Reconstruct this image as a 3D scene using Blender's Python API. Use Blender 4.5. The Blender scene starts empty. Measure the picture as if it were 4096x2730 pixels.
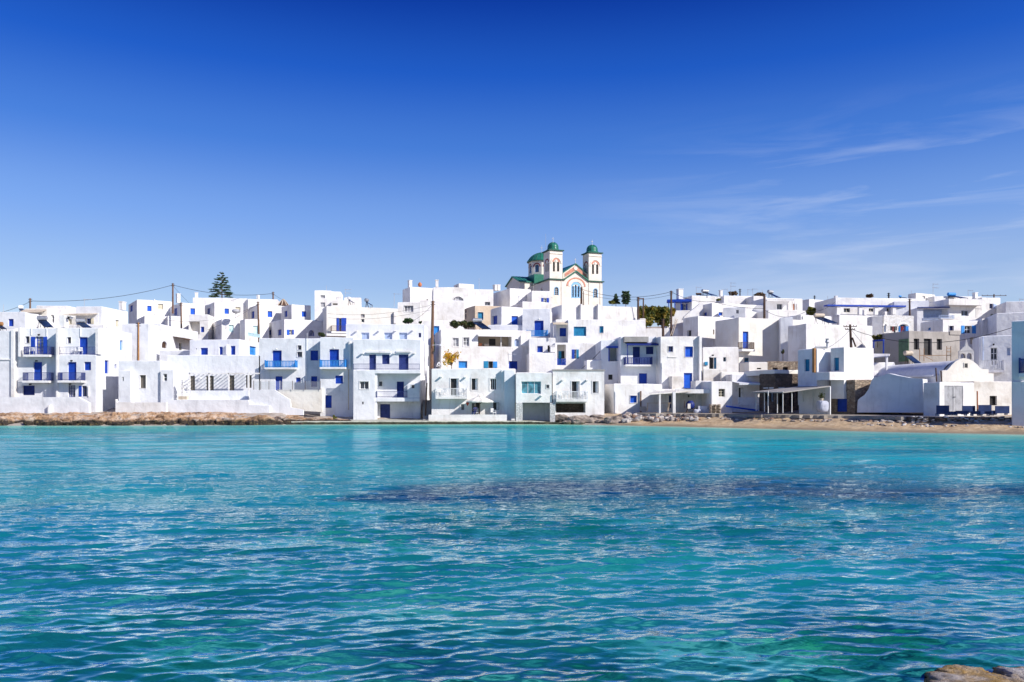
import bpy, bmesh, math, random
import numpy as np
from mathutils import Vector
random.seed(7); RNG = np.random.default_rng(11)
SC = bpy.context.scene
COL = SC.collection

# ------------------------------------------------------------------ camera
W0, H0 = 4096.0, 2730.0          # photograph size, used to turn measured positions into rays
FPX = 3186.0                     # 28 mm on a 36 mm sensor
CX, HY, CH = 2048.0, 1590.0, 3.0 # principal column, horizon row, eye height over the water
cam = bpy.data.cameras.new('camera'); cam.lens = 28.0; cam.sensor_width = 36.0
cam.clip_start = 0.1; cam.clip_end = 6000
cam.shift_y = (HY - H0 / 2) / W0
camo = bpy.data.objects.new('camera', cam); COL.objects.link(camo)
camo.location = (0, 0, CH); camo.rotation_euler = (math.radians(90), 0, 0)
SC.camera = camo

# ------------------------------------------------------------------ light
SUN = Vector((0.71, -0.46, 0.545)).normalized()       # direction towards the sun
SUN_EL = math.asin(SUN.z); SUN_AZ = math.atan2(SUN.x, SUN.y)
sl = bpy.data.lights.new('sun', 'SUN'); sl.energy = 3.0; sl.angle = math.radians(0.53); sl.color = (1.0, 0.955, 0.89)
so = bpy.data.objects.new('sun', sl); COL.objects.link(so)
so.rotation_euler = SUN.to_track_quat('Z', 'Y').to_euler(); so.location = (60, -40, 60)

SC.view_settings.view_transform = 'Standard'; SC.view_settings.look = 'None'
SC.view_settings.exposure = 0.94; SC.view_settings.gamma = 1.0; SC.view_settings.use_curve_mapping = False
SC.render.engine = 'CYCLES'
SC.cycles.use_denoising = True
SC.cycles.denoising_prefilter = 'ACCURATE'
SC.cycles.denoiser = 'OPENIMAGEDENOISE'
SC.cycles.max_bounces = 9; SC.cycles.diffuse_bounces = 4; SC.cycles.glossy_bounces = 5
SC.cycles.transparent_max_bounces = 8
SC.cycles.sample_clamp_indirect = 6.0
SC.cycles.caustics_reflective = False; SC.cycles.caustics_refractive = False

wd = bpy.data.worlds.new('World'); SC.world = wd; wd.use_nodes = True
nt = wd.node_tree; nt.nodes.clear()
def N(nt, t, **kw):
    n = nt.nodes.new(t)
    for k, v in kw.items(): setattr(n, k, v)
    return n
def ramp(nt, stops, fac, interp='LINEAR'):
    r = N(nt, 'ShaderNodeValToRGB'); r.color_ramp.interpolation = interp
    e = r.color_ramp.elements
    while len(e) > 1: e.remove(e[-1])
    for i, (p, c) in enumerate(stops):
        el = e[0] if i == 0 else e.new(p)
        el.position = p; el.color = tuple(c) + ((1,) if len(c) == 3 else ())
    if fac is not None: nt.links.new(fac, r.inputs['Fac'])
    return r
def math_(nt, op, a, b=None, clamp=False):
    m = N(nt, 'ShaderNodeMath', operation=op); m.use_clamp = clamp
    for i, v in enumerate((a, b)):
        if v is None: continue
        if isinstance(v, (int, float)): m.inputs[i].default_value = v
        else: nt.links.new(v, m.inputs[i])
    return m.outputs[0]
def mixc(nt, fac, a, b, mode='MIX'):
    m = N(nt, 'ShaderNodeMix', data_type='RGBA', blend_type=mode)
    for s, v in ((m.inputs[0], fac), (m.inputs[6], a), (m.inputs[7], b)):
        if isinstance(v, (int, float)): s.default_value = v
        elif isinstance(v, tuple): s.default_value = v if len(v) == 4 else v + (1,)
        else: nt.links.new(v, s)
    return m.outputs[2]
sky = N(nt, 'ShaderNodeTexSky', sky_type='NISHITA'); sky.sun_disc = False
sky.sun_elevation = SUN_EL; sky.sun_rotation = SUN_AZ + 0
sky.altitude = 0; sky.air_density = 1.0; sky.dust_density = 0.6; sky.ozone_density = 2.0
tc = N(nt, 'ShaderNodeTexCoord'); sep = N(nt, 'ShaderNodeSeparateXYZ')
nt.links.new(tc.outputs['Generated'], sep.inputs[0])
# deep, clear polarised blue: saturation grows with elevation all round the compass
tint = ramp(nt, [(0.0, (.80, .86, .96)), (0.14, (.78, .86, .98)), (0.22, (.58, .76, 1.04)), (0.30, (.28, .54, 1.02)),
                 (0.38, (.10, .36, .95)), (0.46, (.035, .20, .78)), (1.0, (.035, .18, .65))], sep.outputs['Z'], 'EASE')
skyc = mixc(nt, 1.0, sky.outputs[0], tint.outputs[0], 'MULTIPLY')
clear = ramp(nt, [(0, (7.6, 7.6, 7.6)), (0.05, (6.6, 6.9, 7.3)), (0.10, (3.2, 4.2, 6.1)), (0.137, (2.28, 3.369, 5.856)), (0.212, (1.354, 2.556, 5.856)), (0.297, (0.432, 1.455, 4.973)), (0.375, (0.092, 0.729, 4.126)), (0.447, (0.025, 0.286, 2.556)), (0.6, (0.018, 0.188, 1.96)), (1, (0.016, 0.159, 1.668))], sep.outputs['Z'])          # clear-air gradient, horizon band whitened to brighten water highlights, same all round
skyc = mixc(nt, .65, skyc, clear.outputs[0])
# thin high cloud streaks
mp = N(nt, 'ShaderNodeMapping'); mp.inputs['Scale'].default_value = (2.4, 1.0, 20.0); mp.inputs['Location'].default_value = (2.6, 1.2, 0.8)
mp.inputs['Rotation'].default_value = (0, math.radians(-5), 0)
nt.links.new(tc.outputs['Generated'], mp.inputs['Vector'])
ns = N(nt, 'ShaderNodeTexNoise'); ns.inputs['Scale'].default_value = 1.6; ns.inputs['Detail'].default_value = 6; ns.inputs['Roughness'].default_value = .58
ns.inputs['Distortion'].default_value = .6
nt.links.new(mp.outputs[0], ns.inputs['Vector'])
cl = ramp(nt, [(.47, (0, 0, 0)), (.78, (1, 1, 1))], ns.outputs['Fac'])
azm = N(nt, 'ShaderNodeMapRange'); azm.interpolation_type = 'SMOOTHSTEP'
azm.inputs[1].default_value = 0.02; azm.inputs[2].default_value = 0.45; nt.links.new(sep.outputs['X'], azm.inputs[0])
cf = math_(nt, 'MULTIPLY', cl.outputs[0], azm.outputs[0])
low = N(nt, 'ShaderNodeMapRange'); low.interpolation_type = 'SMOOTHSTEP'; low.inputs[1].default_value = .345; low.inputs[2].default_value = .22; nt.links.new(sep.outputs['Z'], low.inputs[0])
cf = math_(nt, 'MULTIPLY', cf, low.outputs[0]); cf = math_(nt, 'MULTIPLY', cf, .62, True)
skyc = mixc(nt, cf, skyc, (4.4, 5.0, 6.4))
mp2 = N(nt, 'ShaderNodeMapping'); mp2.inputs['Scale'].default_value = (1.3, 1.0, 7.0); mp2.inputs['Location'].default_value = (.1, .4, .1); nt.links.new(tc.outputs['Generated'], mp2.inputs['Vector'])
ns2 = N(nt, 'ShaderNodeTexNoise'); ns2.inputs['Scale'].default_value = 1.8; ns2.inputs['Detail'].default_value = 4; nt.links.new(mp2.outputs[0], ns2.inputs['Vector'])
hz = N(nt, 'ShaderNodeMapRange'); hz.interpolation_type = 'SMOOTHSTEP'; hz.inputs[1].default_value = .20; hz.inputs[2].default_value = .08; nt.links.new(sep.outputs['Z'], hz.inputs[0])
hf = math_(nt, 'MULTIPLY', math_(nt, 'MULTIPLY', hz.outputs[0], azm.outputs[0]), ramp(nt, [(.35, (0, 0, 0)), (.65, (1, 1, 1))], ns2.outputs['Fac']).outputs[0])
skyc = mixc(nt, math_(nt, 'MULTIPLY', hf, .8), skyc, (5.2, 5.6, 6.6))
bg = N(nt, 'ShaderNodeBackground'); bg.inputs['Strength'].default_value = 0.0745
nt.links.new(skyc, bg.inputs['Color'])
wo = N(nt, 'ShaderNodeOutputWorld'); nt.links.new(bg.outputs[0], wo.inputs['Surface'])

# ------------------------------------------------------------------ materials
MATS = {}
def newmat(name):
    m = bpy.data.materials.new(name); m.use_nodes = True
    n = m.node_tree; n.nodes.clear()
    out = N(n, 'ShaderNodeOutputMaterial'); b = N(n, 'ShaderNodeBsdfPrincipled')
    n.links.new(b.outputs[0], out.inputs['Surface'])
    geo = N(n, 'ShaderNodeNewGeometry')
    return m, n, b, geo.outputs['Position'], out
def noise(n, pos, scale, detail=4, rough=.55, stretch=None, dist=0):
    if stretch:
        mp = N(n, 'ShaderNodeMapping'); mp.inputs['Scale'].default_value = stretch; n.links.new(pos, mp.inputs['Vector']); pos = mp.outputs[0]
    t = N(n, 'ShaderNodeTexNoise'); t.inputs['Scale'].default_value = scale; t.inputs['Detail'].default_value = detail
    t.inputs['Roughness'].default_value = rough; t.inputs['Distortion'].default_value = dist
    n.links.new(pos, t.inputs['Vector']); return t.outputs['Fac']
def bump(n, b, h, strength, dist):
    bp = N(n, 'ShaderNodeBump'); bp.inputs['Strength'].default_value = strength; bp.inputs['Distance'].default_value = dist
    n.links.new(h, bp.inputs['Height']); n.links.new(bp.outputs[0], b.inputs['Normal']); return bp
def plaster(name, col, stain, amt, bs=.5, streak=.5):
    m, n, b, pos, _ = newmat(name)
    f1 = noise(n, pos, .55, 5, .6); f2 = noise(n, pos, 1.0, 4, .6, (2.6, 2.6, .35))
    f = math_(n, 'MULTIPLY', ramp(n, [(.45, (0, 0, 0)), (.8, (1, 1, 1))], f1).outputs[0], amt)
    g = math_(n, 'MULTIPLY', ramp(n, [(.55, (0, 0, 0)), (.8, (1, 1, 1))], f2).outputs[0], amt * streak)
    c = mixc(n, math_(n, 'ADD', f, g, True), col, stain)
    n.links.new(c, b.inputs['Base Color']); b.inputs['Roughness'].default_value = .9
    b.inputs['Specular IOR Level'].default_value = .15
    h = math_(n, 'ADD', math_(n, 'MULTIPLY', noise(n, pos, 1.1, 3, .5), 1.0), math_(n, 'MULTIPLY', noise(n, pos, 9.0, 4, .6), .14))
    bump(n, b, h, bs, .16)
    MATS[name] = m; return m
plaster('white', (.81, .795, .78), (.50, .45, .40), .72, .5, .8)
plaster('whiteb', (.775, .78, .80), (.50, .50, .52), .65, .5, .8)
plaster('warm', (.77, .74, .68), (.55, .46, .35), .45)
plaster('cream', (.80, .745, .66), (.56, .47, .38), .55, .3)
plaster('tan', (.62, .50, .38), (.40, .30, .22), .7)
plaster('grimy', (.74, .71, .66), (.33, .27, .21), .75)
plaster('concrete', (.36, .34, .32), (.20, .19, .18), .8, .6)
plaster('rawconcrete', (.42, .385, .35), (.26, .235, .21), .8, .6, 1.0)
plaster('pave', (.40, .35, .29), (.22, .18, .14), .8, .3)
def paint(name, col, rough=.55, wear=.25, groove=False):
    m, n, b, pos, _ = newmat(name)
    f = noise(n, pos, 2.2, 5, .65)
    dk = tuple(c * .68 for c in col); lt = tuple(min(1, c * 1.15 + .01) for c in col)
    n.links.new(ramp(n, [(.3, dk), (.5, col), (.75, lt)], f).outputs[0], b.inputs['Base Color'])
    b.inputs['Roughness'].default_value = rough; b.inputs['Specular IOR Level'].default_value = .3
    MATS[name] = m; return m
for k, c in dict(b=(.008, .055, .40), B=(.006, .10, .58), l=(.04, .27, .68), t=(.012, .21, .40), n=(.028, .045, .19), N=(.010, .025, .17),
                 p=(.44, .53, .72), g=(.17, .15, .125), e=(.60, .55, .42), w=(.82, .82, .82), q=(.55, .75, .78), o=(.58, .16, .03),
                 k=(.03, .025, .025), r=(.42, .04, .02), s=(.42, .42, .44), brown=(.085, .045, .028), wood=(.16, .085, .05), black=(.02, .02, .022),
                 canvas=(.82, .78, .70), coral=(.60, .25, .17), dkred=(.28, .03, .035), green=(.028, .18, .125), greend=(.012, .085, .058), skyb=(.25, .52, .80),
                 steel=(.45, .46, .48), beige=(.62, .52, .40), tarp=(.10, .19, .10), pallet=(.50, .40, .30), lilac=(.35, .28, .55), skin=(.30, .14, .09),
                 hair=(.35, .33, .32), panelblue=(.018, .040, .135), terracotta=(.50, .17, .07), bagw=(.42, .44, .52), rust=(.35, .17, .06)).items():
    paint('c_' + k, c)
for k in ('green',):
    MATS['c_green'].node_tree.nodes['Principled BSDF'].inputs['Roughness'].default_value = .35
MATS['c_steel'].node_tree.nodes['Principled BSDF'].inputs['Metallic'].default_value = .8
def glassm(name, col, rough=.12):
    m, n, b, pos, _ = newmat(name)
    f = noise(n, pos, 1.3, 3)
    n.links.new(ramp(n, [(.35, tuple(c * .4 for c in col)), (.65, tuple(c * 1.4 for c in col))], f).outputs[0], b.inputs['Base Color'])
    b.inputs['Roughness'].default_value = rough; b.inputs['IOR'].default_value = 1.5; MATS[name] = m
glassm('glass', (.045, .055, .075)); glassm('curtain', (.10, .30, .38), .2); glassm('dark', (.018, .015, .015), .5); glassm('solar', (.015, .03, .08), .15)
glassm('white_curtain', (.35, .34, .36), .25)
# clear balustrade glass
m, n, b, pos, out = newmat('clear')
tr = N(n, 'ShaderNodeBsdfTransparent'); tr.inputs[0].default_value = (.93, .95, .97, 1)
gl = N(n, 'ShaderNodeBsdfGlossy'); gl.inputs['Roughness'].default_value = .05
mx = N(n, 'ShaderNodeMixShader'); mx.inputs[0].default_value = .10
n.links.new(tr.outputs[0], mx.inputs[1]); n.links.new(gl.outputs[0], mx.inputs[2]); n.links.new(mx.outputs[0], out.inputs['Surface']); MATS['clear'] = m
# masonry of small stones
def masonry(name, cols, joint, scale, bs=.9):
    m, n, b, pos, _ = newmat(name)
    mp = N(n, 'ShaderNodeMapping'); mp.inputs['Scale'].default_value = (1, 1, 1.7); n.links.new(pos, mp.inputs['Vector'])
    v = N(n, 'ShaderNodeTexVoronoi', feature='DISTANCE_TO_EDGE'); v.inputs['Scale'].default_value = scale; n.links.new(mp.outputs[0], v.inputs['Vector'])
    v2 = N(n, 'ShaderNodeTexVoronoi'); v2.inputs['Scale'].default_value = scale; n.links.new(mp.outputs[0], v2.inputs['Vector'])
    sp = N(n, 'ShaderNodeSeparateColor'); n.links.new(v2.outputs['Color'], sp.inputs[0])
    rr = ramp(n, [(i / (len(cols) - 1), c) for i, c in enumerate(cols)], sp.outputs[0])
    e = ramp(n, [(.02, (0, 0, 0)), (.10, (1, 1, 1))], v.outputs['Distance'])
    c = mixc(n, e.outputs[0], joint, rr.outputs[0])
    c = mixc(n, .35, c, ramp(n, [(.3, (.25, .25, .25)), (.7, (1, 1, 1))], noise(n, pos, 3, 5)).outputs[0], 'MULTIPLY')
    n.links.new(c, b.inputs['Base Color']); b.inputs['Roughness'].default_value = .95
    bump(n, b, e.outputs[0], bs, .06); MATS[name] = m
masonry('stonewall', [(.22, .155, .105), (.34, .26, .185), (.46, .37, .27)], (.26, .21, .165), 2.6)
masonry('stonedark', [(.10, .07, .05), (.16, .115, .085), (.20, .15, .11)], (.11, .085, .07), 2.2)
masonry('whitestone', [(.72, .71, .70), (.80, .79, .78), (.86, .85, .84)], (.66, .65, .64), 4.5)
masonry('archstone', [(.66, .62, .56), (.74, .72, .69), (.80, .79, .77)], (.82, .82, .82), 2.6, .5)
# rock
def rockm(name, hi, mid, lo, wet, z0, z1, scale=1.4, wob=.55):
    m, n, b, pos, _ = newmat(name)
    f = noise(n, pos, scale, 7, .65)
    c = ramp(n, [(.32, lo), (.48, mid), (.62, hi)], f).outputs[0]
    sp = N(n, 'ShaderNodeSeparateXYZ'); n.links.new(pos, sp.inputs[0])
    zz = math_(n, 'ADD', sp.outputs['Z'], math_(n, 'MULTIPLY', math_(n, 'SUBTRACT', noise(n, pos, .9, 5, .65), .5), wob))
    mr = N(n, 'ShaderNodeMapRange'); mr.inputs[1].default_value = z0; mr.inputs[2].default_value = z1; n.links.new(zz, mr.inputs[0])
    c = mixc(n, mr.outputs[0], ramp(n, [(.35, wet), (.55, tuple(x * 1.8 for x in wet)), (.72, (.30, .22, .07))], noise(n, pos, 4.5, 6, .7)).outputs[0], c)
    n.links.new(c, b.inputs['Base Color']); b.inputs['Roughness'].default_value = .85
    bump(n, b, noise(n, pos, 3.0, 8, .7), 1.0, .18); MATS[name] = m
rockm('rock', (.56, .45, .36), (.40, .24, .13), (.10, .06, .04), (.022, .015, .011), .42, .66, .75, 1.1)
rockm('nearrock', (.58, .53, .49), (.46, .41, .37), (.20, .16, .12), (.24, .14, .03), .02, .10, 4)
rockm('greyrock', (.40, .33, .28), (.30, .24, .20), (.10, .08, .07), (.035, .035, .02), .1, .3)
for i, c in enumerate([(.42, .36, .32), (.55, .50, .46), (.32, .20, .14), (.25, .21, .19), (.62, .60, .60)]):
    m, n, b, pos, _ = newmat('stone%d' % i); f = noise(n, pos, 3.5, 6, .65)
    n.links.new(ramp(n, [(.3, tuple(x * .5 for x in c)), (.55, c)], f).outputs[0], b.inputs['Base Color']); b.inputs['Roughness'].default_value = .9
    bump(n, b, f, .7, .08); MATS['stone%d' % i] = m
# leaves
def leafm(name, stops):
    m, n, b, pos, out = newmat(name)
    r = ramp(n, stops, noise(n, pos, 1.6, 4)); n.links.new(r.outputs[0], b.inputs['Base Color']); b.inputs['Roughness'].default_value = .6
    t = N(n, 'ShaderNodeBsdfTranslucent'); n.links.new(r.outputs[0], t.inputs[0])
    mx = N(n, 'ShaderNodeMixShader'); mx.inputs[0].default_value = .3
    n.links.new(b.outputs[0], mx.inputs[1]); n.links.new(t.outputs[0], mx.inputs[2]); n.links.new(mx.outputs[0], out.inputs['Surface']); MATS[name] = m
leafm('leaf_dark', [(.35, (.02, .05, .016)), (.6, (.06, .13, .035))])
leafm('leaf_pine', [(.35, (.025, .065, .03)), (.65, (.08, .15, .06))])
leafm('leaf_olive', [(.35, (.05, .07, .015)), (.5, (.15, .16, .02)), (.62, (.36, .25, .03)), (.75, (.42, .18, .03))])
leafm('leaf_yellow', [(.35, (.30, .26, .02)), (.5, (.68, .42, .03)), (.7, (.75, .32, .03))])
leafm('leaf_lime', [(.35, (.08, .10, .01)), (.6, (.22, .22, .02))])
leafm('leaf_vine', [(.35, (.03, .05, .015)), (.55, (.09, .11, .03)), (.7, (.22, .08, .04))])
leafm('twig', [(.35, (.10, .06, .035)), (.65, (.20, .13, .07))])
# ------------------------------------------------------------------ helpers
CROP = {1: (0, 1120, .39548), 2: (500, 1060, .43377), 3: (1000, 1100, .40816), 4: (1500, 1100, .40816), 5: (2000, 1100, .40816),
        6: (2500, 1100, .40816), 7: (3000, 1100, .40816), 8: (3536, 1100, .40816), 9: (1980, 920, .21250), 0: (0, 0, 1.0)}
def pxy(c, x, y):
    a, b, s = CROP[c]; return a + x * s, b + y * s
def kx(c, x): return (CROP[c][0] + x * CROP[c][2] - CX) / FPX
def zat(c, y, D): return CH - (CROP[c][1] + y * CROP[c][2] - HY) / FPX * D
def at(c, x, y, D): return Vector((kx(c, x) * D, D, zat(c, y, D)))

def vnoise(x, y, seed=0):
    xi = np.floor(x).astype(np.int64); yi = np.floor(y).astype(np.int64); xf = x - xi; yf = y - yi
    def h(a, b):
        n = (a * 374761393 + b * 668265263 + seed * 1442695041) & 0xffffffff
        n = ((n ^ (n >> 13)) * 1274126177) & 0xffffffff
        return ((n ^ (n >> 16)) & 0xffff) / 65535.0
    u = xf * xf * (3 - 2 * xf); v = yf * yf * (3 - 2 * yf)
    return (h(xi, yi) * (1 - u) + h(xi + 1, yi) * u) * (1 - v) + (h(xi, yi + 1) * (1 - u) + h(xi + 1, yi + 1) * u) * v
def fbm(x, y, o=4, seed=0, g=.5):
    x = np.asarray(x, float); y = np.asarray(y, float)
    s = 0; a = 1; t = 0
    for i in range(o):
        s = s + a * vnoise(x * 2 ** i, y * 2 ** i, seed + i); t += a; a *= g
    return s / t

def mk(name, verts, faces, mat, parent=None, off=(0, 0, 0), smooth=False):
    me = bpy.data.meshes.new(name)
    ox, oy, oz = off
    me.from_pydata([(v[0] - ox, v[1] - oy, v[2] - oz) for v in verts], [], faces)
    me.materials.append(MATS[mat] if isinstance(mat, str) else mat)
    if smooth: me.polygons.foreach_set('use_smooth', [True] * len(me.polygons))
    me.update()
    o = bpy.data.objects.new(name, me); COL.objects.link(o)
    if parent is not None: o.parent = parent
    else: o.location = off
    return o
def tag(o, label=None, cat=None, group=None, kind=None):
    for k, v in (('label', label), ('category', cat), ('group', group), ('kind', kind)):
        if v: o[k] = v
    return o
def empty(name, loc, label, cat, group=None):
    o = bpy.data.objects.new(name, None); o.location = loc; o.empty_display_size = .3; COL.objects.link(o)
    return tag(o, label, cat, group)

class MB:
    """collects shapes into one mesh"""
    def __init__(s): s.v = []; s.f = []
    def box8(s, p):
        b = len(s.v); s.v += [tuple(q) for q in p]
        for f in ((0, 3, 2, 1), (4, 5, 6, 7), (0, 1, 5, 4), (1, 2, 6, 5), (2, 3, 7, 6), (3, 0, 4, 7)): s.f.append(tuple(b + i for i in f))
    def fbox(s, fr, u0, u1, n0, n1, z0, z1):
        if u1 < u0: u0, u1 = u1, u0
        if n1 < n0: n0, n1 = n1, n0
        if z1 < z0: z0, z1 = z1, z0
        # n1 is outward (towards the viewer): order keeps normals outward
        s.box8([fr.P(u0, n1, z0), fr.P(u1, n1, z0), fr.P(u1, n0, z0), fr.P(u0, n0, z0),
                fr.P(u0, n1, z1), fr.P(u1, n1, z1), fr.P(u1, n0, z1), fr.P(u0, n0, z1)])
    def beam(s, a, b, r, n=6, r2=None, cap=True):
        a = Vector(a); b = Vector(b); d = (b - a)
        if d.length < 1e-6: return
        d.normalize(); t = Vector((0, 0, 1)) if abs(d.z) < .9 else Vector((1, 0, 0))
        e = d.cross(t).normalized(); g = d.cross(e); r2 = r if r2 is None else r2
        k = len(s.v)
        for q, rr in ((a, r), (b, r2)):
            for i in range(n):
                an = 2 * math.pi * i / n; s.v.append(tuple(q + e * math.cos(an) * rr + g * math.sin(an) * rr))
        for i in range(n): s.f.append((k + i, k + n + i, k + n + (i + 1) % n, k + (i + 1) % n))
        if cap: s.f.append(tuple(k + i for i in range(n))); s.f.append(tuple(k + n + n - 1 - i for i in range(n)))
    def poly(s, pts):
        k = len(s.v); s.v += [tuple(p) for p in pts]; s.f.append(tuple(range(k, k + len(pts))))
    def prism(s, pts, ext):
        """pts: planar outline (Vectors), ext: extrusion vector"""
        k = len(s.v); n = len(pts); e = Vector(ext)
        s.v += [tuple(p) for p in pts] + [tuple(Vector(p) + e) for p in pts]
        s.f.append(tuple(range(k, k + n))); s.f.append(tuple(range(k + 2 * n - 1, k + n - 1, -1)))
        for i in range(n): s.f.append((k + i, k + n + i, k + n + (i + 1) % n, k + (i + 1) % n))
    def lathe(s, c, prof, n=16, a0=0, a1=2 * math.pi):
        k = len(s.v); full = abs(a1 - a0 - 2 * math.pi) < 1e-4; m = n if full else n + 1
        for r, z in prof:
            for i in range(m):
                a = a0 + (a1 - a0) * i / n; s.v.append((c[0] + r * math.cos(a), c[1] + r * math.sin(a), c[2] + z))
        for j in range(len(prof) - 1):
            for i in range(n):
                i2 = (i + 1) % m; s.f.append((k + j * m + i, k + j * m + i2, k + (j + 1) * m + i2, k + (j + 1) * m + i))
    def build(s, name, mat, parent=None, off=(0, 0, 0), smooth=False): return mk(name, s.v, s.f, mat, parent, off, smooth)

class Frame:
    """a vertical wall plane: origin, direction along it (u), outward normal (n)"""
    def __init__(s, O, d):
        s.O = Vector((O[0], O[1])); s.d = Vector(d).normalized(); s.n = Vector((s.d.y, -s.d.x))
    def P(s, u, n, z):
        q = s.O + s.d * u + s.n * n; return (q.x, q.y, z)
    def hit(s, c, x, noff=0):
        k = kx(c, x); O = s.O + s.n * noff      # O + d u = t (k, 1)
        det = s.d.x - k * s.d.y
        u = (k * O.y - O.x) / det; return u, O.y + s.d.y * u
    def rect(s, c, x0, y0, x1, y1, noff=0):
        u0, t0 = s.hit(c, x0, noff); u1, t1 = s.hit(c, x1, noff); t = (t0 + t1) / 2
        za, zb = zat(c, y0, t), zat(c, y1, t)
        return min(u0, u1), max(u0, u1), min(za, zb), max(za, zb)

def jz(x, y): return .16 * (float(fbm(x * .45, y * .45, 3, 5)) - .5)
def wall_face(mb, fr, L, z0, z1, ops, depth=.2):
    """one wall with real openings; ops: (u0,u1,za,zb,arch,depth)"""
    us = {0.0, L}; zs = {z0, z1}
    n = max(1, int(L / 1.5))
    for i in range(1, n): us.add(L * i / n)
    for o in ops: us.update((o[0], o[1])); zs.update((o[2], o[3]))
    us = sorted(u for u in us if -1e-6 <= u <= L + 1e-6); zs = sorted(z for z in zs if z0 - 1e-6 <= z <= z1 + 1e-6)
    us = [u for i, u in enumerate(us) if i == 0 or u - us[i - 1] > 1e-4]; zs = [z for i, z in enumerate(zs) if i == 0 or z - zs[i - 1] > 1e-4]
    idx = {}
    def vid(i, j):
        if (i, j) not in idx:
            p = fr.P(us[i], 0, zs[j]); z = p[2] + (jz(p[0], p[1]) if j == len(zs) - 1 else 0)
            idx[i, j] = len(mb.v); mb.v.append((p[0], p[1], z))
        return idx[i, j]
    for i in range(len(us) - 1):
        um = (us[i] + us[i + 1]) / 2
        for j in range(len(zs) - 1):
            zm = (zs[j] + zs[j + 1]) / 2
            if any(o[0] < um < o[1] and o[2] < zm < o[3] for o in ops): continue
            mb.f.append((vid(i, j), vid(i + 1, j), vid(i + 1, j + 1), vid(i, j + 1)))
    for (a, b, c, d, arch, dp) in ops:
        dp = dp or depth
        if arch:
            r = (b - a) / 2; rz = min(r, (d - c) * .6); m = 10; pts = [(a + r - r * math.cos(math.pi * k / m), d - rz + rz * math.sin(math.pi * k / m)) for k in range(m + 1)]
            for k in range(m):
                (p, q), (s, t) = pts[k], pts[k + 1]
                mb.poly([fr.P(p, 0, q), fr.P(s, 0, t), fr.P(s, 0, d), fr.P(p, 0, d)])
                mb.poly([fr.P(p, 0, q), fr.P(p, -dp, q), fr.P(s, -dp, t), fr.P(s, 0, t)])
            zt = d - rz
        else:
            zt = d; mb.poly([fr.P(a, 0, d), fr.P(a, -dp, d), fr.P(b, -dp, d), fr.P(b, 0, d)])
        mb.poly([fr.P(a, 0, c), fr.P(a, -dp, c), fr.P(a, -dp, zt), fr.P(a, 0, zt)])
        mb.poly([fr.P(b, 0, c), fr.P(b, 0, zt), fr.P(b, -dp, zt), fr.P(b, -dp, c)])
        mb.poly([fr.P(a, 0, c), fr.P(b, 0, c), fr.P(b, -dp, c), fr.P(a, -dp, c)])
    return [(fr.P(u, 0, z1)) for u in us]

def railing(mb, fr, u0, u1, p, z0, z1, style='iron', ends=True):
    """balustrade along the wall at distance p with returns"""
    w, gap, tr = {'iron': (.022, .13, .045), 'wood': (.075, .17, .08), 'white': (.04, .15, .055), 'picket': (.07, .14, .05), 'thin': (.016, .16, .035)}[style]
    runs = [((u0, p), (u1, p))]
    if ends and p > .3: runs += [((u0, 0), (u0, p)), ((u1, 0), (u1, p))]
    for (ua, na), (ub, nb) in runs:
        L = math.hypot(ub - ua, nb - na); m = max(1, int(round(L / gap)))
        if abs(ub - ua) > .01: e = lambda a0, a1, za, zb: mb.fbox(fr, a0, a1, p - tr / 2, p + tr / 2, za, zb)
        else: e = lambda a0, a1, za, zb, u=ua: mb.fbox(fr, u - tr / 2, u + tr / 2, a0, a1, za, zb)
        a, b = (ua, ub) if abs(ub - ua) > .01 else (na, nb)
        e(a, b, z1 - tr, z1); e(a, b, z0 + .08, z0 + .08 + tr)
        for i in range(m + 1):
            q = a + (b - a) * i / m; big = w * (2.0 if i in (0, m) else 1)
            e(q - big / 2, q + big / 2, z0, z1 + (.08 if style in ('wood',) and i in (0, m) else (.0 if style != 'picket' else .06)) - .002)

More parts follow.
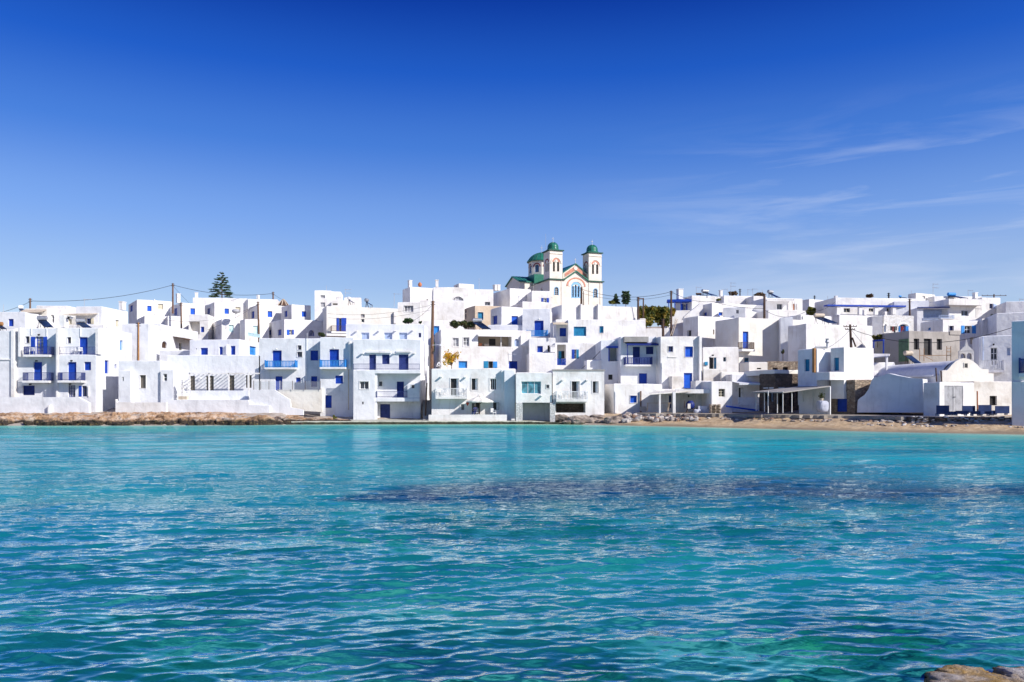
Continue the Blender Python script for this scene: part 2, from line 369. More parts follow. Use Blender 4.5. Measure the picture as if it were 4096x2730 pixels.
class House:
    n = 0
    def __init__(s, label, c, x, y, D, name='house', cat='house', group='whitewashed houses of the village'):
        p = at(c, x, y, D); s.off = (p.x, p.y, p.z); s.root = empty(name, p, label, cat, group); s.lab = label
    def mb(s, m, name, mat, parent=None, smooth=False): return m.build(name, mat, parent or s.root, s.off, smooth)
    def block(s, c, D, x0, x1, top, bot, rot=0, left=None, right=None, T=7.0, mat='white', items=(), name='wall', drop=2.0, cap=None, width=None):
        r = math.radians(rot); d = Vector((math.cos(r), math.sin(r))); back = Vector((-math.sin(r), math.cos(r)))
        A = Vector((kx(c, x0) * D, D)); F = Frame(A, d); L, tB = F.hit(c, x1); L = width or L; B = A + d * L
        if left is not None:
            k = kx(c, left); T = (A.x - k * A.y) / (k * back.y - back.x); T = T if .3 < T < 40 else 7.0
        elif right is not None:
            k = kx(c, right); T = (B.x - k * B.y) / (k * back.y - back.x); T = T if .3 < T < 40 else 7.0
        z1 = zat(c, top, D); z0 = zat(c, bot, D) - drop
        C_ = B + back * T; D_ = A + back * T
        FR = {'F': F, 'R': Frame(B, back), 'L': Frame(D_, -back), 'B': Frame(C_, -d)}
        LN = {'F': L, 'R': T, 'L': T, 'B': L}
        ch = .07; ops = {k: [] for k in FR}; parts = []
        for it in items:
            f, kind, a, y0, b, y1 = it[:6]; col = it[6] if len(it) > 6 else 'b'; o = it[7] if len(it) > 7 else {}
            fr = FR[f]
            if kind[0] in 'SDWKV' and kind in ('S', 'D', 'W', 'K', 'V', 'SA', 'DA', 'WA', 'KA', 'S1'):
                u0, u1, za, zb = fr.rect(c, a, y0, b, y1); dp = o.get('dp', .32)
                u0 = max(u0, .05); u1 = min(u1, LN[f] - .05); zb = min(zb, z1 - .2)
                if u1 - u0 < .1 or zb - za < .1: print('skip opening', s.lab, it); continue
                ops[f].append((u0, u1, za, zb, kind.endswith('A') and len(kind) == 2, dp))
                parts.append((fr, kind, u0, u1, za, zb, col, o, dp))
            else: parts.append((fr, kind, a, y0, b, y1, col, o, c))
        mb = MB(); ring = []
        for f in 'FRBL': ring += wall_face(mb, FR[f], LN[f], z0, z1 - ch, ops[f])[:-1]
        # softened parapet edge and roof
        cen = (A + C_) / 2; top_ring = []
        for p in ring:
            q = Vector((p[0], p[1])); v = q - cen; uu = v.dot(d); vv = v.dot(back)
            uu = math.copysign(min(abs(uu), L / 2 - .09), uu) if L > .3 else uu; vv = math.copysign(min(abs(vv), T / 2 - .09), vv) if T > .3 else vv
            w = cen + d * uu + back * vv; top_ring.append((w.x, w.y, z1 + jz(p[0], p[1])))
        k = len(mb.v); n = len(ring); mb.v += [(p[0], p[1], p[2] + jz(p[0], p[1])) for p in ring] + top_ring
        for i in range(n): mb.f.append((k + i, k + (i + 1) % n, k + n + (i + 1) % n, k + n + i))
        mb.f.append(tuple(k + n + i for i in range(n)))
        wl = s.mb(mb, name, mat)
        if cap:
            m2 = MB(); m2.fbox(F, -.06, L + .06, -.5, .07, z1 - cap[1], z1 + .03); s.mb(m2, 'roof_edge', cap[0])
        for p in parts: s.part(p)
        s.F = F; s.z1 = z1; s.FR = FR; s.L = L; s.T = T
        return s
    def part(s, p):
        fr, kind = p[0], p[1]
        if kind in ('S', 'D', 'W', 'K', 'V', 'SA', 'DA', 'WA', 'KA', 'S1'):
            _, _, u0, u1, z0, z1, col, o, dp = p; k = kind[0]; cm = 'c_' + col if 'c_' + col in MATS else col
            w = u1 - u0; h = z1 - z0; rec = min(dp - .08, .20); ft = min(.055, w * .12)
            if k == 'S':
                m = MB()
                m.fbox(fr, u0, u0 + ft, -dp, -rec, z0, z1); m.fbox(fr, u1 - ft, u1, -dp, -rec, z0, z1)
                m.fbox(fr, u0 + ft, u1 - ft, -dp, -rec, z1 - ft, z1); m.fbox(fr, u0 + ft, u1 - ft, -dp, -rec, z0, z0 + ft)
                win = s.mb(m, 'window', cm)
                nl = 1 if (kind == 'S1' or w < .5) else 2; lw = (w - 2 * ft) / nl
                for i in range(nl):
                    m = MB(); a = u0 + ft + lw * i + .006; b = u0 + ft + lw * (i + 1) - .006
                    m.fbox(fr, a, b, -dp + .01, -rec - .03, z0 + ft, z1 - ft)
                    m.fbox(fr, a, a + .05, -rec - .03, -rec - .008, z0 + ft, z1 - ft); m.fbox(fr, b - .05, b, -rec - .03, -rec - .008, z0 + ft, z1 - ft)
                    nsl = max(2, int(h / .11))
                    for j in range(nsl):
                        zz = z0 + ft + (h - 2 * ft) * (j + .5) / nsl; m.fbox(fr, a + .05, b - .05, -rec - .03, -rec - .012, zz - .03, zz + .03)
                    s.mb(m, 'shutter', cm, win)
            elif k == 'D':
                m = MB(); npk = max(3, int(w / .16)); lw = (w - .12) / npk
                m.fbox(fr, u0, u0 + .06, -dp, -rec + .02, z0, z1); m.fbox(fr, u1 - .06, u1, -dp, -rec + .02, z0, z1); m.fbox(fr, u0 + .06, u1 - .06, -dp, -rec + .02, z1 - .07, z1)
                dr = s.mb(m, 'door_frame', cm)
                dr.name = 'door'; m = MB(); m.fbox(fr, u0 + .06, u1 - .06, -dp + .01, -rec - .035, z0, z1 - .07)
                for i in range(npk): m.fbox(fr, u0 + .06 + lw * i + .008, u0 + .06 + lw * (i + 1) - .008, -rec - .035, -rec - .01, z0 + .02, z1 - .08)
                s.mb(m, 'door_leaf', cm, dr)
            elif k == 'W':
                nx, ny = o.get('g', (2, 2)); m = MB(); bt = o.get('bar', .05)
                m.fbox(fr, u0, u0 + ft, -dp, -rec, z0, z1); m.fbox(fr, u1 - ft, u1, -dp, -rec, z0, z1)
                m.fbox(fr, u0 + ft, u1 - ft, -dp, -rec, z1 - ft, z1); m.fbox(fr, u0 + ft, u1 - ft, -dp, -rec, z0, z0 + ft)
                for i in range(1, nx): q = u0 + w * i / nx; m.fbox(fr, q - bt / 2, q + bt / 2, -dp + .04, -rec - .012, z0 + ft, z1 - ft)
                for j in range(1, ny): q = z0 + h * j / ny; m.fbox(fr, u0 + ft, u1 - ft, -dp + .04, -rec - .02, q - bt / 2, q + bt / 2)
                win = s.mb(m, 'window', cm); pm = o.get('pane', 'glass')
                for i in range(nx):
                    for j in range(ny):
                        m = MB(); m.fbox(fr, u0 + w * i / nx + .01, u0 + w * (i + 1) / nx - .01, -dp + .005, -rec - .06, z0 + h * j / ny + .01, z0 + h * (j + 1) / ny - .01); s.mb(m, 'pane', pm, win)
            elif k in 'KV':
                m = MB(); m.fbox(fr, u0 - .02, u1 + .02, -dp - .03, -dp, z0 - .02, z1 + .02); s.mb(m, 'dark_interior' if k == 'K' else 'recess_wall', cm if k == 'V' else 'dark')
                if o.get('leaf'):                # a casement leaf standing open in the reveal
                    m = MB(); m.fbox(fr, u1 - .09, u1 - .05, -dp + .02, .04, z0 + .03, z1 - .03); m.fbox(fr, u1 - .30, u1 - .05, -dp + .02, -dp + .05, z0 + .03, z1 - .03); s.mb(m, 'casement', 'c_' + o['leaf'])
            if o.get('sur'):
                t = o['sur']; m = MB()
                m.fbox(fr, u0 - t, u0, .002, .05, z0 - (t if o.get('sill', 1) else 0), z1 + t); m.fbox(fr, u1, u1 + t, .002, .05, z0 - (t if o.get('sill', 1) else 0), z1 + t)
                m.fbox(fr, u0, u1, .002, .05, z1, z1 + t)
                if o.get('sill', 1): m.fbox(fr, u0, u1, .002, .05, z0 - t, z0)
                s.mb(m, 'surround', o.get('sm', 'white'))
            return
        _, _, a, y0, b, y1, col, o, c = p
        cm = 'c_' + col if 'c_' + col in MATS else col
        if kind == 'leaf':
            u0, u1, z0, z1 = fr.rect(c, a, y0, b, y1); m = MB(); m.fbox(fr, u0, u1, .01, .045, z0, z1)
            m.fbox(fr, u0 + .04, u1 - .04, .045, .055, z0 + .06, (z0 + z1) / 2 - .03); m.fbox(fr, u0 + .04, u1 - .04, .045, .055, (z0 + z1) / 2 + .03, z1 - .06); s.mb(m, 'shutter', cm)
        elif kind == 'bal':                      # y0 rail top, y1 slab top, o['b'] slab bottom
            pr = o.get('p', 1.0); u0, u1, z0, z1 = fr.rect(c, a, y0, b, y1, pr); zb = z0 - o.get('th', .2)
            m = MB(); m.fbox(fr, u0 - .04, u1 + .04, -.05, pr + .05, zb, z0); bl = s.mb(m, 'balcony', o.get('slab', 'white'))
            m = MB(); railing(m, fr, u0, u1, pr - .05, z0 + .002, z1, o.get('st', 'iron')); s.mb(m, 'railing', cm, bl)
        elif kind == 'rail':
            pr = o.get('p', 0); u0, u1, z0, z1 = fr.rect(c, a, y0, b, y1, pr); m = MB(); railing(m, fr, u0, u1, pr, z0, z1, o.get('st', 'iron'), o.get('ends', False)); s.mb(m, 'railing', cm)
        elif kind == 'box':
            n0, n1 = o.get('n', (0, .1)); u0, u1, z0, z1 = fr.rect(c, a, y0, b, y1, n1 if n1 > 1 else 0 if n0 > -1 else n0)
            m = MB(); m.fbox(fr, u0, u1, n0, n1, z0, z1)
            if o.get('cap'): m.fbox(fr, u0 - .06, u1 + .06, n0 - .06, n1 + .06, z1 + .002, z1 + .10)
            s.mb(m, o.get('name', 'pilaster'), cm)
        elif kind == 'awn':                       # sloping awning / canopy
            pr = o.get('p', 1.4); u0, u1, z0, z1 = fr.rect(c, a, y0, b, y1); m = MB(); t = .06
            P = fr.P; m.box8([P(u0, pr, z0), P(u1, pr, z0), P(u1, 0, z1 - t), P(u0, 0, z1 - t), P(u0, pr, z0 + t), P(u1, pr, z0 + t), P(u1, 0, z1), P(u0, 0, z1)])
            m.fbox(fr, u0, u1, pr, pr + .02, z0 - .15, z0 + t); s.mb(m, o.get('name', 'awning'), cm)
        elif kind == 'lamp':
            u0, u1, z0, z1 = fr.rect(c, a - 6, y0 - 6, a + 6, y0 + 6); m = MB(); u = (u0 + u1) / 2; z = (z0 + z1) / 2
            m.fbox(fr, u - .05, u + .05, 0, .06, z - .08, z + .08); m.beam(fr.P(u, .05, z), fr.P(u, .28, z + .06), .02); m.lathe(fr.P(u, .28, z - .08), [(.01, -.06), (.07, 0), (.09, .1), (.03, .15), (0, .16)], 8)
            s.mb(m, 'wall_lamp', cm)
        elif kind == 'spout':
            u0, u1, z0, z1 = fr.rect(c, a - 9, y0 - 6, a + 9, y0 + 6); m = MB(); u = (u0 + u1) / 2; z = (z0 + z1) / 2
            m.fbox(fr, u - .11, u + .11, -.02, .45, z - .07, z + .05); s.mb(m, 'rain_spout', 'white')
        elif kind == 'pipe':
            u0, u1, z0, z1 = fr.rect(c, a, y0, b, y1); m = MB(); m.beam(fr.P(u0, .06, z0), fr.P(u0, .06, z1), o.get('r', .045), 6); s.mb(m, 'downpipe', cm)
        elif kind == 'arc':                       # arched hood moulding
            u0, u1, z0, z1 = fr.rect(c, a, y0, b, y1); m = MB(); r = (u1 - u0) / 2; rz = z1 - z0; t = o.get('t', .15); n = 12; uc = (u0 + u1) / 2
            for i in range(n):
                q0, q1 = math.pi * i / n, math.pi * (i + 1) / n
                pt = lambda q, rr: (uc - (r - rr) * math.cos(q), z0 + (rz - rr) * math.sin(q))
                A, B, C, D = pt(q0, 0), pt(q1, 0), pt(q1, t), pt(q0, t); n0, n1 = o.get('n', (.003, .06))
                m.box8([fr.P(A[0], n1, A[1]), fr.P(D[0], n1, D[1]), fr.P(D[0], n0, D[1]), fr.P(A[0], n0, A[1]), fr.P(B[0], n1, B[1]), fr.P(C[0], n1, C[1]), fr.P(C[0], n0, C[1]), fr.P(B[0], n0, B[1])])
            s.mb(m, 'arch_moulding', cm)

def profile_wall(label, c, D, pts, th=.35, mat='white', rot=0, name='garden_wall', cat='wall', extra=(), group=None):
    """free wall with the given outline (measured points), standing at depth D"""
    r = math.radians(rot); x0 = pts[0][0]; A = Vector((kx(c, x0) * D, D)); fr = Frame(A, (math.cos(r), math.sin(r)))
    q = []
    for x, y in pts: u, t = fr.hit(c, x); q.append((u, zat(c, y, t)))
    p0 = fr.P(q[0][0], 0, min(z for _, z in q)); m = MB()
    area = sum(q[i][0] * q[(i + 1) % len(q)][1] - q[(i + 1) % len(q)][0] * q[i][1] for i in range(len(q)))
    if area < 0: q = q[::-1]
    n = len(q); m.v = [fr.P(u, 0, z) for u, z in q] + [fr.P(u, -th, z) for u, z in q]
    m.f = [tuple(range(n)), tuple(range(2 * n - 1, n - 1, -1))] + [(i, n + i, n + (i + 1) % n, (i + 1) % n) for i in range(n)]
    o = m.build(name, mat, None, p0); tag(o, label, cat, group); o['_'] = 0; del o['_']
    return o, fr, p0
# ------------------------------------------------------------------ ground, shore and water
_sx = [-6000, -2000, -600, 0, 560, 1000, 1180, 2000, 2250, 2500, 2750, 3000, 3300, 3560, 4096, 4700, 5600, 9000]
_sd = [70, 78, 83, 84.6, 84.6, 86.1, 87.7, 89.0, 88.5, 84.6, 81, 77, 72.4, 68.8, 64.1, 57, 47, 25]
def shore(px): return np.interp(px, _sx, _sd)
def ground_z(px, D):
    s = D - shore(px)
    a = np.interp(s, [-60, -10, 0, 5, 10, 20, 75, 110, 200, 600], [-5, -1.8, 0, 1.10, 1.25, 2.6, 17, 20, 22, 6])
    b = np.interp(s, [-60, -10, 0, .5, 5, 9, 20, 75, 110, 200, 600], [-5, -1.8, -.3, .15, .22, .8, 2.6, 17, 20, 22, 6])
    m = np.clip((px - 1130) / 60, 0, 1) * np.clip((2290 - px) / 80, 0, 1)
    return a * (1 - m) + b * m
def gz(x, y): return float(ground_z(CX + x / y * FPX, y))
def grid_mesh(name, X, Y, Z, mat, smooth=True, attrs=None):
    r, c = X.shape; me = bpy.data.meshes.new(name)
    i = np.arange(r * c).reshape(r, c); f = np.stack([i[:-1, :-1], i[:-1, 1:], i[1:, 1:], i[1:, :-1]], -1).reshape(-1)
    nf = (r - 1) * (c - 1)
    me.vertices.add(r * c); me.vertices.foreach_set('co', np.stack([X, Y, Z], -1).astype(np.float32).ravel())
    me.loops.add(nf * 4); me.loops.foreach_set('vertex_index', f.astype(np.int32))
    me.polygons.add(nf); me.polygons.foreach_set('loop_start', (np.arange(nf) * 4).astype(np.int32))
    me.polygons.foreach_set('use_smooth', np.full(nf, smooth)); me.update(calc_edges=True); me.validate()
    for k, v in (attrs or {}).items():
        a = me.attributes.new(k, 'FLOAT', 'POINT'); a.data.foreach_set('value', v.astype(np.float32).ravel())
    me.materials.append(MATS[mat]); o = bpy.data.objects.new(name, me); COL.objects.link(o); return o

# ground material: sand on the beach, pale dusty earth elsewhere
m, n, b, pos, out = newmat('ground')
sa = N(n, 'ShaderNodeAttribute', attribute_name='sand'); wt = N(n, 'ShaderNodeAttribute', attribute_name='wet')
f1 = noise(n, pos, 1.2, 6, .65); f2 = noise(n, pos, 2.0, 6, .75, (1, 2.4, 1)); f3 = noise(n, pos, 14, 3, .6)
sand = ramp(n, [(.3, (.42, .28, .15)), (.5, (.60, .43, .25)), (.7, (.68, .53, .34))], f1).outputs[0]
deb = ramp(n, [(.53, (0, 0, 0)), (.62, (1, 1, 1))], f2).outputs[0]
sand = mixc(n, math_(n, 'MULTIPLY', math_(n, 'MULTIPLY', deb, .7), math_(n, 'SUBTRACT', 1.0, wt.outputs['Fac'])), sand, (.16, .10, .06))
sand = mixc(n, wt.outputs['Fac'], sand, (.30, .23, .15))
earth = ramp(n, [(.3, (.30, .23, .18)), (.6, (.52, .45, .38))], f1).outputs[0]
c = mixc(n, sa.outputs['Fac'], earth, sand)
c = mixc(n, .25, c, ramp(n, [(.3, (.4, .4, .4)), (.7, (1.1, 1.1, 1.1))], f3).outputs[0], 'MULTIPLY')
n.links.new(c, b.inputs['Base Color']); b.inputs['Roughness'].default_value = .9
bump(n, b, math_(n, 'ADD', f2, math_(n, 'MULTIPLY', f3, .25)), .8, .12); MATS['ground'] = m
pxs = np.concatenate([np.linspace(-6000, -400, 40), np.linspace(-380, 2200, 200), np.linspace(2210, 4500, 420), np.linspace(4550, 9000, 40)])
ss = np.concatenate([np.linspace(-60, -3, 20), np.linspace(-2.8, 12, 110), np.linspace(12.6, 110, 60), np.geomspace(115, 700, 20)])
PX, S = np.meshgrid(pxs, ss); D = shore(PX) + S; X = (PX - CX) / FPX * D
Z = ground_z(PX, D); sandm = np.clip((PX - 2330) / 160, 0, 1)
beach = sandm * np.clip(S / 1.5, 0, 1) * np.clip((9 - S) / 2, 0, 1)
Z = Z + beach * ((fbm(X * .55, D * .9, 4, 3) - .5) * .22 + (fbm(X * 3, D * 3, 3, 9) - .5) * .06) + (1 - sandm) * np.clip(S, 0, 1) * np.clip((14 - S) / 4, 0, 1) * (fbm(X * .7, D * .7, 4, 21) - .5) * .25
wet = np.clip(1 - (S - .2 - (fbm(X * .35, S * .2, 3, 4) - .5) * 1.6) / 1.0, 0, 1)
o = grid_mesh('ground', X, D, Z, 'ground', True, {'sand': np.clip(sandm * np.clip((13 - S) / 3, 0, 1) + (S < 0) * 1.0, 0, 1), 'wet': wet}); tag(o, kind='structure', label='ground rising from the sandy bay up through the village')

# rock in the near shallows
def rock_mesh(name, c, rx, ry, rz, mat, seed, parent=None, off=(0, 0, 0), det=(28, 18), rough=.35, smooth=True, rz_rot=0, pw=(.8, .7), oc=4):
    nu, nv = det; V = []; F = []
    th = np.linspace(0, 2 * np.pi, nu, endpoint=False); ph = np.linspace(-np.pi / 2, np.pi / 2, nv)
    T, Pp = np.meshgrid(th, ph); cx, cy, cz = np.cos(Pp) * np.cos(T), np.cos(Pp) * np.sin(T), np.sin(Pp)
    r = 1 + rough * (fbm(cx * 1.6 + seed * 3.1 + 20, cy * 1.6 + cz * 1.3 + seed + 20, oc, seed) - .5) * 2
    sg = lambda v, p: np.sign(v) * np.abs(v) ** p
    x, y, z = sg(cx, pw[0]) * rx * r, sg(cy, pw[0]) * ry * r, sg(cz, pw[1]) * rz * r; ca, sa_ = math.cos(rz_rot), math.sin(rz_rot)
    V = np.stack([c[0] + x * ca - y * sa_, c[1] + x * sa_ + y * ca, c[2] + z], -1).reshape(-1, 3).tolist()
    for j in range(nv - 1):
        for i in range(nu): F.append((j * nu + i, j * nu + (i + 1) % nu, (j + 1) * nu + (i + 1) % nu, (j + 1) * nu + i))
    return mk(name, V, F, mat, parent, off, smooth)
# rocky shore below the houses at the water's edge
px = np.linspace(-420, 1215, 620); s = np.linspace(-.6, 9.0, 90); PX, S = np.meshgrid(px, s)
wob = (fbm(PX * .011, PX * 0 + 3, 4, 8) - .5) * 3.0
S2 = S + wob * np.clip(1.5 - np.abs(S - 1) * .3, 0, 1); Dr = shore(PX) + S + .3; X = (PX - CX) / FPX * Dr
base = np.interp(S2, [-.6, 0, .5, 1.2, 3, 6, 9], [-.7, -.25, .50, .78, 1.05, 1.2, 1.2]) * np.interp(PX, [-420, 900, 1150, 1215], [1, 1, .8, .55])
lump = (fbm(X * .55, S * .8, 4, 31) - .45) * 1.15 + np.abs(fbm(X * 1.2, S * 1.4, 4, 37) - .5) * -1.0 + (fbm(X * 5, S * 5, 3, 41) - .5) * .22
Z = base + lump * np.interp(S, [-.6, 0, 2, 6, 9], [.5, .85, .9, .45, .15])
o = grid_mesh('rocky_shore', X, Dr + (fbm(X * 1.3, Z * 2.2, 3, 51) - .5) * .5, Z, 'rock', False); tag(o, kind='structure', label='orange and dark brown rock ledge along the water'); ledge = o

rr_ = random.Random(4)
for i in range(64):
    q = -260 + i * 22.5 + rr_.uniform(-14, 14); d = float(shore(q)) + rr_.uniform(.1, 1.5) + (rr_.random() < .35) * 1.8; w = rr_.uniform(.45, 1.25); hgt = rr_.uniform(.38, .85)
    rock_mesh('rock', ((q - CX) / FPX * d, d, rr_.uniform(-.05, .18)), w, rr_.uniform(.4, .9), hgt, 'rock', 200 + i, ledge, (0, 0, 0), (26, 16), .62, False, rr_.uniform(-.6, .6))
# quay of pale concrete with a dark weedy front
m, n, b, pos, out = newmat('quay'); sp = N(n, 'ShaderNodeSeparateXYZ'); n.links.new(pos, sp.inputs[0])
f = noise(n, pos, 1.5, 6, .65)
top = ramp(n, [(.3, (.34, .33, .24)), (.55, (.52, .52, .42)), (.7, (.58, .57, .50))], f).outputs[0]
zz = math_(n, 'ADD', sp.outputs['Z'], math_(n, 'MULTIPLY', math_(n, 'SUBTRACT', f, .5), .16))
mr = N(n, 'ShaderNodeMapRange'); mr.inputs[1].default_value = .22; mr.inputs[2].default_value = .29; n.links.new(zz, mr.inputs[0])
c = mixc(n, mr.outputs[0], ramp(n, [(.4, (.018, .02, .010)), (.6, (.045, .045, .02)), (.75, (.16, .13, .08))], noise(n, pos, 2.5, 5)).outputs[0], top)
n.links.new(c, b.inputs['Base Color']); b.inputs['Roughness'].default_value = .7; bump(n, b, f, .7, .08); MATS['quay'] = m
mb = MB(); pq = np.linspace(1165, 2285, 60); fr_, bk_ = [], []
for i, p in enumerate(pq):
    d0 = float(shore(p)) - .05 + .12 * (random.random() - .5); zt = .34 + .03 * (random.random() - .5) - .22 * max(0, (p - 2130) / 155)
    mb.v += [((p - CX) / FPX * d0, d0, -.8), ((p - CX) / FPX * (d0 + .05), d0 + .05, zt - .05), ((p - CX) / FPX * (d0 + .14), d0 + .14, zt), ((p - CX) / FPX * (d0 + 8), d0 + 8, zt + .05)]
for i in range(59):
    for j in range(3): k = 4 * i + j; mb.f.append((k, k + 4, k + 5, k + 1))
tag(mb.build('quay', 'quay'), kind='structure', label='pale concrete quay with dark weedy edge')

# water
m, n, b, pos, out = newmat('water')
n.nodes.remove(b)
geo = N(n, 'ShaderNodeNewGeometry')
A_ = lambda k: N(n, 'ShaderNodeAttribute', attribute_name=k).outputs['Fac']
bp = N(n, 'ShaderNodeBump'); bp.inputs['Strength'].default_value = .9; bp.inputs['Distance'].default_value = .20
n.links.new(A_('rip'), bp.inputs['Strength'])
h = math_(n, 'ADD', noise(n, pos, 2.0, 4, .6, (.45, 1, 1), .4), math_(n, 'MULTIPLY', noise(n, pos, 9, 3, .6, (.6, 1, 1)), .18)); n.links.new(h, bp.inputs['Height'])
# what lies under the surface, seen bent by the wave slope
mul = N(n, 'ShaderNodeVectorMath', operation='MULTIPLY_ADD'); mul.inputs[1].default_value = (2.2, 4.0, 0); n.links.new(bp.outputs[0], mul.inputs[0]); n.links.new(pos, mul.inputs[2])
bent = mul.outputs[0]
dep = ramp(n, [(0, (.38, .50, .40)), (.025, (.19, .54, .45)), (.06, (.05, .41, .38)), (.14, (.012, .34, .35)), (.30, (.006, .31, .38)), (.55, (.005, .30, .37)), (.75, (.006, .25, .29)), (1, (.008, .20, .215))], math_(n, 'DIVIDE', A_('shoredist'), 80.0)).outputs[0]
big = noise(n, bent, .11, 4, .55, (.45, 1, 1)); dep = mixc(n, .55, dep, ramp(n, [(.35, (.55, .62, .80)), (.5, (1, 1, 1)), (.66, (2.4, 1.55, 1.25))], big).outputs[0], 'MULTIPLY')
wd_ = math_(n, 'MULTIPLY', A_('weed'), ramp(n, [(.25, (.35, .35, .35)), (.48, (1, 1, 1))], noise(n, bent, .5, 4)).outputs[0])
dep = mixc(n, math_(n, 'MULTIPLY', wd_, 1.0, True), dep, (.001, .040, .10))
near = A_('near')
bed = ramp(n, [(.34, (.001, .022, .030)), (.45, (.003, .075, .085)), (.54, (.012, .17, .17)), (.62, (.06, .38, .32)), (.72, (.18, .58, .44))], noise(n, bent, .62, 5, .62, (.55, 1, 1))).outputs[0]
bed = mixc(n, ramp(n, [(.52, (0, 0, 0)), (.64, (1, 1, 1))], noise(n, bent, .35, 3, .5)).outputs[0], bed, mixc(n, .8, bed, (.35, 1.0, .42), 'MULTIPLY'))
body = mixc(n, near, dep, bed)
df = N(n, 'ShaderNodeBsdfDiffuse'); n.links.new(body, df.inputs['Color'])
nv = N(n, 'ShaderNodeVectorMath', operation='NORMALIZE'); mx_ = N(n, 'ShaderNodeMix', data_type='VECTOR'); mx_.inputs[0].default_value = .18; mx_.inputs[4].default_value = (0, 0, 1)
n.links.new(geo.outputs['Normal'], mx_.inputs[5]); n.links.new(mx_.outputs[1], nv.inputs[0]); n.links.new(nv.outputs[0], df.inputs['Normal'])
gs = N(n, 'ShaderNodeBsdfGlossy'); gs.inputs['Roughness'].default_value = .025; gs.inputs['Color'].default_value = (.86, .99, 1.0, 1); n.links.new(bp.outputs[0], gs.inputs['Normal'])
fz = N(n, 'ShaderNodeFresnel'); fz.inputs['IOR'].default_value = 1.38; n.links.new(bp.outputs[0], fz.inputs['Normal'])
ms = N(n, 'ShaderNodeMixShader'); fm = N(n, 'ShaderNodeMapRange'); fm.inputs[1].default_value = .1; fm.inputs[2].default_value = .55; fm.inputs[3].default_value = 2.5; fm.inputs[4].default_value = .80; n.links.new(A_('rip'), fm.inputs[0])
fs = N(n, 'ShaderNodeMapRange'); fs.inputs[1].default_value = .1; fs.inputs[2].default_value = .55; fs.inputs[3].default_value = .10; fs.inputs[4].default_value = .0; n.links.new(A_('rip'), fs.inputs[0])
n.links.new(math_(n, 'SUBTRACT', math_(n, 'MULTIPLY', fz.outputs[0], fm.outputs[0]), fs.outputs[0], True), ms.inputs[0]); n.links.new(df.outputs[0], ms.inputs[1]); n.links.new(gs.outputs[0], ms.inputs[2])
n.links.new(ms.outputs[0], out.inputs['Surface']); MATS['water'] = m
px = np.concatenate([np.linspace(-7000, -420, 40), np.linspace(-400, 4500, 1040), np.linspace(4520, 9500, 40)])
yy = np.concatenate([np.linspace(5200, 3300, 40, endpoint=False), np.linspace(3300, 1686, 700)])
PX, YY = np.meshgrid(px, yy); D = CH * FPX / (YY - HY); X = (PX - CX) / FPX * D
dD = np.abs(np.gradient(D[:, 0]))[:, None]; dX = D[:, :1] / FPX * 4.7
Z = np.zeros_like(X); DX = np.zeros_like(X); DY = np.zeros_like(X)
# patches of stronger and calmer water
gust = .55 + .9 * fbm(X * .06 + 7, D * .10, 3, 61)
calm = np.clip((shore(PX) - D) / 14, .12, 1)
wr = np.random.default_rng(5)
for i in range(150):
    if i < 90: lam = .15 + .42 * wr.random() ** 1.2; sl = 1.05       # wind ripples
    elif i < 120: lam = .55 + .7 * wr.random(); sl = .6             # wavelets
    else: lam = 1.4 + 4.0 * wr.random(); sl = .40                    # longer chop that still reads far out
    th = math.radians(90 + 7 + wr.normal() * (20 if lam < .8 else 14))
    k = 2 * math.pi / lam; kxx, kyy = k * math.cos(th), k * math.sin(th)
    amp = .0055 * lam * sl
    att = np.exp(-((kyy * dD * .42) ** 2 + (kxx * dX * .42) ** 2))
    ph = kxx * X + kyy * D + wr.random() * 6.283
    env = att * (0.7 + .6 * np.sin(ph * .11 + wr.random() * 6.283 + X * kxx * .13))
    Z += amp * env * np.sin(ph); c = amp * env * np.cos(ph) * .9; DX += c * math.cos(th); DY += c * math.sin(th)
g = gust * calm; Z *= g; DX *= g; DY *= g
sd = np.clip(shore(PX) - D + (fbm(X * .3, D * .3, 3, 71) - .5) * 3 * np.clip((shore(PX) - D) / 10, 0, 1), 0, 80)
wy = 1965 + np.interp(PX, [1300, 1700, 2600, 4096], [35, 25, -5, 10]) + (fbm(X * .12, D * .25, 4, 81) - .5) * 90
hw = np.interp(PX, [1250, 1700, 2300, 3200, 4300], [0, 36, 78, 84, 66])
weed = np.clip(1.25 - np.abs(YY - wy) / np.maximum(hw, 1), 0, 1) * (PX > 1250)
weed = np.maximum(weed, .55 * np.clip(1 - np.abs(YY - 1800) / 22, 0, 1) * np.clip((PX - 2900) / 500, 0, 1) * fbm(X * .2, D * .3, 3, 91))
near = np.clip((2.2 * fbm(X * .10, D * .16, 4, 101) - 1.1) + np.interp(YY, [1800, 2150, 2450, 2730], [0, .25, .75, 1.0]) * 1.0, 0, 1) * np.interp(YY, [1900, 2150], [0, 1]) * np.interp(PX, [0, 1500], [.62, 1])
o = grid_mesh('sea_water', X + DX, D + DY, Z, 'water', True, {'shoredist': sd, 'weed': weed, 'near': near, 'rip': np.clip(.10 + (D - 8) / 34, .1, 1.0)}); tag(o, kind='structure', label='clear turquoise sea water with small waves')
mb = MB(); mb.poly([(-900, -600, -.06), (900, -600, -.06), (900, 3, -.06), (-900, 3, -.06)])
o = mb.build('open_sea', 'water'); tag(o, kind='structure', label='open sea towards the viewer')

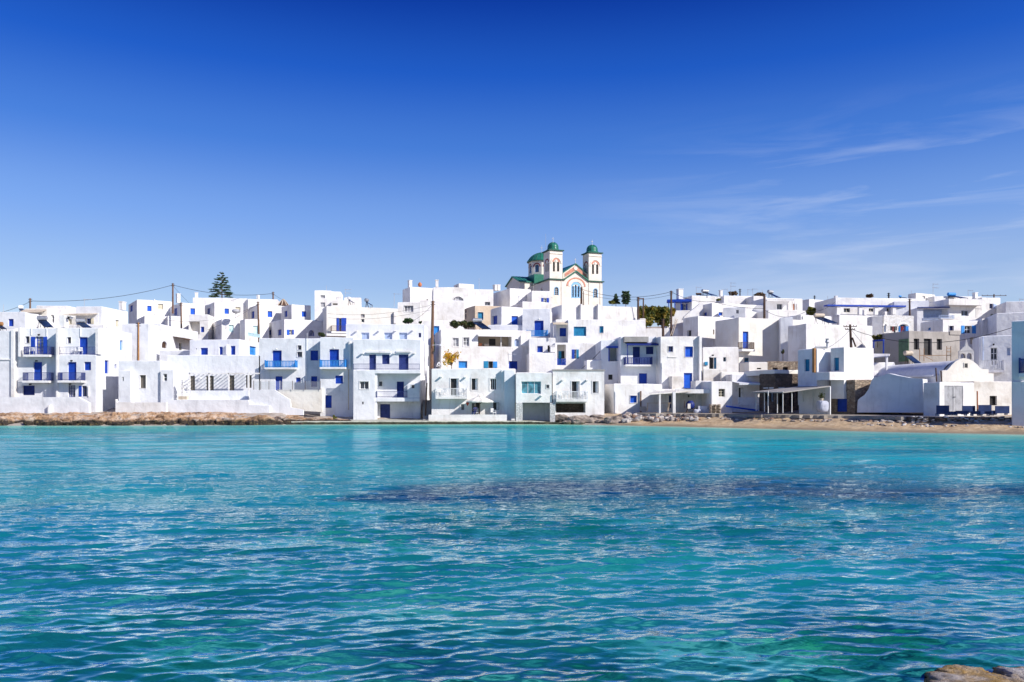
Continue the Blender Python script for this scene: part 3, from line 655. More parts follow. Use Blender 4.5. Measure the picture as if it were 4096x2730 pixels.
p = at(0, 4095, 2705, 8.45)
o = rock_mesh('sea_rock', (p.x + .30, p.y - .20, -.10), 1.0, .66, .19, 'nearrock', 5, None, (p.x, p.y, 0), (150, 90), .55, True, -.25, (.8, .7), 7); tag(o, 'wet grey and golden brown rock breaking the water', 'rock')
o = rock_mesh('sea_rock', (p.x - .42, p.y + .16, -.06), .34, .20, .10, 'nearrock', 8, None, (p.x - .4, p.y, 0), (70, 40), .7, True, .2, (.8, .7), 6); tag(o, 'small weed covered rock tip beside the larger wet rock', 'rock')
# ------------------------------------------------------------------ houses, front rows first
fin = lambda x0, y0, x1, y1, n=(.002, .5), nm='buttress', m='white', f='F': (f, 'box', x0, y0, x1, y1, m, {'n': n, 'name': nm})
chim = lambda x0, y0, x1, y1, n=(-1.3, -.7), m='white', f='F': (f, 'box', x0, y0, x1, y1, m, {'n': n, 'name': 'chimney', 'cap': 1})
def H(label, c, D, x0, x1, top, bot, **k):
    return House(label, c, x0, bot, D).block(c, D, x0, x1, top, bot, **k)

# --- left end, waterfront
h = H('three storey house with white balconies and cobalt doors at far left of waterfront', 1, 95, 155, 1030, 488, 1290, right=1335, mat='whiteb', items=[
    ('F', 'W', 258, 573, 300, 640, 'n', {'g': (1, 1), 'sur': .05}), ('F', 'W', 362, 575, 437, 752, 'b', {'g': (2, 5), 'pane': 'white_curtain'}),
    ('F', 'leaf', 315, 577, 356, 752, 'b'), ('F', 'leaf', 440, 577, 477, 752, 'b'), ('F', 'bal', 238, 675, 497, 757, 'n', {'p': 1.0, 'th': .25}),
    ('F', 'D', 338, 832, 425, 1018, 'b'), ('F', 'bal', 230, 937, 490, 1020, 'n', {'p': 1.0, 'th': .25}),
    ('F', 'S', 228, 1070, 350, 1167, 'N'), ('F', 'W', 680, 580, 720, 642, 'n', {'g': (1, 1), 'sur': .05}), ('F', 'D', 800, 580, 886, 757, 'b'),
    ('F', 'lamp', 400, 556, 0, 0, 'k'), ('F', 'lamp', 376, 820, 0, 0, 'k'), ('F', 'lamp', 314, 1057, 0, 0, 'k'),
    fin(222, 488, 240, 780, (.002, .75)), fin(565, 488, 583, 1290, (.002, 1.15)), fin(1004, 500, 1030, 757, (.002, .9)), fin(160, 488, 176, 1290, (.002, .35)),
    ('F', 'pipe', 320, 488, 320, 560, 'w'), ('F', 'pipe', 475, 488, 475, 575, 'w'), ('F', 'pipe', 815, 488, 815, 570, 'w'),
    ('R', 'S1', 1215, 613, 1243, 712, 'l'), ('R', 'D', 1060, 815, 1100, 948, 'b'), ('R', 'S1', 1160, 855, 1180, 898, 'b'),
    ('F', 'box', 638, 366, 692, 487, 'white', {'n': (-1.4, -.6), 'name': 'chimney'}), ('F', 'box', 652, 372, 676, 392, 'dark', {'n': (-.599, -.58), 'name': 'chimney_opening'}),
    ('F', 'arc', 638, 356, 692, 367, 'white', {'t': .35, 'n': (-1.4, -.6)})])
h.block(1, 94, 580, 968, 760, 1290, T=1.6, mat='whiteb', items=[
    ('F', 'D', 685, 832, 772, 1018, 'b'), ('F', 'S', 850, 830, 920, 915, 'b'), ('F', 'bal', 585, 937, 820, 1018, 'n', {'p': .9, 'th': .25}),
    ('F', 'W', 690, 1068, 762, 1186, 'n', {'g': (3, 4), 'pane': 'white_curtain'}), ('F', 'W', 828, 1073, 877, 1180, 'n', {'g': (2, 3)}), ('F', 'leaf', 798, 1073, 827, 1180, 'b'),
    ('F', 'rail', 590, 678, 962, 757, 'n', {'p': -.08, 'st': 'thin'}), ('F', 'lamp', 730, 818, 0, 0, 'k'), ('F', 'lamp', 717, 1055, 0, 0, 'k'), fin(893, 1075, 903, 1182, (.002, .12), 'pilaster')])
H('plain white wing at the left picture edge beside the balcony house', 1, 94.6, -150, 153, 512, 1290, T=6, mat='whiteb', items=[fin(120, 505, 150, 1290, (.002, .2), 'pilaster'), ('F', 'box', -150, 800, 130, 812, 'white', {'n': (.002, .12), 'name': 'ledge'})])
profile_wall('long white waterfront wall with sloped end below the balcony house', 1, 91, [(-150, 1187), (790, 1187), (897, 1247), (899, 1370), (500, 1400), (-150, 1380)], mat='whiteb', th=.5)
profile_wall('short white buttress standing against the long left waterfront wall', 1, 90.6, [(482, 1268), (500, 1268), (500, 1410), (482, 1410)], mat='white', th=.6)
H('low blank white annex in the gap right of the balcony house', 1, 99, 985, 1130, 950, 1290, T=5, mat='white')

# --- low long house with pergola
h = H('low white waterfront house with brown slatted shutters and long white pergola', 2, 97.5, 390, 1245, 836, 1300, T=9, mat='whiteb', items=[
    ('F', 'S', 600, 1025, 645, 1158, 'g'), ('F', 'S1', 747, 1025, 766, 1158, 'g'), ('F', 'S', 780, 1025, 818, 1158, 'g'), ('F', 'S', 960, 1020, 1008, 1158, 'g'), ('F', 'S1', 1113, 1018, 1129, 1135, 'g'), ('F', 'S1', 1143, 1018, 1167, 1135, 'g'),
    ('F', 'box', 590, 996, 1238, 1008, 'white', {'n': (1.6, 1.72), 'name': 'pergola_beam'})] +
    [('F', 'box', x, 997, x + 9, 1250, 'white', {'n': (1.6, 1.72), 'name': 'pergola_post'}) for x in (590, 769, 950)] + [('F', 'box', 1130, 990, 1143, 1295, 'white', {'n': (1.6, 1.75), 'name': 'pergola_post'})] +
    [('F', 'box', 600 + i * 42, 1000, 604 + i * 42, 1007, 'white', {'n': (.002, 1.6), 'name': 'pergola_rafter'}) for i in range(15)] +
    [('F', 'lamp', 700, 1045, 0, 0, 'w'), ('F', 'lamp', 885, 1045, 0, 0, 'w')])
h.block(2, 94.5, -60, 325, 884, 1300, right=465, mat='whiteb', items=[('F', 'S1', 138, 1018, 193, 1138, 'g', {'sur': .05})])
h.block(2, 94.2, 328, 445, 968, 1300, right=590, mat='whiteb', items=[('F', 'W', 350, 1005, 387, 1073, 'w', {'g': (1, 2)})])
h.block(2, 93.4, -60, 50, 975, 1300, T=1.4, mat='whiteb', items=[('F', 'W', -28, 1034, -12, 1072, 'w', {'g': (1, 1)})])
for i in range(5): pass
profile_wall('white terrace parapet under the pergola of the low waterfront house', 2, 94.6, [(578, 1160), (1140, 1160), (1140, 1250), (578, 1250)], mat='whiteb', th=.3)
profile_wall('white retaining wall on the rocks below the pergola terrace', 2, 93.2, [(380, 1246), (1135, 1246), (1150, 1290), (1330, 1300), (1330, 1400), (380, 1380)], mat='whiteb', th=1.5)
profile_wall('low white wall on orange rocks left of the pergola terrace', 2, 92.3, [(-88, 1240), (-80, 1268), (378, 1270), (378, 1370), (-88, 1375)], mat='white', th=.5)
st = House('white open stair rack beside the pergola of the low house', 2, 540, 1240, 93.6, 'stair', 'stair', None); fr = Frame((kx(2, 505) * 93.6, 93.6), (1, 0))
for x in (508, 530, 575):
    u0, u1, z0, z1 = fr.rect(2, x, 1030 if x == 530 else 1060, x + 5, 1210); m = MB(); m.fbox(fr, u0, u1, -.1, 0, z0, z1); st.mb(m, 'post', 'white')
for y in (1063, 1100, 1137, 1174):
    u0, u1, z0, z1 = fr.rect(2, 508, y, 580, y + 7); m = MB(); m.fbox(fr, u0, u1, -.5, -.102, z0, z1); st.mb(m, 'tread', 'white')
u0, u1, z0, z1 = fr.rect(2, 500, 1212, 578, 1243); m = MB(); m.fbox(fr, u0, u1, -.3, .3, z0, z1); st.mb(m, 'bottom_step', 'c_beige')

# --- blue balcony house
h = H('grey white house with two bright blue wooden balconies on the waterfront', 3, 97.5, 88, 690, 622, 1320, T=8, mat='whiteb', items=[
    ('F', 'D', 220, 742, 310, 908, 'b'), ('F', 'bal', 148, 842, 443, 908, 'l', {'p': .95, 'st': 'wood', 'th': .22}), ('F', 'W', 468, 692, 505, 735, 'N', {'g': (1, 1), 'sur': .06}), ('F', 'W', 462, 755, 512, 806, 'N', {'g': (1, 1), 'sur': .06}),
    ('F', 'D', 248, 995, 317, 1135, 'b'), ('F', 'S', 448, 1007, 495, 1057, 'b'), ('F', 'S1', 592, 742, 667, 840, 'b'), ('F', 'S1', 597, 995, 658, 1098, 'b'), ('F', 'lamp', 264, 726, 0, 0, 'w'), ('F', 'lamp', 281, 978, 0, 0, 'w'),
    ('F', 'pipe', 556, 622, 556, 1125, 'w'), ('F', 'pipe', 560, 570, 560, 625, 's')])
h.block(3, 96.1, 688, 1012, 613, 1340, T=5, mat='whiteb', items=[
    ('F', 'D', 778, 730, 872, 904, 'b'), ('F', 'bal', 686, 836, 930, 905, 'l', {'p': .95, 'st': 'wood', 'th': .22}), ('F', 'S1', 835, 988, 912, 1067, 'b'), ('F', 'D', 738, 1182, 800, 1305, 'b'),
    ('F', 'lamp', 824, 714, 0, 0, 'w'), fin(972, 650, 990, 925, (.002, .3)), ('F', 'pipe', 966, 925, 966, 1325, 'beige'), fin(690, 1110, 712, 1340, (.002, .25))])
profile_wall('white wall with sloping stair end below the blue balconies', 3, 93.6, [(-5, 1130), (238, 1127), (390, 1225), (400, 1300), (520, 1325), (520, 1375), (-5, 1375)], mat='whiteb', th=.4)
profile_wall('white terrace wall carrying a glass balustrade', 3, 95.0, [(262, 1126), (705, 1126), (705, 1345), (262, 1320)], mat='warm', th=.4)
g = House('clear glass balustrade with thin brown posts on the terrace wall', 3, 480, 1125, 94.8, 'glass_balustrade', 'balustrade', None); fr = Frame((kx(3, 35) * 94.8, 94.8), (1, 0))
xs = [35, 105, 185, 292, 415, 540, 688]
for i, x in enumerate(xs):
    u0, u1, z0, z1 = fr.rect(3, x - 2, 1040, x + 2, 1126); m = MB(); m.fbox(fr, u0, u1, -.05, .0, z0, z1 + .02); g.mb(m, 'post', 'c_brown' if i != 3 else 'c_w')
    if i < 6:
        a, b_, z0, z1 = fr.rect(3, x + 3, 1045, xs[i + 1] - 3, 1124); m = MB(); m.fbox(fr, a, b_, -.03, -.015, z0, z1); g.mb(m, 'glass_panel', 'clear')

# --- navy railing house
h = H('tall white waterfront house with long navy terrace railing and loggia', 4, 95.2, -212, 445, 634, 1400, right=557, mat='whiteb', items=[
    ('F', 'D', -58, 782, 10, 932, 'n'), ('F', 'S', 68, 782, 142, 872, 'n'), ('F', 'D', 232, 782, 328, 932, 'n'),
    ('F', 'box', 48, 752, 158, 768, 'white', {'n': (.002, .3), 'name': 'ledge'}), ('F', 'box', 210, 745, 352, 762, 'white', {'n': (.002, .3), 'name': 'ledge'}), ('F', 'box', -82, 752, 50, 766, 'white', {'n': (.002, .3), 'name': 'ledge'}),
    ('F', 'spout', 187, 770, 0, 0), ('F', 'spout', 385, 770, 0, 0), ('F', 'spout', -120, 770, 0, 0), ('F', 'D', 213, 1047, 283, 1203, 'N'), ('F', 'W', 35, 1043, 72, 1093, 'w', {'g': (1, 1), 'sur': .12}),
    ('F', 'D', 50, 1268, 148, 1405, 'n'), ('R', 'S1', 517, 800, 532, 895, 'w'), ('F', 'spout', 195, 1250, 0, 0), ('F', 'spout', 365, 1246, 0, 0)])
h.block(4, 93.6, -212, -2, 932, 1405, T=1.7, mat='whiteb', items=[('F', 'W', -150, 1045, -62, 1120, 'w', {'g': (2, 1), 'sur': .06}), ('F', 'K', -128, 1245, -112, 1270, 'k'), ('F', 'rail', -210, 872, 2, 930, 'n', {'p': -.06, 'st': 'iron'})])
h.block(4, 93.6, -2, 440, 932, 966, T=1.65, mat='whiteb', drop=.0, name='terrace_slab', items=[('F', 'rail', 5, 872, 436, 931, 'n', {'p': -.06, 'st': 'iron'})])
h.block(4, 93.7, -2, 437, 1205, 1242, T=1.55, mat='whiteb', drop=.0, name='balcony_slab', items=[('F', 'rail', 12, 1142, 314, 1203, 'n', {'p': -.06})])
h.block(4, 93.75, 318, 436, 1064, 1205, T=1.5, mat='whiteb', drop=.0, name='bay', items=[('F', 'W', 358, 1073, 387, 1112, 'N', {'g': (1, 1), 'sur': .04})])
h.block(4, 93.8, 2, 20, 966, 1400, T=.3, mat='whiteb', name='pillar')
h.block(4, 99.5, -285, 478, 482, 640, right=520, mat='whiteb', items=[('F', 'S', 90, 567, 168, 634, 'p'), ('F', 'S', 235, 567, 315, 634, 'p'), ('F', 'S', -135, 567, -58, 634, 'p'), ('F', 'S1', 427, 570, 452, 613, 'n'), ('F', 'spout', 40, 550, 0, 0), ('F', 'spout', 202, 548, 0, 0), ('F', 'spout', 372, 544, 0, 0), ('F', 'spout', -180, 552, 0, 0)])

# --- umbrella house
h = H('white waterfront house with white balcony and garden parasol before it', 4, 91.5, 555, 1378, 918, 1380, T=8, mat='white', rot=2, items=[
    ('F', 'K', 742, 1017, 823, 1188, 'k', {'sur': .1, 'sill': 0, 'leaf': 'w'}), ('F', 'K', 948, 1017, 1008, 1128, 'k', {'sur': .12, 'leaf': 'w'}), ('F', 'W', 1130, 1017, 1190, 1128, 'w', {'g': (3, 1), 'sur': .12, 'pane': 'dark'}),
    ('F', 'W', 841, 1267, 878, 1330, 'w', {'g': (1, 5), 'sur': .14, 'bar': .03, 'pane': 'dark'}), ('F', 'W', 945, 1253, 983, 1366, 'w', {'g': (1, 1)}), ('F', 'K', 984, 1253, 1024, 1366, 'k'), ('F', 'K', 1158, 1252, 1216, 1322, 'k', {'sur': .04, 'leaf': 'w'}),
    ('F', 'bal', 597, 1112, 901, 1192, 'w', {'p': 1.0, 'st': 'white', 'th': .28}), ('F', 'spout', 648, 1000, 0, 0), ('F', 'spout', 885, 1003, 0, 0), fin(1238, 935, 1268, 1380, (.002, .45))])
h.block(4, 91.0, 1268, 1370, 930, 1380, T=2, mat='whiteb', rot=2, name='wall')
profile_wall('low white quay wall stained dark at its foot before the parasol', 4, 89.9, [(525, 1373), (875, 1371), (1293, 1371), (1293, 1437), (525, 1437)], mat='white', th=.35)

# --- bay window house on pillars and white balcony house
h = H('small white house with wide turquoise curtained window standing on stone pillars', 5, 89.4, 157, 508, 957, 1253, T=6, mat='white', drop=0, rot=2, items=[
    ('F', 'W', 210, 1045, 402, 1167, 'w', {'g': (3, 1), 'pane': 'curtain'}), ('F', 'W', 453, 1077, 484, 1112, 'w', {'g': (1, 1), 'sur': .05}), ('F', 'spout', 405, 1185, 0, 0)])
h.block(5, 92.5, 150, 520, 1250, 1400, T=3, mat='whiteb', name='undercroft_wall')
h.block(5, 89.3, 156, 222, 1254, 1425, T=.9, mat='whitestone', name='stone_pillar', drop=.2); h.block(5, 89.3, 490, 541, 1254, 1425, T=.9, mat='whitestone', name='stone_pillar', drop=.2)
h = H('white waterfront house with white balcony over a dark open cellar', 5, 90.0, 517, 1022, 930, 1352, T=8, mat='white', rot=3, cap=('concrete', .14), items=[
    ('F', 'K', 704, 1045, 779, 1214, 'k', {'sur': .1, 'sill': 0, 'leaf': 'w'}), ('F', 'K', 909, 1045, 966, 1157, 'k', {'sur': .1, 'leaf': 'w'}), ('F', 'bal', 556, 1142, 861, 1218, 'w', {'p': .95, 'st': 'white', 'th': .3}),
    ('F', 'V', 548, 1260, 838, 1352, 'stonedark', {'dp': 1.6}), ('F', 'spout', 612, 1032, 0, 0), ('F', 'spout', 848, 1033, 0, 0)])
h = H('low white house with one cobalt window beside the open porch', 5, 90.5, 1118, 1590, 1068, 1357, left=1026, mat='white', rot=9, items=[('F', 'S1', 1275, 1184, 1341, 1254, 'B', {'sur': .06}), fin(1125, 1145, 1145, 1357, (.002, .12), 'pilaster'), ('F', 'box', 1370, 1140, 1380, 1350, 'c_wood', {'n': (.1, .25), 'name': 'downpipe'})])

# --- navy canopy balcony house
h = H('white house with navy canopy and navy wooden balcony under a concrete roof edge', 6, 95, -42, 342, 607, 1075, T=8, mat='whiteb', rot=3, items=[
    ('F', 'D', 77, 706, 148, 880, 'N'), ('F', 'S', 206, 704, 280, 778, 'N'), ('F', 'awn', 0, 664, 328, 686, 'N', {'p': 1.0, 'name': 'canopy'}), ('F', 'bal', 6, 810, 264, 880, 'n', {'p': .95, 'st': 'wood', 'th': .2}), ('F', 'S', 138, 966, 217, 1070, 'b'),
    ('F', 'box', 6, 686, 14, 880, 'c_N', {'n': (.85, .95), 'name': 'canopy_post'}), ('F', 'box', 300, 607, 340, 700, 'grimy', {'n': (.002, .3), 'name': 'pilaster'}), ('F', 'box', -20, 612, 215, 664, 'concrete', {'n': (.003, .9), 'name': 'roof_edge'})])
h = H('white house with blue framed corner porch and small square window', 5, 97, 990, 1176, 642, 1075, T=8, mat='whiteb', rot=0, items=[
    ('F', 'V', 1062, 712, 1156, 848, 'white', {'dp': 1.8}), ('F', 'box', 1040, 702, 1158, 718, 'c_b', {'n': (.01, .5), 'name': 'porch_beam'}), ('F', 'box', 1062, 718, 1074, 848, 'c_b', {'n': (-.2, -.05), 'name': 'porch_post'}), ('F', 'K', 1062, 978, 1103, 1028, 'k', {'sur': .05})])
h = H('bright white house with four cobalt openings in the middle of the bay', 6, 93.5, 350, 738, 603, 1120, T=7, mat='white', rot=8, items=[
    ('F', 'W', 423, 700, 472, 755, 'b', {'g': (2, 1), 'sur': .05}), ('F', 'S', 588, 703, 667, 806, 'B', {'sur': .05}), ('F', 'D', 577, 962, 660, 1112, 'B'), ('F', 'box', 420, 805, 508, 810, 'white', {'n': (.002, .1), 'name': 'ledge'}),
    fin(714, 603, 738, 1050, (.002, .5)), ('F', 'pipe', 360, 865, 360, 1140, 'w')])
h.block(6, 92.6, 460, 578, 992, 1140, left=380, mat='grimy', rot=8)
# porch with lean-to roof
pz = House('open white porch with lean-to roof and square posts over the sand', 6, 480, 1358, 87.5, 'porch', 'porch', None)
fr = Frame((kx(6, 228) * 87.5, 87.5), (math.cos(.07), math.sin(.07)))
def quadslab(c, pts, th):
    m = MB(); q = [at(c, x, y, d) for x, y, d in pts]; m.box8([v - Vector((0, 0, th)) for v in q] + q); return m
pz.mb(quadslab(6, [(228, 1166, 86.8), (850, 1124, 88.6), (850, 1112, 92.5), (330, 1130, 92.5)], .12), 'roof', 'grimy')  # dull stained tone here stands in for shade on the roof
for x, d in ((335, 87.2), (470, 87.0), (845, 88.4)):
    f2 = Frame((kx(6, x) * d, d), (1, 0)); u0, u1, z0, z1 = f2.rect(6, x, 1150, x + (27 if x == 470 else 16), 1360); m = MB(); m.fbox(f2, u0, u1, -.3, 0, z0 - .2, z1); pz.mb(m, 'post', 'white')
f2 = Frame((kx(6, 497) * 88, 88), (1, 0)); u0, u1, z0, z1 = f2.rect(6, 497, 1122, 842, 1162); m = MB(); m.fbox(f2, u0, u1, -.2, 0, z0, z1); pz.mb(m, 'front_beam', 'white')
h = H('shadowed white store room at the back of the open porch', 6, 91.2, 225, 850, 1118, 1357, T=2, mat='white', rot=3, items=[('F', 'D', 238, 1182, 313, 1332, 'N'), ('F', 'D', 430, 1180, 455, 1308, 'N'), ('F', 'K', 617, 1180, 635, 1200, 'k'), ('F', 'S1', 715, 1167, 752, 1200, 'beige'), ('F', 'S1', 778, 1167, 818, 1200, 'beige')])
h = H('small white house with cream six pane window behind the sand', 6, 87.6, 846, 1050, 1044, 1352, T=6, mat='white', rot=8, items=[('F', 'W', 918, 1118, 980, 1195, 'e', {'g': (2, 3), 'sur': .0, 'dp': .3, 'pane': 'dark'}), fin(846, 1044, 862, 1352, (.002, .1), 'pilaster')])
h = H('white house with shaded veranda and white picket rail facing the beach', 6, 90.6, 1048, 1330, 975, 1345, T=5, mat='white', rot=2, items=[('F', 'K', 1115, 1107, 1166, 1268, 'k', {'leaf': 'w'}), ('F', 'S1', 1078, 1092, 1105, 1140, 'w'), ('F', 'awn', 1048, 1046, 1312, 1070, 'whiteb', {'p': 2.6, 'name': 'canopy'}), ('F', 'rail', 1116, 1205, 1312, 1276, 'w', {'p': 2.2, 'st': 'picket'}), ('F', 'box', 1050, 1276, 1325, 1345, 'white', {'n': (.002, 2.4), 'name': 'plinth'})])
rm = MB(); a_, b_ = at(6, 990, 1288, 87.0), at(6, 1300, 1330, 85.5); rm.beam(a_, b_, .09, 4); tag(rm.build('ramp_rail', 'c_b', None, a_), 'sloping cobalt blue ramp edge before the veranda', 'rail')
H('long cream terrace wall block above the beach houses', 6, 93.5, 770, 1000, 926, 1050, T=2, mat='grimy', rot=2); H('whitish flat roofed block above the veranda house', 6, 93.0, 946, 1330, 955, 1060, T=3, mat='warm', rot=4)
H('narrow white block between porch roof and cream terrace wall', 6, 90.5, 692, 850, 1040, 1130, T=2, mat='white', rot=3)

# --- middle slope behind the waterfront (left to right)
h = H('tall white house with cobalt balcony door in a grey rendered gable', 6, 106, 1115, 1740, 418, 930, left=885, mat='warm', rot=20, items=[('F', 'D', 1155, 556, 1210, 725, 'B'), ('F', 'bal', 1150, 660, 1268, 728, 'brown', {'p': .9, 'th': .3}), ('F', 'W', 1170, 813, 1220, 922, 't', {'g': (2, 3)}), ('F', 'K', 1290, 910, 1335, 928, 'k')])
h = H('small white house with turquoise door and turquoise meter box', 6, 101, 765, 1112, 708, 930, T=6, mat='white', rot=6, items=[('F', 'K', 826, 810, 872, 922, 'k'), ('F', 'D', 873, 810, 897, 922, 't'), ('F', 'W', 963, 808, 992, 850, 't', {'g': (1, 1)}), ('F', 'box', 780, 853, 808, 888, 'c_t', {'n': (.002, .15), 'name': 'meter_box'}), ('F', 'lamp', 857, 788, 0, 0, 'k')])
h = H('white block house with narrow pale shutter behind the cobalt windows', 6, 113, 716, 1130, 405, 720, left=570, mat='white', rot=24, items=[('L', 'K', 612, 545, 650, 603, 'k', {'sur': .04}), ('F', 'S1', 862, 536, 877, 585, 'beige')])
h = H('blank white cube house with a chimney slot below the concrete shell', 7, 100, 550, 1200, 480, 760, left=372, mat='white', rot=18)
H('pale tall wall block between the two blank white houses', 7, 106, 300, 420, 420, 850, T=6, mat='whiteb', rot=-12)
H('white roof block with small arched niche above blank cube house', 7, 112, 498, 800, 392, 500, left=295, mat='white', rot=20, items=[('F', 'SA', 505, 400, 520, 438, 'p')])

# blue shadow corner house on the beach
R_ = 27
h = H('blue shadowed corner house with turquoise shutters and tall rusty flue', 7, 82.0, 655, 800, 722, 1090, left=470, mat='whiteb', rot=R_, items=[('L', 'S', 535, 828, 583, 945, 't'), ('L', 'box', 627, 720, 648, 958, 'c_rust', {'n': (.002, .25), 'name': 'flue'})])
h.block(7, 80.8, 921, 1213, 706, 1022, left=790, mat='white', rot=R_, items=[('L', 'D', 822, 812, 872, 940, 't')])
h.block(7, 79.85, 781, 1000, 946, 1030, left=650, mat='white', rot=R_, drop=0)
h.block(7, 80.0, 1030, 1214, 1026, 1346, left=782, mat='stonewall', rot=R_, items=[('L', 'D', 848, 1146, 950, 1342, 'b', {'dp': .3})], name='stone_wall')
h.block(7, 80.35, 785, 793, 1086, 1340, left=480, mat='whiteb', rot=R_, items=[('L', 'W', 517, 1132, 553, 1245, 't', {'g': (2, 2)}), ('L', 'D', 612, 1132, 642, 1330, 't'), ('L', 'W', 698, 1117, 736, 1240, 't', {'g': (2, 2)})])
m = MB(); P0 = at(7, 640, 712, 82.5); m.beam(P0 - Vector((0, 0, 4.2)), P0, .11, 8); m.beam(P0, P0 + Vector((1.2, -.1, 0)), .11, 8); m.beam(P0 + Vector((1.2, -.1, 0)), P0 + Vector((1.2, -.1, .45)), .11, 8); m.lathe(tuple(P0 + Vector((1.2, -.1, .4))), [(.12, 0), (.22, .15), (.14, .35), (.2, .5), (0, .52)], 10); h.mb(m, 'flue_pipe', 'c_steel')
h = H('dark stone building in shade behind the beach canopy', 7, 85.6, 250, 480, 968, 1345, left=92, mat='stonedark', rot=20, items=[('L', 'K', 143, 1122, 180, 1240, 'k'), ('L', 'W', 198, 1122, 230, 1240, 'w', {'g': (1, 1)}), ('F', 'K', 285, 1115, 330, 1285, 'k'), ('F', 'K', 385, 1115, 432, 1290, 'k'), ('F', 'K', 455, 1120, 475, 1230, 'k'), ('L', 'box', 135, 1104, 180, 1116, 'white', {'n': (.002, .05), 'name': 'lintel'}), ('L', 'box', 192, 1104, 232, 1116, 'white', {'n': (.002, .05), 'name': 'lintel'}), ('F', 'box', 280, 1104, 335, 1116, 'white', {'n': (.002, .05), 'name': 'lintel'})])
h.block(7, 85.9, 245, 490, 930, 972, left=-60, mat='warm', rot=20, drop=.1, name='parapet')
H('ruined pinkish stone wall with two dark openings above the stone building', 7, 95, 175, 480, 846, 940, T=1.0, mat='stonewall', rot=4, items=[('F', 'K', 222, 912, 270, 934, 'k'), ('F', 'K', 322, 904, 372, 936, 'k')])
H('small whitewashed outhouse left of the ruined stone wall', 7, 94, -10, 172, 852, 935, T=3, mat='warm', rot=4, items=[('F', 'K', 68, 912, 110, 926, 'k')])
cn = House('low corrugated beach canopy on thin white poles', 7, 320, 1355, 80, 'beach_canopy', 'canopy', None)
cn.mb(quadslab(7, [(20, 1146, 82.5), (322, 1150, 77.6), (778, 1088, 80.2), (470, 1092, 85.0)], .10), 'roof', 'concrete')  # grey puts the canopy's shade into its colour
for x, yb, d in ((60, 1335, 82.5), (142, 1342, 81.0), (178, 1357, 79.2), (268, 1355, 79.6), (322, 1357, 77.9), (410, 1348, 78.6)):
    m = MB(); a_ = at(7, x, yb, d); t_ = at(7, x, 1140, d); m.beam(a_, t_, .045, 6); cn.mb(m, 'pole', 'white')

# right end: chapel court, concrete shell, houses
h = H('white gate house with grey double metal gate beside the chapel', 8, 72.9, 545, 885, 1050, 1345, left=388, mat='white', rot=18, items=[('F', 'D', 592, 1087, 684, 1335, 's', {'dp': .12}), ('F', 'D', 686, 1087, 776, 1335, 's', {'dp': .12}), ('F', 'box', 680, 1195, 700, 1202, 'c_black', {'n': (.01, .05), 'name': 'gate_chain'})])
h.block(8, 74.6, 880, 1300, 1043, 1345, T=5, mat='grimy', rot=10, items=[('F', 'W', 1036, 1187, 1106, 1280, 'k', {'g': (1, 5), 'pane': 'dark'})])
h = H('rounded blue shadowed house with navy balcony at right picture edge', 8, 65.0, 1900, 2300, 420, 1370, left=1252, width=2.0, mat='whiteb', rot=57, items=[('L', 'bal', 1330, 822, 1420, 965, 'n', {'p': .9, 'st': 'wood', 'th': .3})])
h.block(8, 64.8, 1895, 2300, 1035, 1372, left=1258, width=2.1, mat='whiteb', rot=57)
h = H('shaded pale blue white house with white wooden balcony near right edge', 8, 85, 932, 1330, 598, 1050, T=6, mat='whiteb', rot=-24, items=[('F', 'W', 1046, 714, 1112, 885, 'w', {'g': (2, 3)}), ('F', 'bal', 945, 838, 1178, 935, 'w', {'p': 1.0, 'st': 'wood', 'th': .25}), ('F', 'S1', 1206, 717, 1240, 790, 'p'), ('F', 'lamp', 1072, 682, 0, 0, 'k'), ('F', 'pipe', 970, 610, 970, 845, 'p')])
h = H('unfinished grey concrete house shell with black openings and green netting', 8, 93, 246, 742, 548, 860, left=8, mat='rawconcrete', rot=16, items=[('F', 'K', 292, 626, 345, 733, 'k', {'dp': .3}), ('F', 'K', 391, 626, 469, 787, 'k', {'dp': .3}), ('F', 'K', 517, 628, 569, 735, 'k', {'dp': .3}), ('F', 'box', 640, 548, 745, 588, 'rawconcrete', {'n': (.002, .1), 'name': 'lintel_beam'}), ('L', 'box', 150, 630, 246, 850, 'c_tarp', {'n': (.05, .1), 'name': 'netting'})])
H('dark grey house wall under the vine at the concrete shell', 7, 97, 1320, 1420, 570, 860, T=5, mat='concrete', rot=-10)
h = H('white stone arched house with laundry line and bright blue arch door', 8, 108, 0, 292, 392, 580, left=-165, mat='archstone', rot=16, items=[('F', 'DA', -2, 486, 20, 560, 'l', {}), ('F', 'WA', 140, 486, 240, 560, 'l', {'g': (2, 2)}), ('F', 'arc', -10, 466, 38, 500, 'white', {'t': .2}), ('F', 'arc', 130, 466, 250, 505, 'white', {'t': .2})])
h.block(7, 107.5, 1200, 1300, 405, 610, T=3, mat='white', rot=-22)
h = H('white house with light blue open shutters and arched blue door behind chapel', 8, 104, 578, 962, 440, 720, left=358, mat='white', rot=14, items=[('L', 'S', 430, 518, 458, 545, 'l'), ('F', 'W', 637, 500, 683, 565, 'n', {'g': (5, 1), 'bar': .05, 'sur': .06}), ('F', 'W', 792, 500, 858, 574, 'w', {'g': (2, 2)}), ('F', 'leaf', 756, 498, 788, 578, 'l'), ('F', 'leaf', 862, 498, 899, 576, 'l'), ('F', 'S1', 843, 613, 884, 680, 'beige')])
h.block(8, 105, 962, 1160, 430, 640, T=6, mat='white', rot=10, items=[('F', 'SA', 1036, 482, 1096, 575, 'l'), ('F', 'lamp', 1015, 495, 0, 0, 'w'), ('F', 'lamp', 1118, 495, 0, 0, 'w')])
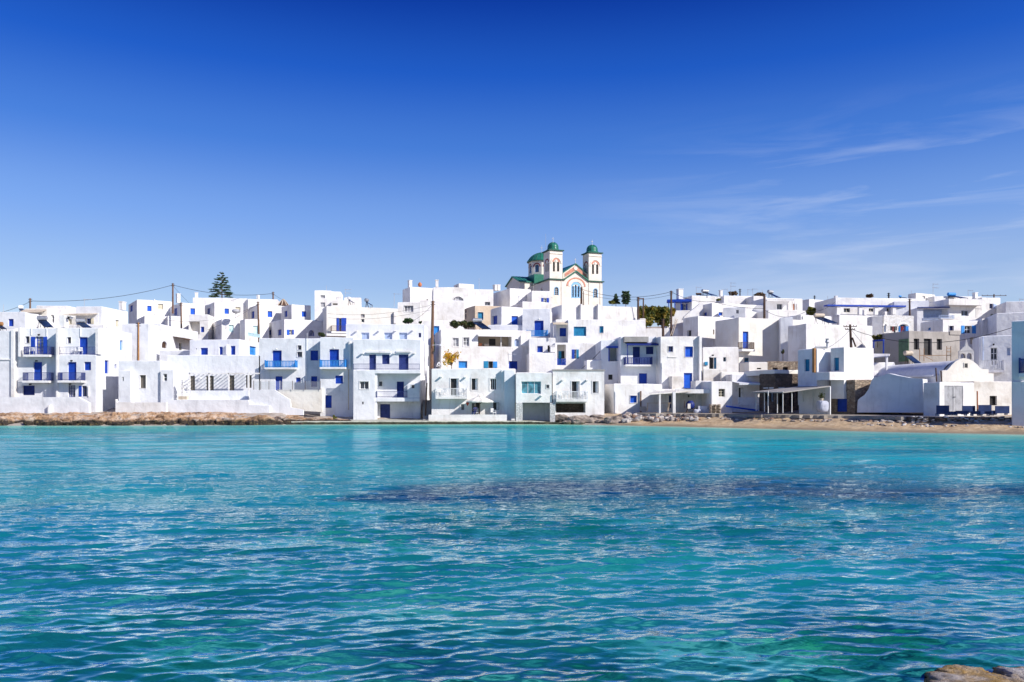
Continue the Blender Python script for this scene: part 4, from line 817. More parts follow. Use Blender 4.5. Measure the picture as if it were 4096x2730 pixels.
h = H('white house with netted veranda and long overhanging roof slab at right', 8, 121, 638, 965, 236, 450, T=6, mat='white', rot=8, items=[('F', 'W', 758, 350, 830, 403, 'p', {'g': (2, 1)}), ('F', 'box', 636, 238, 968, 296, 'white', {'n': (.002, 1.2), 'name': 'roof_slab'}), ('F', 'bal', 560, 395, 690, 430, 'p', {'p': .5, 'th': .1})])
h.block(8, 121.5, 325, 640, 322, 460, T=6, mat='whiteb', rot=-6, items=[('F', 'V', 385, 330, 632, 420, 'p', {'dp': 1.6}), ('F', 'rail', 385, 420, 632, 446, 'p', {'p': .05}), ('F', 'box', 325, 316, 640, 326, 'c_n', {'n': (.01, .3), 'name': 'canopy_beam'})])
h.block(8, 123, 962, 1140, 220, 430, T=6, mat='white', rot=12, items=[('F', 'W', 1034, 284, 1068, 332, 'n', {'g': (2, 2)}), ('F', 'leaf', 1070, 284, 1103, 332, 'p'), chim(865, 183, 890, 236)])
H('grey white stepped house below the skyline near right edge', 8, 100, 1105, 1500, 375, 620, T=6, mat='whiteb', rot=-20)
H('pale skyline house at the right edge with sloping parapet', 8, 118, 1195, 1500, 262, 430, T=6, mat='whiteb', rot=-18)
H('skyline block with rooftop hut and tall aerial at right', 8, 130, 313, 500, 178, 330, left=236, mat='warm', rot=26, items=[('F', 'S1', 375, 205, 405, 250, 'w')]); H('long low white skyline block beneath the rooftop aerials', 8, 129, 495, 960, 208, 300, T=6, mat='white', rot=6)
H('white wall block below the rooftop hut near the netted veranda', 8, 125, 100, 440, 258, 400, T=5, mat='whiteb', rot=-8)
h = H('long white skyline house with navy edged veranda on white pillars', 7, 126, 840, 1720, 222, 420, left=632, mat='white', rot=6, items=[('F', 'box', 760, 296, 1530, 310, 'c_b', {'n': (1.2, 2.4), 'name': 'canopy'}), ('F', 'W', 920, 328, 982, 368, 'e', {'g': (2, 1)}), ('F', 'W', 1165, 328, 1216, 362, 'e', {'g': (2, 1)}), ('F', 'W', 1340, 328, 1365, 362, 'e', {'g': (1, 1)}), ('F', 'box', 838, 205, 862, 225, 'white', {'n': (-.5, .002), 'name': 'parapet_step'})] + [('F', 'box', x, 306, x + 32, 390, 'white', {'n': (1.7, 2.2), 'name': 'pillar'}) for x in (853, 1070, 1225, 1400)])
H('white terrace wall below the navy edged veranda', 7, 121, 876, 1420, 390, 520, left=750, mat='white', rot=14, items=[fin(1118, 345, 1140, 395, (-.4, .05), 'pillar'), fin(1320, 360, 1342, 395, (-.4, .05), 'pillar')])
h = H('white skyline house with slatted pergola and orange door', 7, 128, 155, 515, 225, 420, T=6, mat='white', rot=10, items=[('F', 'W', 265, 286, 318, 340, 's', {'g': (2, 1)}), ('F', 'D', 418, 284, 445, 345, 'o'), ('F', 'S1', 448, 285, 457, 343, 'n'), ('F', 'box', 165, 248, 455, 258, 'white', {'n': (1.5, 1.6), 'name': 'pergola_beam'}), ('F', 'box', 440, 255, 449, 345, 'white', {'n': (1.5, 1.6), 'name': 'pergola_post'}), ('F', 'box', 395, 258, 404, 345, 'white', {'n': (.5, .6), 'name': 'pergola_post'})] + [('F', 'box', 170 + 22 * i, 240, 177 + 22 * i, 247, 'white', {'n': (.002, 1.6), 'name': 'pergola_slat'}) for i in range(13)])
H('white terrace block under the pergola with orange door', 7, 124, 180, 548, 343, 430, T=5, mat='white', rot=10)
H('small white box house on the skyline behind yellow green bush', 7, 142, 580, 752, 238, 330, left=514, mat='white', rot=26)
h = H('white skyline house with cobalt pergola and open cobalt shutters', 6, 133, 655, 885, 203, 420, T=6, mat='white', rot=12, items=[chim(503, 150, 547, 245, (-2.0, -1.0)), chim(920, 160, 942, 215, (-2.0, -1.4))])
h.block(6, 135, 500, 660, 240, 400, T=4, mat='white', rot=-8, items=[('F', 'W', 572, 287, 596, 347, 'w', {'g': (2, 2)}), ('F', 'leaf', 553, 287, 571, 347, 'b'), ('F', 'leaf', 598, 284, 617, 347, 'b'), ('F', 'box', 415, 240, 655, 262, 'c_b', {'n': (.05, 2.2), 'name': 'pergola_roof'})] + [('F', 'box', x, 262, x + 8, 360, 'c_b', {'n': (2.0, 2.15), 'name': 'pergola_post'}) for x in (425, 484, 545)])
h.block(6, 131, 415, 640, 348, 520, T=4, mat='white', rot=4)
h = H('white house with outside stair wall and small shutters on the right slope', 6, 125, 852, 1400, 275, 420, left=715, mat='white', rot=20, items=[('L', 'W', 762, 372, 786, 402, 'w', {'g': (1, 2)}), ('L', 'leaf', 748, 372, 761, 402, 'b'), ('L', 'leaf', 787, 370, 800, 402, 'b'), ('F', 'S', 918, 366, 957, 400, 'B'), ('F', 'S', 1322, 375, 1370, 412, 'b')])
h.block(6, 122, 966, 1180, 318, 415, T=3, mat='whiteb', rot=-14, items=[('F', 'W', 1090, 344, 1115, 380, 's', {'g': (2, 2)})])
sfr = Frame((kx(6, 570) * 125.8, 125.8), (math.cos(.12), math.sin(.12))); sq = []
for x, y in ((565, 440), (765, 440), (765, 278), (735, 282), (585, 405)): u, t = sfr.hit(6, x); sq.append(Vector(sfr.P(u, 0, zat(6, y, t))))
m = MB(); m.prism(sq, (-.05, .5, 0))
h.mb(m, 'stair_wall', 'white')
H('low white parapet house with aerials on the right skyline', 6, 140, 885, 972, 213, 300, T=4, mat='white', rot=10); H('long white parapet block on the skyline beside twiggy bush', 6, 139, 970, 1262, 202, 300, T=4, mat='white', rot=8)
H('white chimney block house left of slatted pergola', 7, 137, 35, 165, 205, 300, T=4, mat='white', rot=12)

# --- centre slope
h = H('broad white house with roller shutters and blue loggia in the centre', 5, 104, 668, 1420, 437, 700, T=8, mat='white', rot=6, items=[('F', 'S1', 723, 508, 845, 600, 't'), ('F', 'S1', 976, 503, 1015, 570, 't', {'sur': .04})])
h.block(5, 105.3, 548, 670, 437, 700, T=5, mat='white', rot=6, items=[('F', 'S', 585, 521, 663, 604, 'b'), ('F', 'awn', 505, 466, 668, 486, 'beige', {'p': 1.4, 'name': 'awning'}), ('F', 'box', 520, 486, 530, 605, 'c_s', {'n': (1.2, 1.3), 'name': 'awning_post'})])
h.block(5, 103.2, 540, 1050, 664, 945, T=5, mat='white', rot=6, items=[('F', 'V', 560, 684, 646, 886, 'cream', {'dp': 1.3}), ('F', 'box', 572, 748, 600, 886, 'c_t', {'n': (-1.29, -1.2), 'name': 'shutter'}), ('F', 'box', 600, 748, 640, 886, 'dark', {'n': (-1.29, -1.25), 'name': 'doorway'}), ('F', 'rail', 562, 824, 646, 886, 'b', {'p': -.05, 'st': 'wood'}), ('F', 'W', 730, 732, 748, 822, 'w', {'g': (1, 2)}), ('F', 'leaf', 705, 732, 729, 822, 'b'), ('F', 'leaf', 749, 732, 772, 822, 't')])
H('white stepped terrace block below the small cobalt window in the centre', 5, 100.5, 288, 548, 765, 960, T=4, mat='white', rot=4, items=[fin(282, 765, 296, 960, (.002, .25)), chim(488, 706, 532, 762, (-2.5, -1.6))])
H('small white house with one cobalt window above centre terrace', 5, 104.5, 285, 545, 618, 780, T=5, mat='white', rot=0, items=[('F', 'S1', 366, 698, 420, 760, 'b'), ('F', 'K', 467, 692, 492, 755, 'k')])
H('small white roof hut by the cable above the cellar house', 5, 96.5, 852, 992, 835, 950, left=820, mat='white', rot=12)
h = H('big white house with four pane windows and wide open loggia', 4, 104, 648, 1530, 531, 930, left=585, mat='white', rot=12, items=[
    ('F', 'W', 764, 617, 821, 700, 'w', {'g': (2, 2), 'sur': .1, 'pane': 'white_curtain'}), ('F', 'W', 866, 613, 924, 698, 'w', {'g': (2, 2), 'sur': .1, 'pane': 'white_curtain'}), ('F', 'V', 1010, 592, 1338, 703, 'tan', {'dp': 2.2}),
    ('F', 'box', 1118, 628, 1180, 690, 'c_k', {'n': (-2.19, -2.15), 'name': 'inner_window'}), ('F', 'box', 1233, 592, 1240, 703, 'white', {'n': (-.15, -.05), 'name': 'loggia_post'}), ('F', 'box', 1010, 672, 1042, 700, 'c_terracotta', {'n': (-1.2, -.6), 'name': 'armchair'}), ('F', 'box', 1062, 680, 1105, 702, 'c_pallet', {'n': (-1.4, -.6), 'name': 'low_table'}),
    ('F', 'awn', 1000, 584, 1345, 598, 'white', {'p': .7, 'name': 'loggia_canopy'}), ('F', 'S', 820, 846, 904, 914, 'l'), ('F', 'K', 1112, 848, 1155, 915, 'k'), ('F', 'leaf', 1066, 846, 1110, 914, 't'), ('F', 'leaf', 1157, 850, 1198, 912, 'l'), ('F', 'S', 1312, 846, 1397, 930, 'b'), ('F', 'SA', 1365, 628, 1414, 702, 'p', {}), fin(1425, 600, 1512, 700, (.002, .3)), ('F', 'pipe', 652, 600, 652, 900, 'w')])
h = H('grey white house with tall cobalt door and cobalt wooden balcony', 5, 113, 220, 490, 333, 640, T=7, mat='whiteb', rot=-6, items=[('F', 'D', 338, 449, 427, 605, 'b'), ('F', 'bal', 264, 545, 462, 605, 'l', {'p': .9, 'st': 'wood', 'th': .18}), ('F', 'lamp', 383, 432, 0, 0, 'w')])
h = H('white cube house with two cobalt windows left of blue balcony', 5, 116, 15, 222, 311, 520, left=-92, mat='white', rot=24, items=[('L', 'S', -73, 402, -28, 487, 'b'), ('F', 'S', 114, 404, 178, 490, 'B')])
H('grey shaded terrace wall under the two cobalt windows', 5, 114, -118, 222, 492, 600, T=3, mat='whiteb', rot=-8)
H('white roof wall with curved parapet below the church', 5, 117, 606, 1342, 291, 470, left=505, mat='white', rot=16, items=[fin(778, 291, 790, 440, (.002, .6)), fin(946, 291, 960, 440, (.002, .6))])
H('white corner annex with rough top right of the church wall', 6, 110, 145, 202, 425, 620, T=5, mat='white', rot=4); H('white yard wall behind the dark pole left of the ladder', 6, 117, 200, 520, 525, 640, T=3, mat='white', rot=0)
H('white low house below the church with open cobalt shutters', 5, 138, 312, 500, 155, 300, T=6, mat='white', rot=10, items=[('F', 'W', 426, 228, 456, 272, 'w', {'g': (3, 2)}), ('F', 'leaf', 405, 227, 425, 264, 'b'), ('F', 'leaf', 458, 228, 480, 275, 'b'), ('F', 'K', 313, 225, 318, 262, 'k')])
H('white terrace block in front of the church below open shutters', 5, 128, 220, 512, 262, 400, left=100, mat='white', rot=16)
H('large blank white cube left of the church', 5, 141, 97, 303, 131, 320, left=-95, mat='white', rot=24, items=[chim(-70, 108, -47, 160, (-4, -3)), chim(-42, 108, -18, 160, (-4, -3))])
h = H('tan stone house with small blue window under the blank cube', 4, 123, 980, 1250, 300, 520, left=876, mat='tan', rot=22, items=[('L', 'K', 884, 326, 896, 372, 'k'), ('L', 'K', 884, 384, 896, 430, 'k'), ('F', 'S', 1008, 366, 1062, 442, 't', {'sur': .04})])
H('white house with single grated window left of the blank cube', 4, 137, 912, 1160, 140, 320, T=6, mat='white', rot=6, items=[('F', 'W', 1076, 266, 1128, 300, 's', {'g': (4, 1)})])
H('small white roof house behind the fan window house', 4, 143, 822, 970, 82, 180, left=772, mat='white', rot=26, items=[('L', 'K', 793, 112, 802, 124, 'k')])
h = H('white house with half round fan window on the skyline', 4, 133, 572, 912, 121, 470, T=6, mat='white', rot=8, items=[('F', 'WA', 760, 210, 872, 262, 'w', {'g': (4, 1), 'pane': 'white_curtain'}), ('F', 'arc', 756, 206, 876, 262, 'white', {'t': .12}), chim(592, 60, 620, 125, (-1.6, -.9))])
h.block(4, 130, 436, 872, 248, 470, T=3, mat='white', rot=6)
H('white skyline house with orange roof tank left of the fan window', 4, 141, 345, 575, 117, 300, left=270, mat='white', rot=26, items=[chim(321, 64, 348, 140, (-2, -1.1)), ('F', 'K', 505, 240, 520, 262, 'k')])
h = H('white flat house with three part sliding window', 4, 124, 222, 442, 268, 500, T=5, mat='white', rot=4, items=[('F', 'W', 286, 302, 377, 364, 'w', {'g': (3, 1), 'pane': 'white_curtain', 'sur': .04})])
H('white house strip with bright blue doorway beside the tall pole', 4, 111, 470, 870, 447, 700, T=5, mat='white', rot=6, items=[('F', 'D', 573, 502, 630, 605, 'l')])

# --- left slope
h = H('large plain whitish house with black railed balcony and cobalt doors', 3, 119, 750, 1450, 306, 640, left=600, mat='warm', rot=18, items=[('F', 'W', 873, 425, 894, 555, 'b', {'g': (1, 2)}), ('F', 'leaf', 848, 423, 872, 555, 'b'), ('F', 'leaf', 896, 423, 944, 555, 'b'), ('F', 'bal', 800, 500, 992, 556, 'brown', {'p': 1.0, 'th': .25}), ('F', 'W', 1088, 386, 1124, 419, 'brown', {'g': (1, 1), 'pane': 'white_curtain'}), ('F', 'W', 1091, 434, 1121, 466, 'w', {'g': (1, 1)}), ('F', 'S', 1033, 568, 1090, 615, 'B'), ('F', 'box', 750, 578, 1008, 600, 'white', {'n': (.002, 1.3), 'name': 'ledge'}), ('F', 'box', 1405, 365, 1428, 480, 'white', {'n': (.002, .5), 'name': 'buttress'})])
h = H('two storey white tower block with grey shutters on the left skyline', 3, 137, 633, 798, 153, 330, T=5, mat='white', rot=8, items=[('F', 'S', 692, 200, 735, 228, 's'), ('F', 'S', 692, 271, 735, 315, 's')])
h.block(3, 138, 797, 892, 163, 330, T=5, mat='white', rot=8); h.block(3, 136, 797, 930, 246, 330, T=2, mat='white', rot=4, items=[('F', 'S', 810, 280, 858, 296, 'g')]); h.block(3, 140, 925, 1090, 220, 330, T=5, mat='white', rot=10)
h = H('white cube house with windows on two faces below straw mill cap', 3, 137, 408, 595, 288, 470, left=308, mat='white', rot=36, items=[('L', 'S', 338, 353, 365, 413, 'b'), ('F', 'S', 507, 358, 552, 412, 'B')])
h = H('white house with arched blue window and shuttered porch on left slope', 3, 122, 336, 745, 432, 640, left=160, mat='white', rot=34, items=[('L', 'S', 162, 543, 208, 592, 'b'), ('L', 'S', 272, 536, 307, 593, 'b'), ('F', 'W', 385, 539, 412, 590, 'w', {'g': (2, 2)}), ('F', 'leaf', 361, 538, 384, 590, 'B'), ('F', 'leaf', 413, 538, 430, 586, 'b'), ('F', 'WA', 576, 542, 630, 600, 'b', {'g': (3, 1), 'pane': 'white_curtain'})])
h = H('white cube house with cobalt window facing the tall left pole', 3, 140, 85, 318, 290, 480, left=-15, mat='white', rot=36, items=[('L', 'S', 13, 358, 42, 426, 'b'), ('F', 'S', 173, 356, 219, 415, 'B')])
H('white set back roof block left of the straw mill cap', 3, 146, -60, 270, 236, 330, T=5, mat='white', rot=8, items=[chim(70, 207, 88, 240)])
H('white terrace house with pale green door by the railing', 2, 125, 1106, 1330, 498, 700, left=1058, mat='white', rot=32, items=[('F', 'D', 1180, 562, 1225, 655, 'q')])
H('white terrace house with pale blue door and shaded side', 2, 127, 892, 1075, 496, 700, left=758, mat='white', rot=30, items=[('F', 'S', 955, 554, 1002, 622, 'q'), ('L', 'S', 778, 562, 812, 628, 'q')])
H('recessed white porch house with cobalt shutter on left slope', 2, 131, 586, 765, 458, 660, T=5, mat='white', rot=4, items=[('F', 'V', 592, 523, 690, 640, 'cream', {'dp': 1.2}), ('F', 'S', 698, 571, 730, 622, 'b')])
h = H('white house with arched niche and beige shutter near the tall pine', 2, 139, 825, 1090, 341, 520, left=722, mat='white', rot=34, items=[('L', 'S', 758, 401, 782, 455, 'b'), ('F', 'S', 918, 403, 959, 453, 'B'), ('F', 'S', 1018, 389, 1065, 440, 'e'), ('F', 'arc', 920, 330, 1000, 372, 'white', {'t': .2})])
H('white roof block standing just under the tall pine', 2, 145, 905, 1130, 306, 420, T=5, mat='white', rot=8); H('low white roof block with round chimney left of the pine', 2, 147, 625, 910, 302, 400, T=5, mat='white', rot=8, items=[chim(652, 262, 674, 310)])
H('white skyline cube right of the tall pine', 2, 144, 1135, 1290, 312, 420, left=1095, mat='white', rot=30, items=[chim(1218, 288, 1234, 318)])
h = H('white cube house with two cobalt windows beside the leaning pole', 2, 138, 511, 735, 349, 520, left=414, mat='white', rot=36, items=[('L', 'S', 453, 401, 480, 466, 'b'), ('F', 'S', 603, 401, 647, 458, 'B'), chim(470, 275, 499, 355, (-1.6, -.7))])
h = H('white cube house with cobalt and beige windows on the left skyline', 2, 141, 110, 440, 318, 520, left=32, mat='white', rot=34, items=[('L', 'D', 46, 373, 70, 432, 'b'), ('F', 'S', 205, 378, 245, 428, 'B'), ('F', 'S', 305, 361, 352, 412, 'e'), fin(268, 318, 276, 460, (.002, .15), 'pilaster')])
H('white terrace wall below the cobalt and beige windows', 2, 135, 180, 470, 466, 600, left=45, mat='white', rot=34); H('small white terrace block below the two leaning pole windows', 2, 134, 394, 600, 470, 620, left=344, mat='white', rot=30)
h = H('white house with arched openings and brown wooden canopy', 2, 112, -30, 322, 545, 890, right=672, mat='whiteb', rot=0, items=[('F', 'S1', 65, 702, 81, 780, 'brown'), ('F', 'S', 86, 702, 167, 780, 'brown'), ('F', 'KA', 206, 698, 284, 792, 'k', {'dp': .5}), ('R', 'SA', 340, 705, 388, 768, 'brown'), ('R', 'awn', 440, 674, 600, 692, 'brown', {'p': 1.6, 'name': 'canopy'}), ('R', 'W', 500, 718, 525, 790, 'e', {'g': (1, 2)}), ('F', 'box', 210, 780, 280, 795, 'white', {'n': (.002, .3), 'name': 'ledge'})])
H('white yard wall below the brown canopy', 2, 106, 318, 600, 790, 900, T=3, mat='whiteb', rot=-4)
h = H('grey white house with four cobalt shutters behind the pergola', 2, 104, 597, 1052, 690, 860, right=1252, mat='whiteb', rot=-6, items=[('F', 'S', 696, 766, 764, 830, 'b'), ('F', 'S1', 868, 756, 900, 830, 'b'), ('F', 'S', 973, 748, 1017, 830, 'b'), ('R', 'S', 1150, 753, 1212, 832, 'l'), ('F', 'K', 653, 770, 662, 782, 'k'), ('F', 'box', 940, 735, 950, 830, 'white', {'n': (.002, .3), 'name': 'pilaster'}), ('R', 'rail', 1135, 632, 1245, 664, 'q', {'p': -.1, 'st': 'iron'})])
h = H('white house with beige awnings and round arched terrace window', 1, 113, 250, 472, 290, 520, T=6, mat='warm', rot=-4, items=[('F', 'WA', 288, 346, 428, 440, 'w', {'g': (4, 1), 'pane': 'white_curtain'}), ('F', 'awn', 250, 302, 468, 326, 'beige', {'p': .8}), ('F', 'rail', 245, 432, 415, 478, 'w', {'p': 1.2, 'st': 'white'})])
h.block(1, 113.5, 470, 580, 285, 520, T=5, mat='white', rot=14, items=[('F', 'WA', 502, 352, 548, 436, 'w', {'g': (2, 2), 'pane': 'white_curtain'})])
h.block(1, 118, 368, 676, 262, 420, T=5, mat='white', rot=0)
H('white linking house with two beige shutters between the awnings', 1, 116, 578, 775, 340, 520, T=5, mat='warm', rot=-6, items=[('F', 'S', 602, 398, 640, 447, 'e'), ('F', 'S', 690, 396, 725, 447, 'e')]); H('low white roof strip between the awning houses', 1, 121, 660, 800, 290, 420, T=5, mat='white', rot=0)
h = H('white flat house with long beige awning and tiled chimney', 1, 111, 768, 1028, 271, 520, right=1292, mat='whiteb', rot=-4, items=[('F', 'W', 876, 391, 920, 447, 'b', {'g': (2, 1)}), ('F', 'leaf', 840, 391, 874, 447, 'e'), ('F', 'leaf', 922, 390, 950, 447, 'e'), ('F', 'awn', 755, 340, 990, 360, 'beige', {'p': 1.3}), ('F', 'box', 988, 335, 994, 455, 'c_w', {'n': (1.2, 1.3), 'name': 'awning_post'}), ('R', 'S', 1170, 406, 1205, 476, 'e'), chim(1240, 232, 1275, 310, (-6, -5))])
H('white terrace parapet below the long beige awning', 1, 108, 690, 1045, 456, 560, T=3, mat='white', rot=0, items=[('F', 'rail', 1060, 462, 1130, 488, 'w', {'p': -.5, 'st': 'thin'})])
H('whitish house with one cobalt shutter at left picture edge', 1, 109, -150, 252, 326, 540, T=6, mat='whiteb', rot=0, items=[('F', 'S', 83, 396, 137, 470, 'b')])
H('white roof terrace block with small orange tiles at left edge', 1, 102, -150, 165, 500, 620, T=4, mat='white', rot=0)
H('white side house with brown shutters right of the balcony house', 1, 104, 1262, 1500, 445, 700, T=4, mat='whiteb', rot=0)
# ------------------------------------------------------------------ church on the hill
ch = House('cream church with green domes and two bell towers on the hilltop', 9, 1030, 1400, 180, 'church', 'church', None)
R9 = 20
lz = {'g': (2, 4), 'sur': .16, 'sm': 'c_skyb'}
ch.block(9, 180, 1030, 2022, 935, 1400, rot=R9, left=512, mat='cream', drop=9, items=[
    ('F', 'WA', 1122, 1082, 1194, 1230, 'w', {'g': (2, 4)}), ('F', 'WA', 1858, 1112, 1926, 1280, 'w', {'g': (2, 4)}),
    ('F', 'WA', 1454, 1058, 1484, 1268, 'skyb', {'g': (1, 3)}), ('F', 'WA', 1504, 1034, 1536, 1270, 'skyb', {'g': (1, 3)}), ('F', 'WA', 1556, 1060, 1588, 1270, 'skyb', {'g': (1, 3)}),
    ('F', 'arc', 1110, 1068, 1206, 1130, 'skyb', {'t': .14}), ('F', 'arc', 1846, 1098, 1940, 1160, 'skyb', {'t': .14}),
    ('F', 'box', 1110, 1130, 1121, 1232, 'c_skyb', {'n': (.003, .05), 'name': 'window_surround'}), ('F', 'box', 1195, 1130, 1206, 1232, 'c_skyb', {'n': (.003, .05), 'name': 'window_surround'}),
    ('F', 'box', 1846, 1160, 1857, 1282, 'c_skyb', {'n': (.003, .05), 'name': 'window_surround'}), ('F', 'box', 1927, 1160, 1940, 1282, 'c_skyb', {'n': (.003, .05), 'name': 'window_surround'}),
    ('F', 'arc', 1436, 985, 1606, 1060, 'skyb', {'t': .5}), ('F', 'box', 1436, 1060, 1453, 1285, 'c_skyb', {'n': (.003, .05), 'name': 'window_surround'}), ('F', 'box', 1589, 1060, 1606, 1285, 'c_skyb', {'n': (.003, .05), 'name': 'window_surround'}),
    ('F', 'box', 1485, 1062, 1503, 1285, 'c_skyb', {'n': (.003, .03), 'name': 'window_surround'}), ('F', 'box', 1537, 1062, 1555, 1285, 'c_skyb', {'n': (.003, .03), 'name': 'window_surround'}), ('F', 'box', 1453, 1271, 1589, 1285, 'c_skyb', {'n': (.003, .05), 'name': 'window_surround'}),
    ('F', 'arc', 1375, 935, 1670, 1065, 'cream', {'t': .55, 'n': (.003, .12)}), ('F', 'arc', 1345, 897, 1705, 1065, 'coral', {'t': .30, 'n': (.003, .10)}),
    ('F', 'box', 1246, 960, 1256, 1400, 'cream', {'n': (.002, .12), 'name': 'pilaster'}), ('F', 'box', 1765, 975, 1775, 1400, 'cream', {'n': (.002, .12), 'name': 'pilaster'}), ('F', 'box', 1975, 975, 1985, 1400, 'cream', {'n': (.002, .12), 'name': 'pilaster'}),
    ('L', 'WA', 860, 1098, 892, 1180, 'skyb', {'g': (1, 2)})])
CF = ch.F; WU = ch.L; ze = ch.z1; BT = ch.T
def cmb(m, name, mat, smooth=False, par=None): return ch.mb(m, name, mat, par, smooth)
uA, _ = CF.hit(9, 1310); uB, _ = CF.hit(9, 1742); uM = (uA + uB) / 2; zpk = ze + 2.05
P = CF.P
m = MB(); m.fbox(CF, -.35, uA, -BT - .3, .35, ze, ze + .22); m.fbox(CF, uB, WU + .35, -BT - .3, .35, ze, ze + .22); m.fbox(CF, -.33, WU + .33, -BT - .3, -1.2, ze + .001, ze + .20); cmb(m, 'eaves', 'c_greend')
m = MB(); m.prism([Vector(P(uA, .02, ze - .3)), Vector(P(uB, .02, ze - .3)), Vector(P(uB, .02, ze + .1)), Vector(P(uM, .02, zpk)), Vector(P(uA, .02, ze + .1))], Vector(P(0, -.9, 0)) - Vector(P(0, 0, 0))); cmb(m, 'gable', 'cream')
m = MB()
for a, b in (((uA - .05, ze + .1), (uM, zpk)), ((uM, zpk), (uB + .05, ze + .1))):
    m.box8([P(a[0], .4, a[1]), P(b[0], .4, b[1]), P(b[0], -1.0, b[1]), P(a[0], -1.0, a[1]), P(a[0], .4, a[1] + .26), P(b[0], .4, b[1] + .26), P(b[0], -1.0, b[1] + .26), P(a[0], -1.0, a[1] + .26)])
cmb(m, 'gable_roof', 'c_green')
# raised nave
v0 = 1.4; uC, _ = CF.hit(9, 1285, -v0); uD, _ = CF.hit(9, 1740, -v0); uN = (uC + uD) / 2; zn = ze + 1.9; znp = ze + 4.05
m = MB(); m.fbox(CF, uC, uD, -BT, -v0, ze - .5, zn); m.prism([Vector(P(uC, -v0, zn)), Vector(P(uD, -v0, zn)), Vector(P(uN, -v0, znp))], Vector(P(0, -BT + v0, 0)) - Vector(P(0, 0, 0))); cmb(m, 'nave_wall', 'cream')
m = MB()
for a, b in (((uC - .2, zn - .1), (uN, znp)), ((uN, znp), (uD + .2, zn - .1))):
    m.box8([P(a[0], -v0 + .3, a[1]), P(b[0], -v0 + .3, b[1]), P(b[0], -BT, b[1]), P(a[0], -BT, a[1]), P(a[0], -v0 + .3, a[1] + .2), P(b[0], -v0 + .3, b[1] + .2), P(b[0], -BT, b[1] + .2), P(a[0], -BT, a[1] + .2)])
cmb(m, 'nave_roof', 'c_green')
m = MB(); q = lambda u, z: Vector(P(u, -v0 + .03, z))
m.prism([q(uC + .35, zn - .9), q(uC + .35, zn - .1), q(uN, znp - .35), q(uD - .35, zn - .1), q(uD - .35, zn - .9), q(uN, znp - 1.35)], Vector(P(0, .06, 0)) - Vector(P(0, 0, 0))); cmb(m, 'coral_band', 'c_coral')
m = MB(); cc = P(uN, -v0 + .12, znp - .95); 
m.prism([Vector(P(uN + .45 * math.cos(t), -v0 + .1, znp - .95 + .45 * math.sin(t))) for t in [i * math.pi / 8 for i in range(16)]], Vector(P(0, .08, 0)) - Vector(P(0, 0, 0))); cmb(m, 'roundel', 'cream')
def cross(base, h, name='cross'):
    m = MB(); b = Vector(base); m.beam(b, b + Vector((0, 0, h)), .05, 6); d = Vector(P(1, 0, 0)) - Vector(P(0, 0, 0)); c = b + Vector((0, 0, h * .68)); m.beam(c - d * h * .24, c + d * h * .24, .05, 6)
    m.lathe(tuple(b), [(.16, 0), (.14, .12), (.05, .2)], 8); cmb(m, name, 'c_steel')
cross(P(uN, -v0, znp + .15), 1.3)
def dome(c, r, h, name, n=12, flare=.12):
    m = MB(); prof = [(r * (1 + flare), 0), (r * 1.02, .12 * h), (r * .99, .3 * h)] + [(r * math.cos(a) ** .9, .3 * h + .7 * h * math.sin(a)) for a in [i * math.pi / 18 for i in range(1, 9)]] + [(.001, h)]
    m.lathe(c, prof, 48); cmb(m, name, 'c_green', True)
    m = MB()
    for i in range(n):
        a = 2 * math.pi * i / n
        for j in range(len(prof) - 2):
            (r0, z0), (r1, z1) = prof[j], prof[j + 1]
            m.beam((c[0] + r0 * math.cos(a), c[1] + r0 * math.sin(a), c[2] + z0), (c[0] + r1 * math.cos(a), c[1] + r1 * math.sin(a), c[2] + z1), .05 * r ** .3, 4)
    cmb(m, 'dome_rib', 'c_greend')
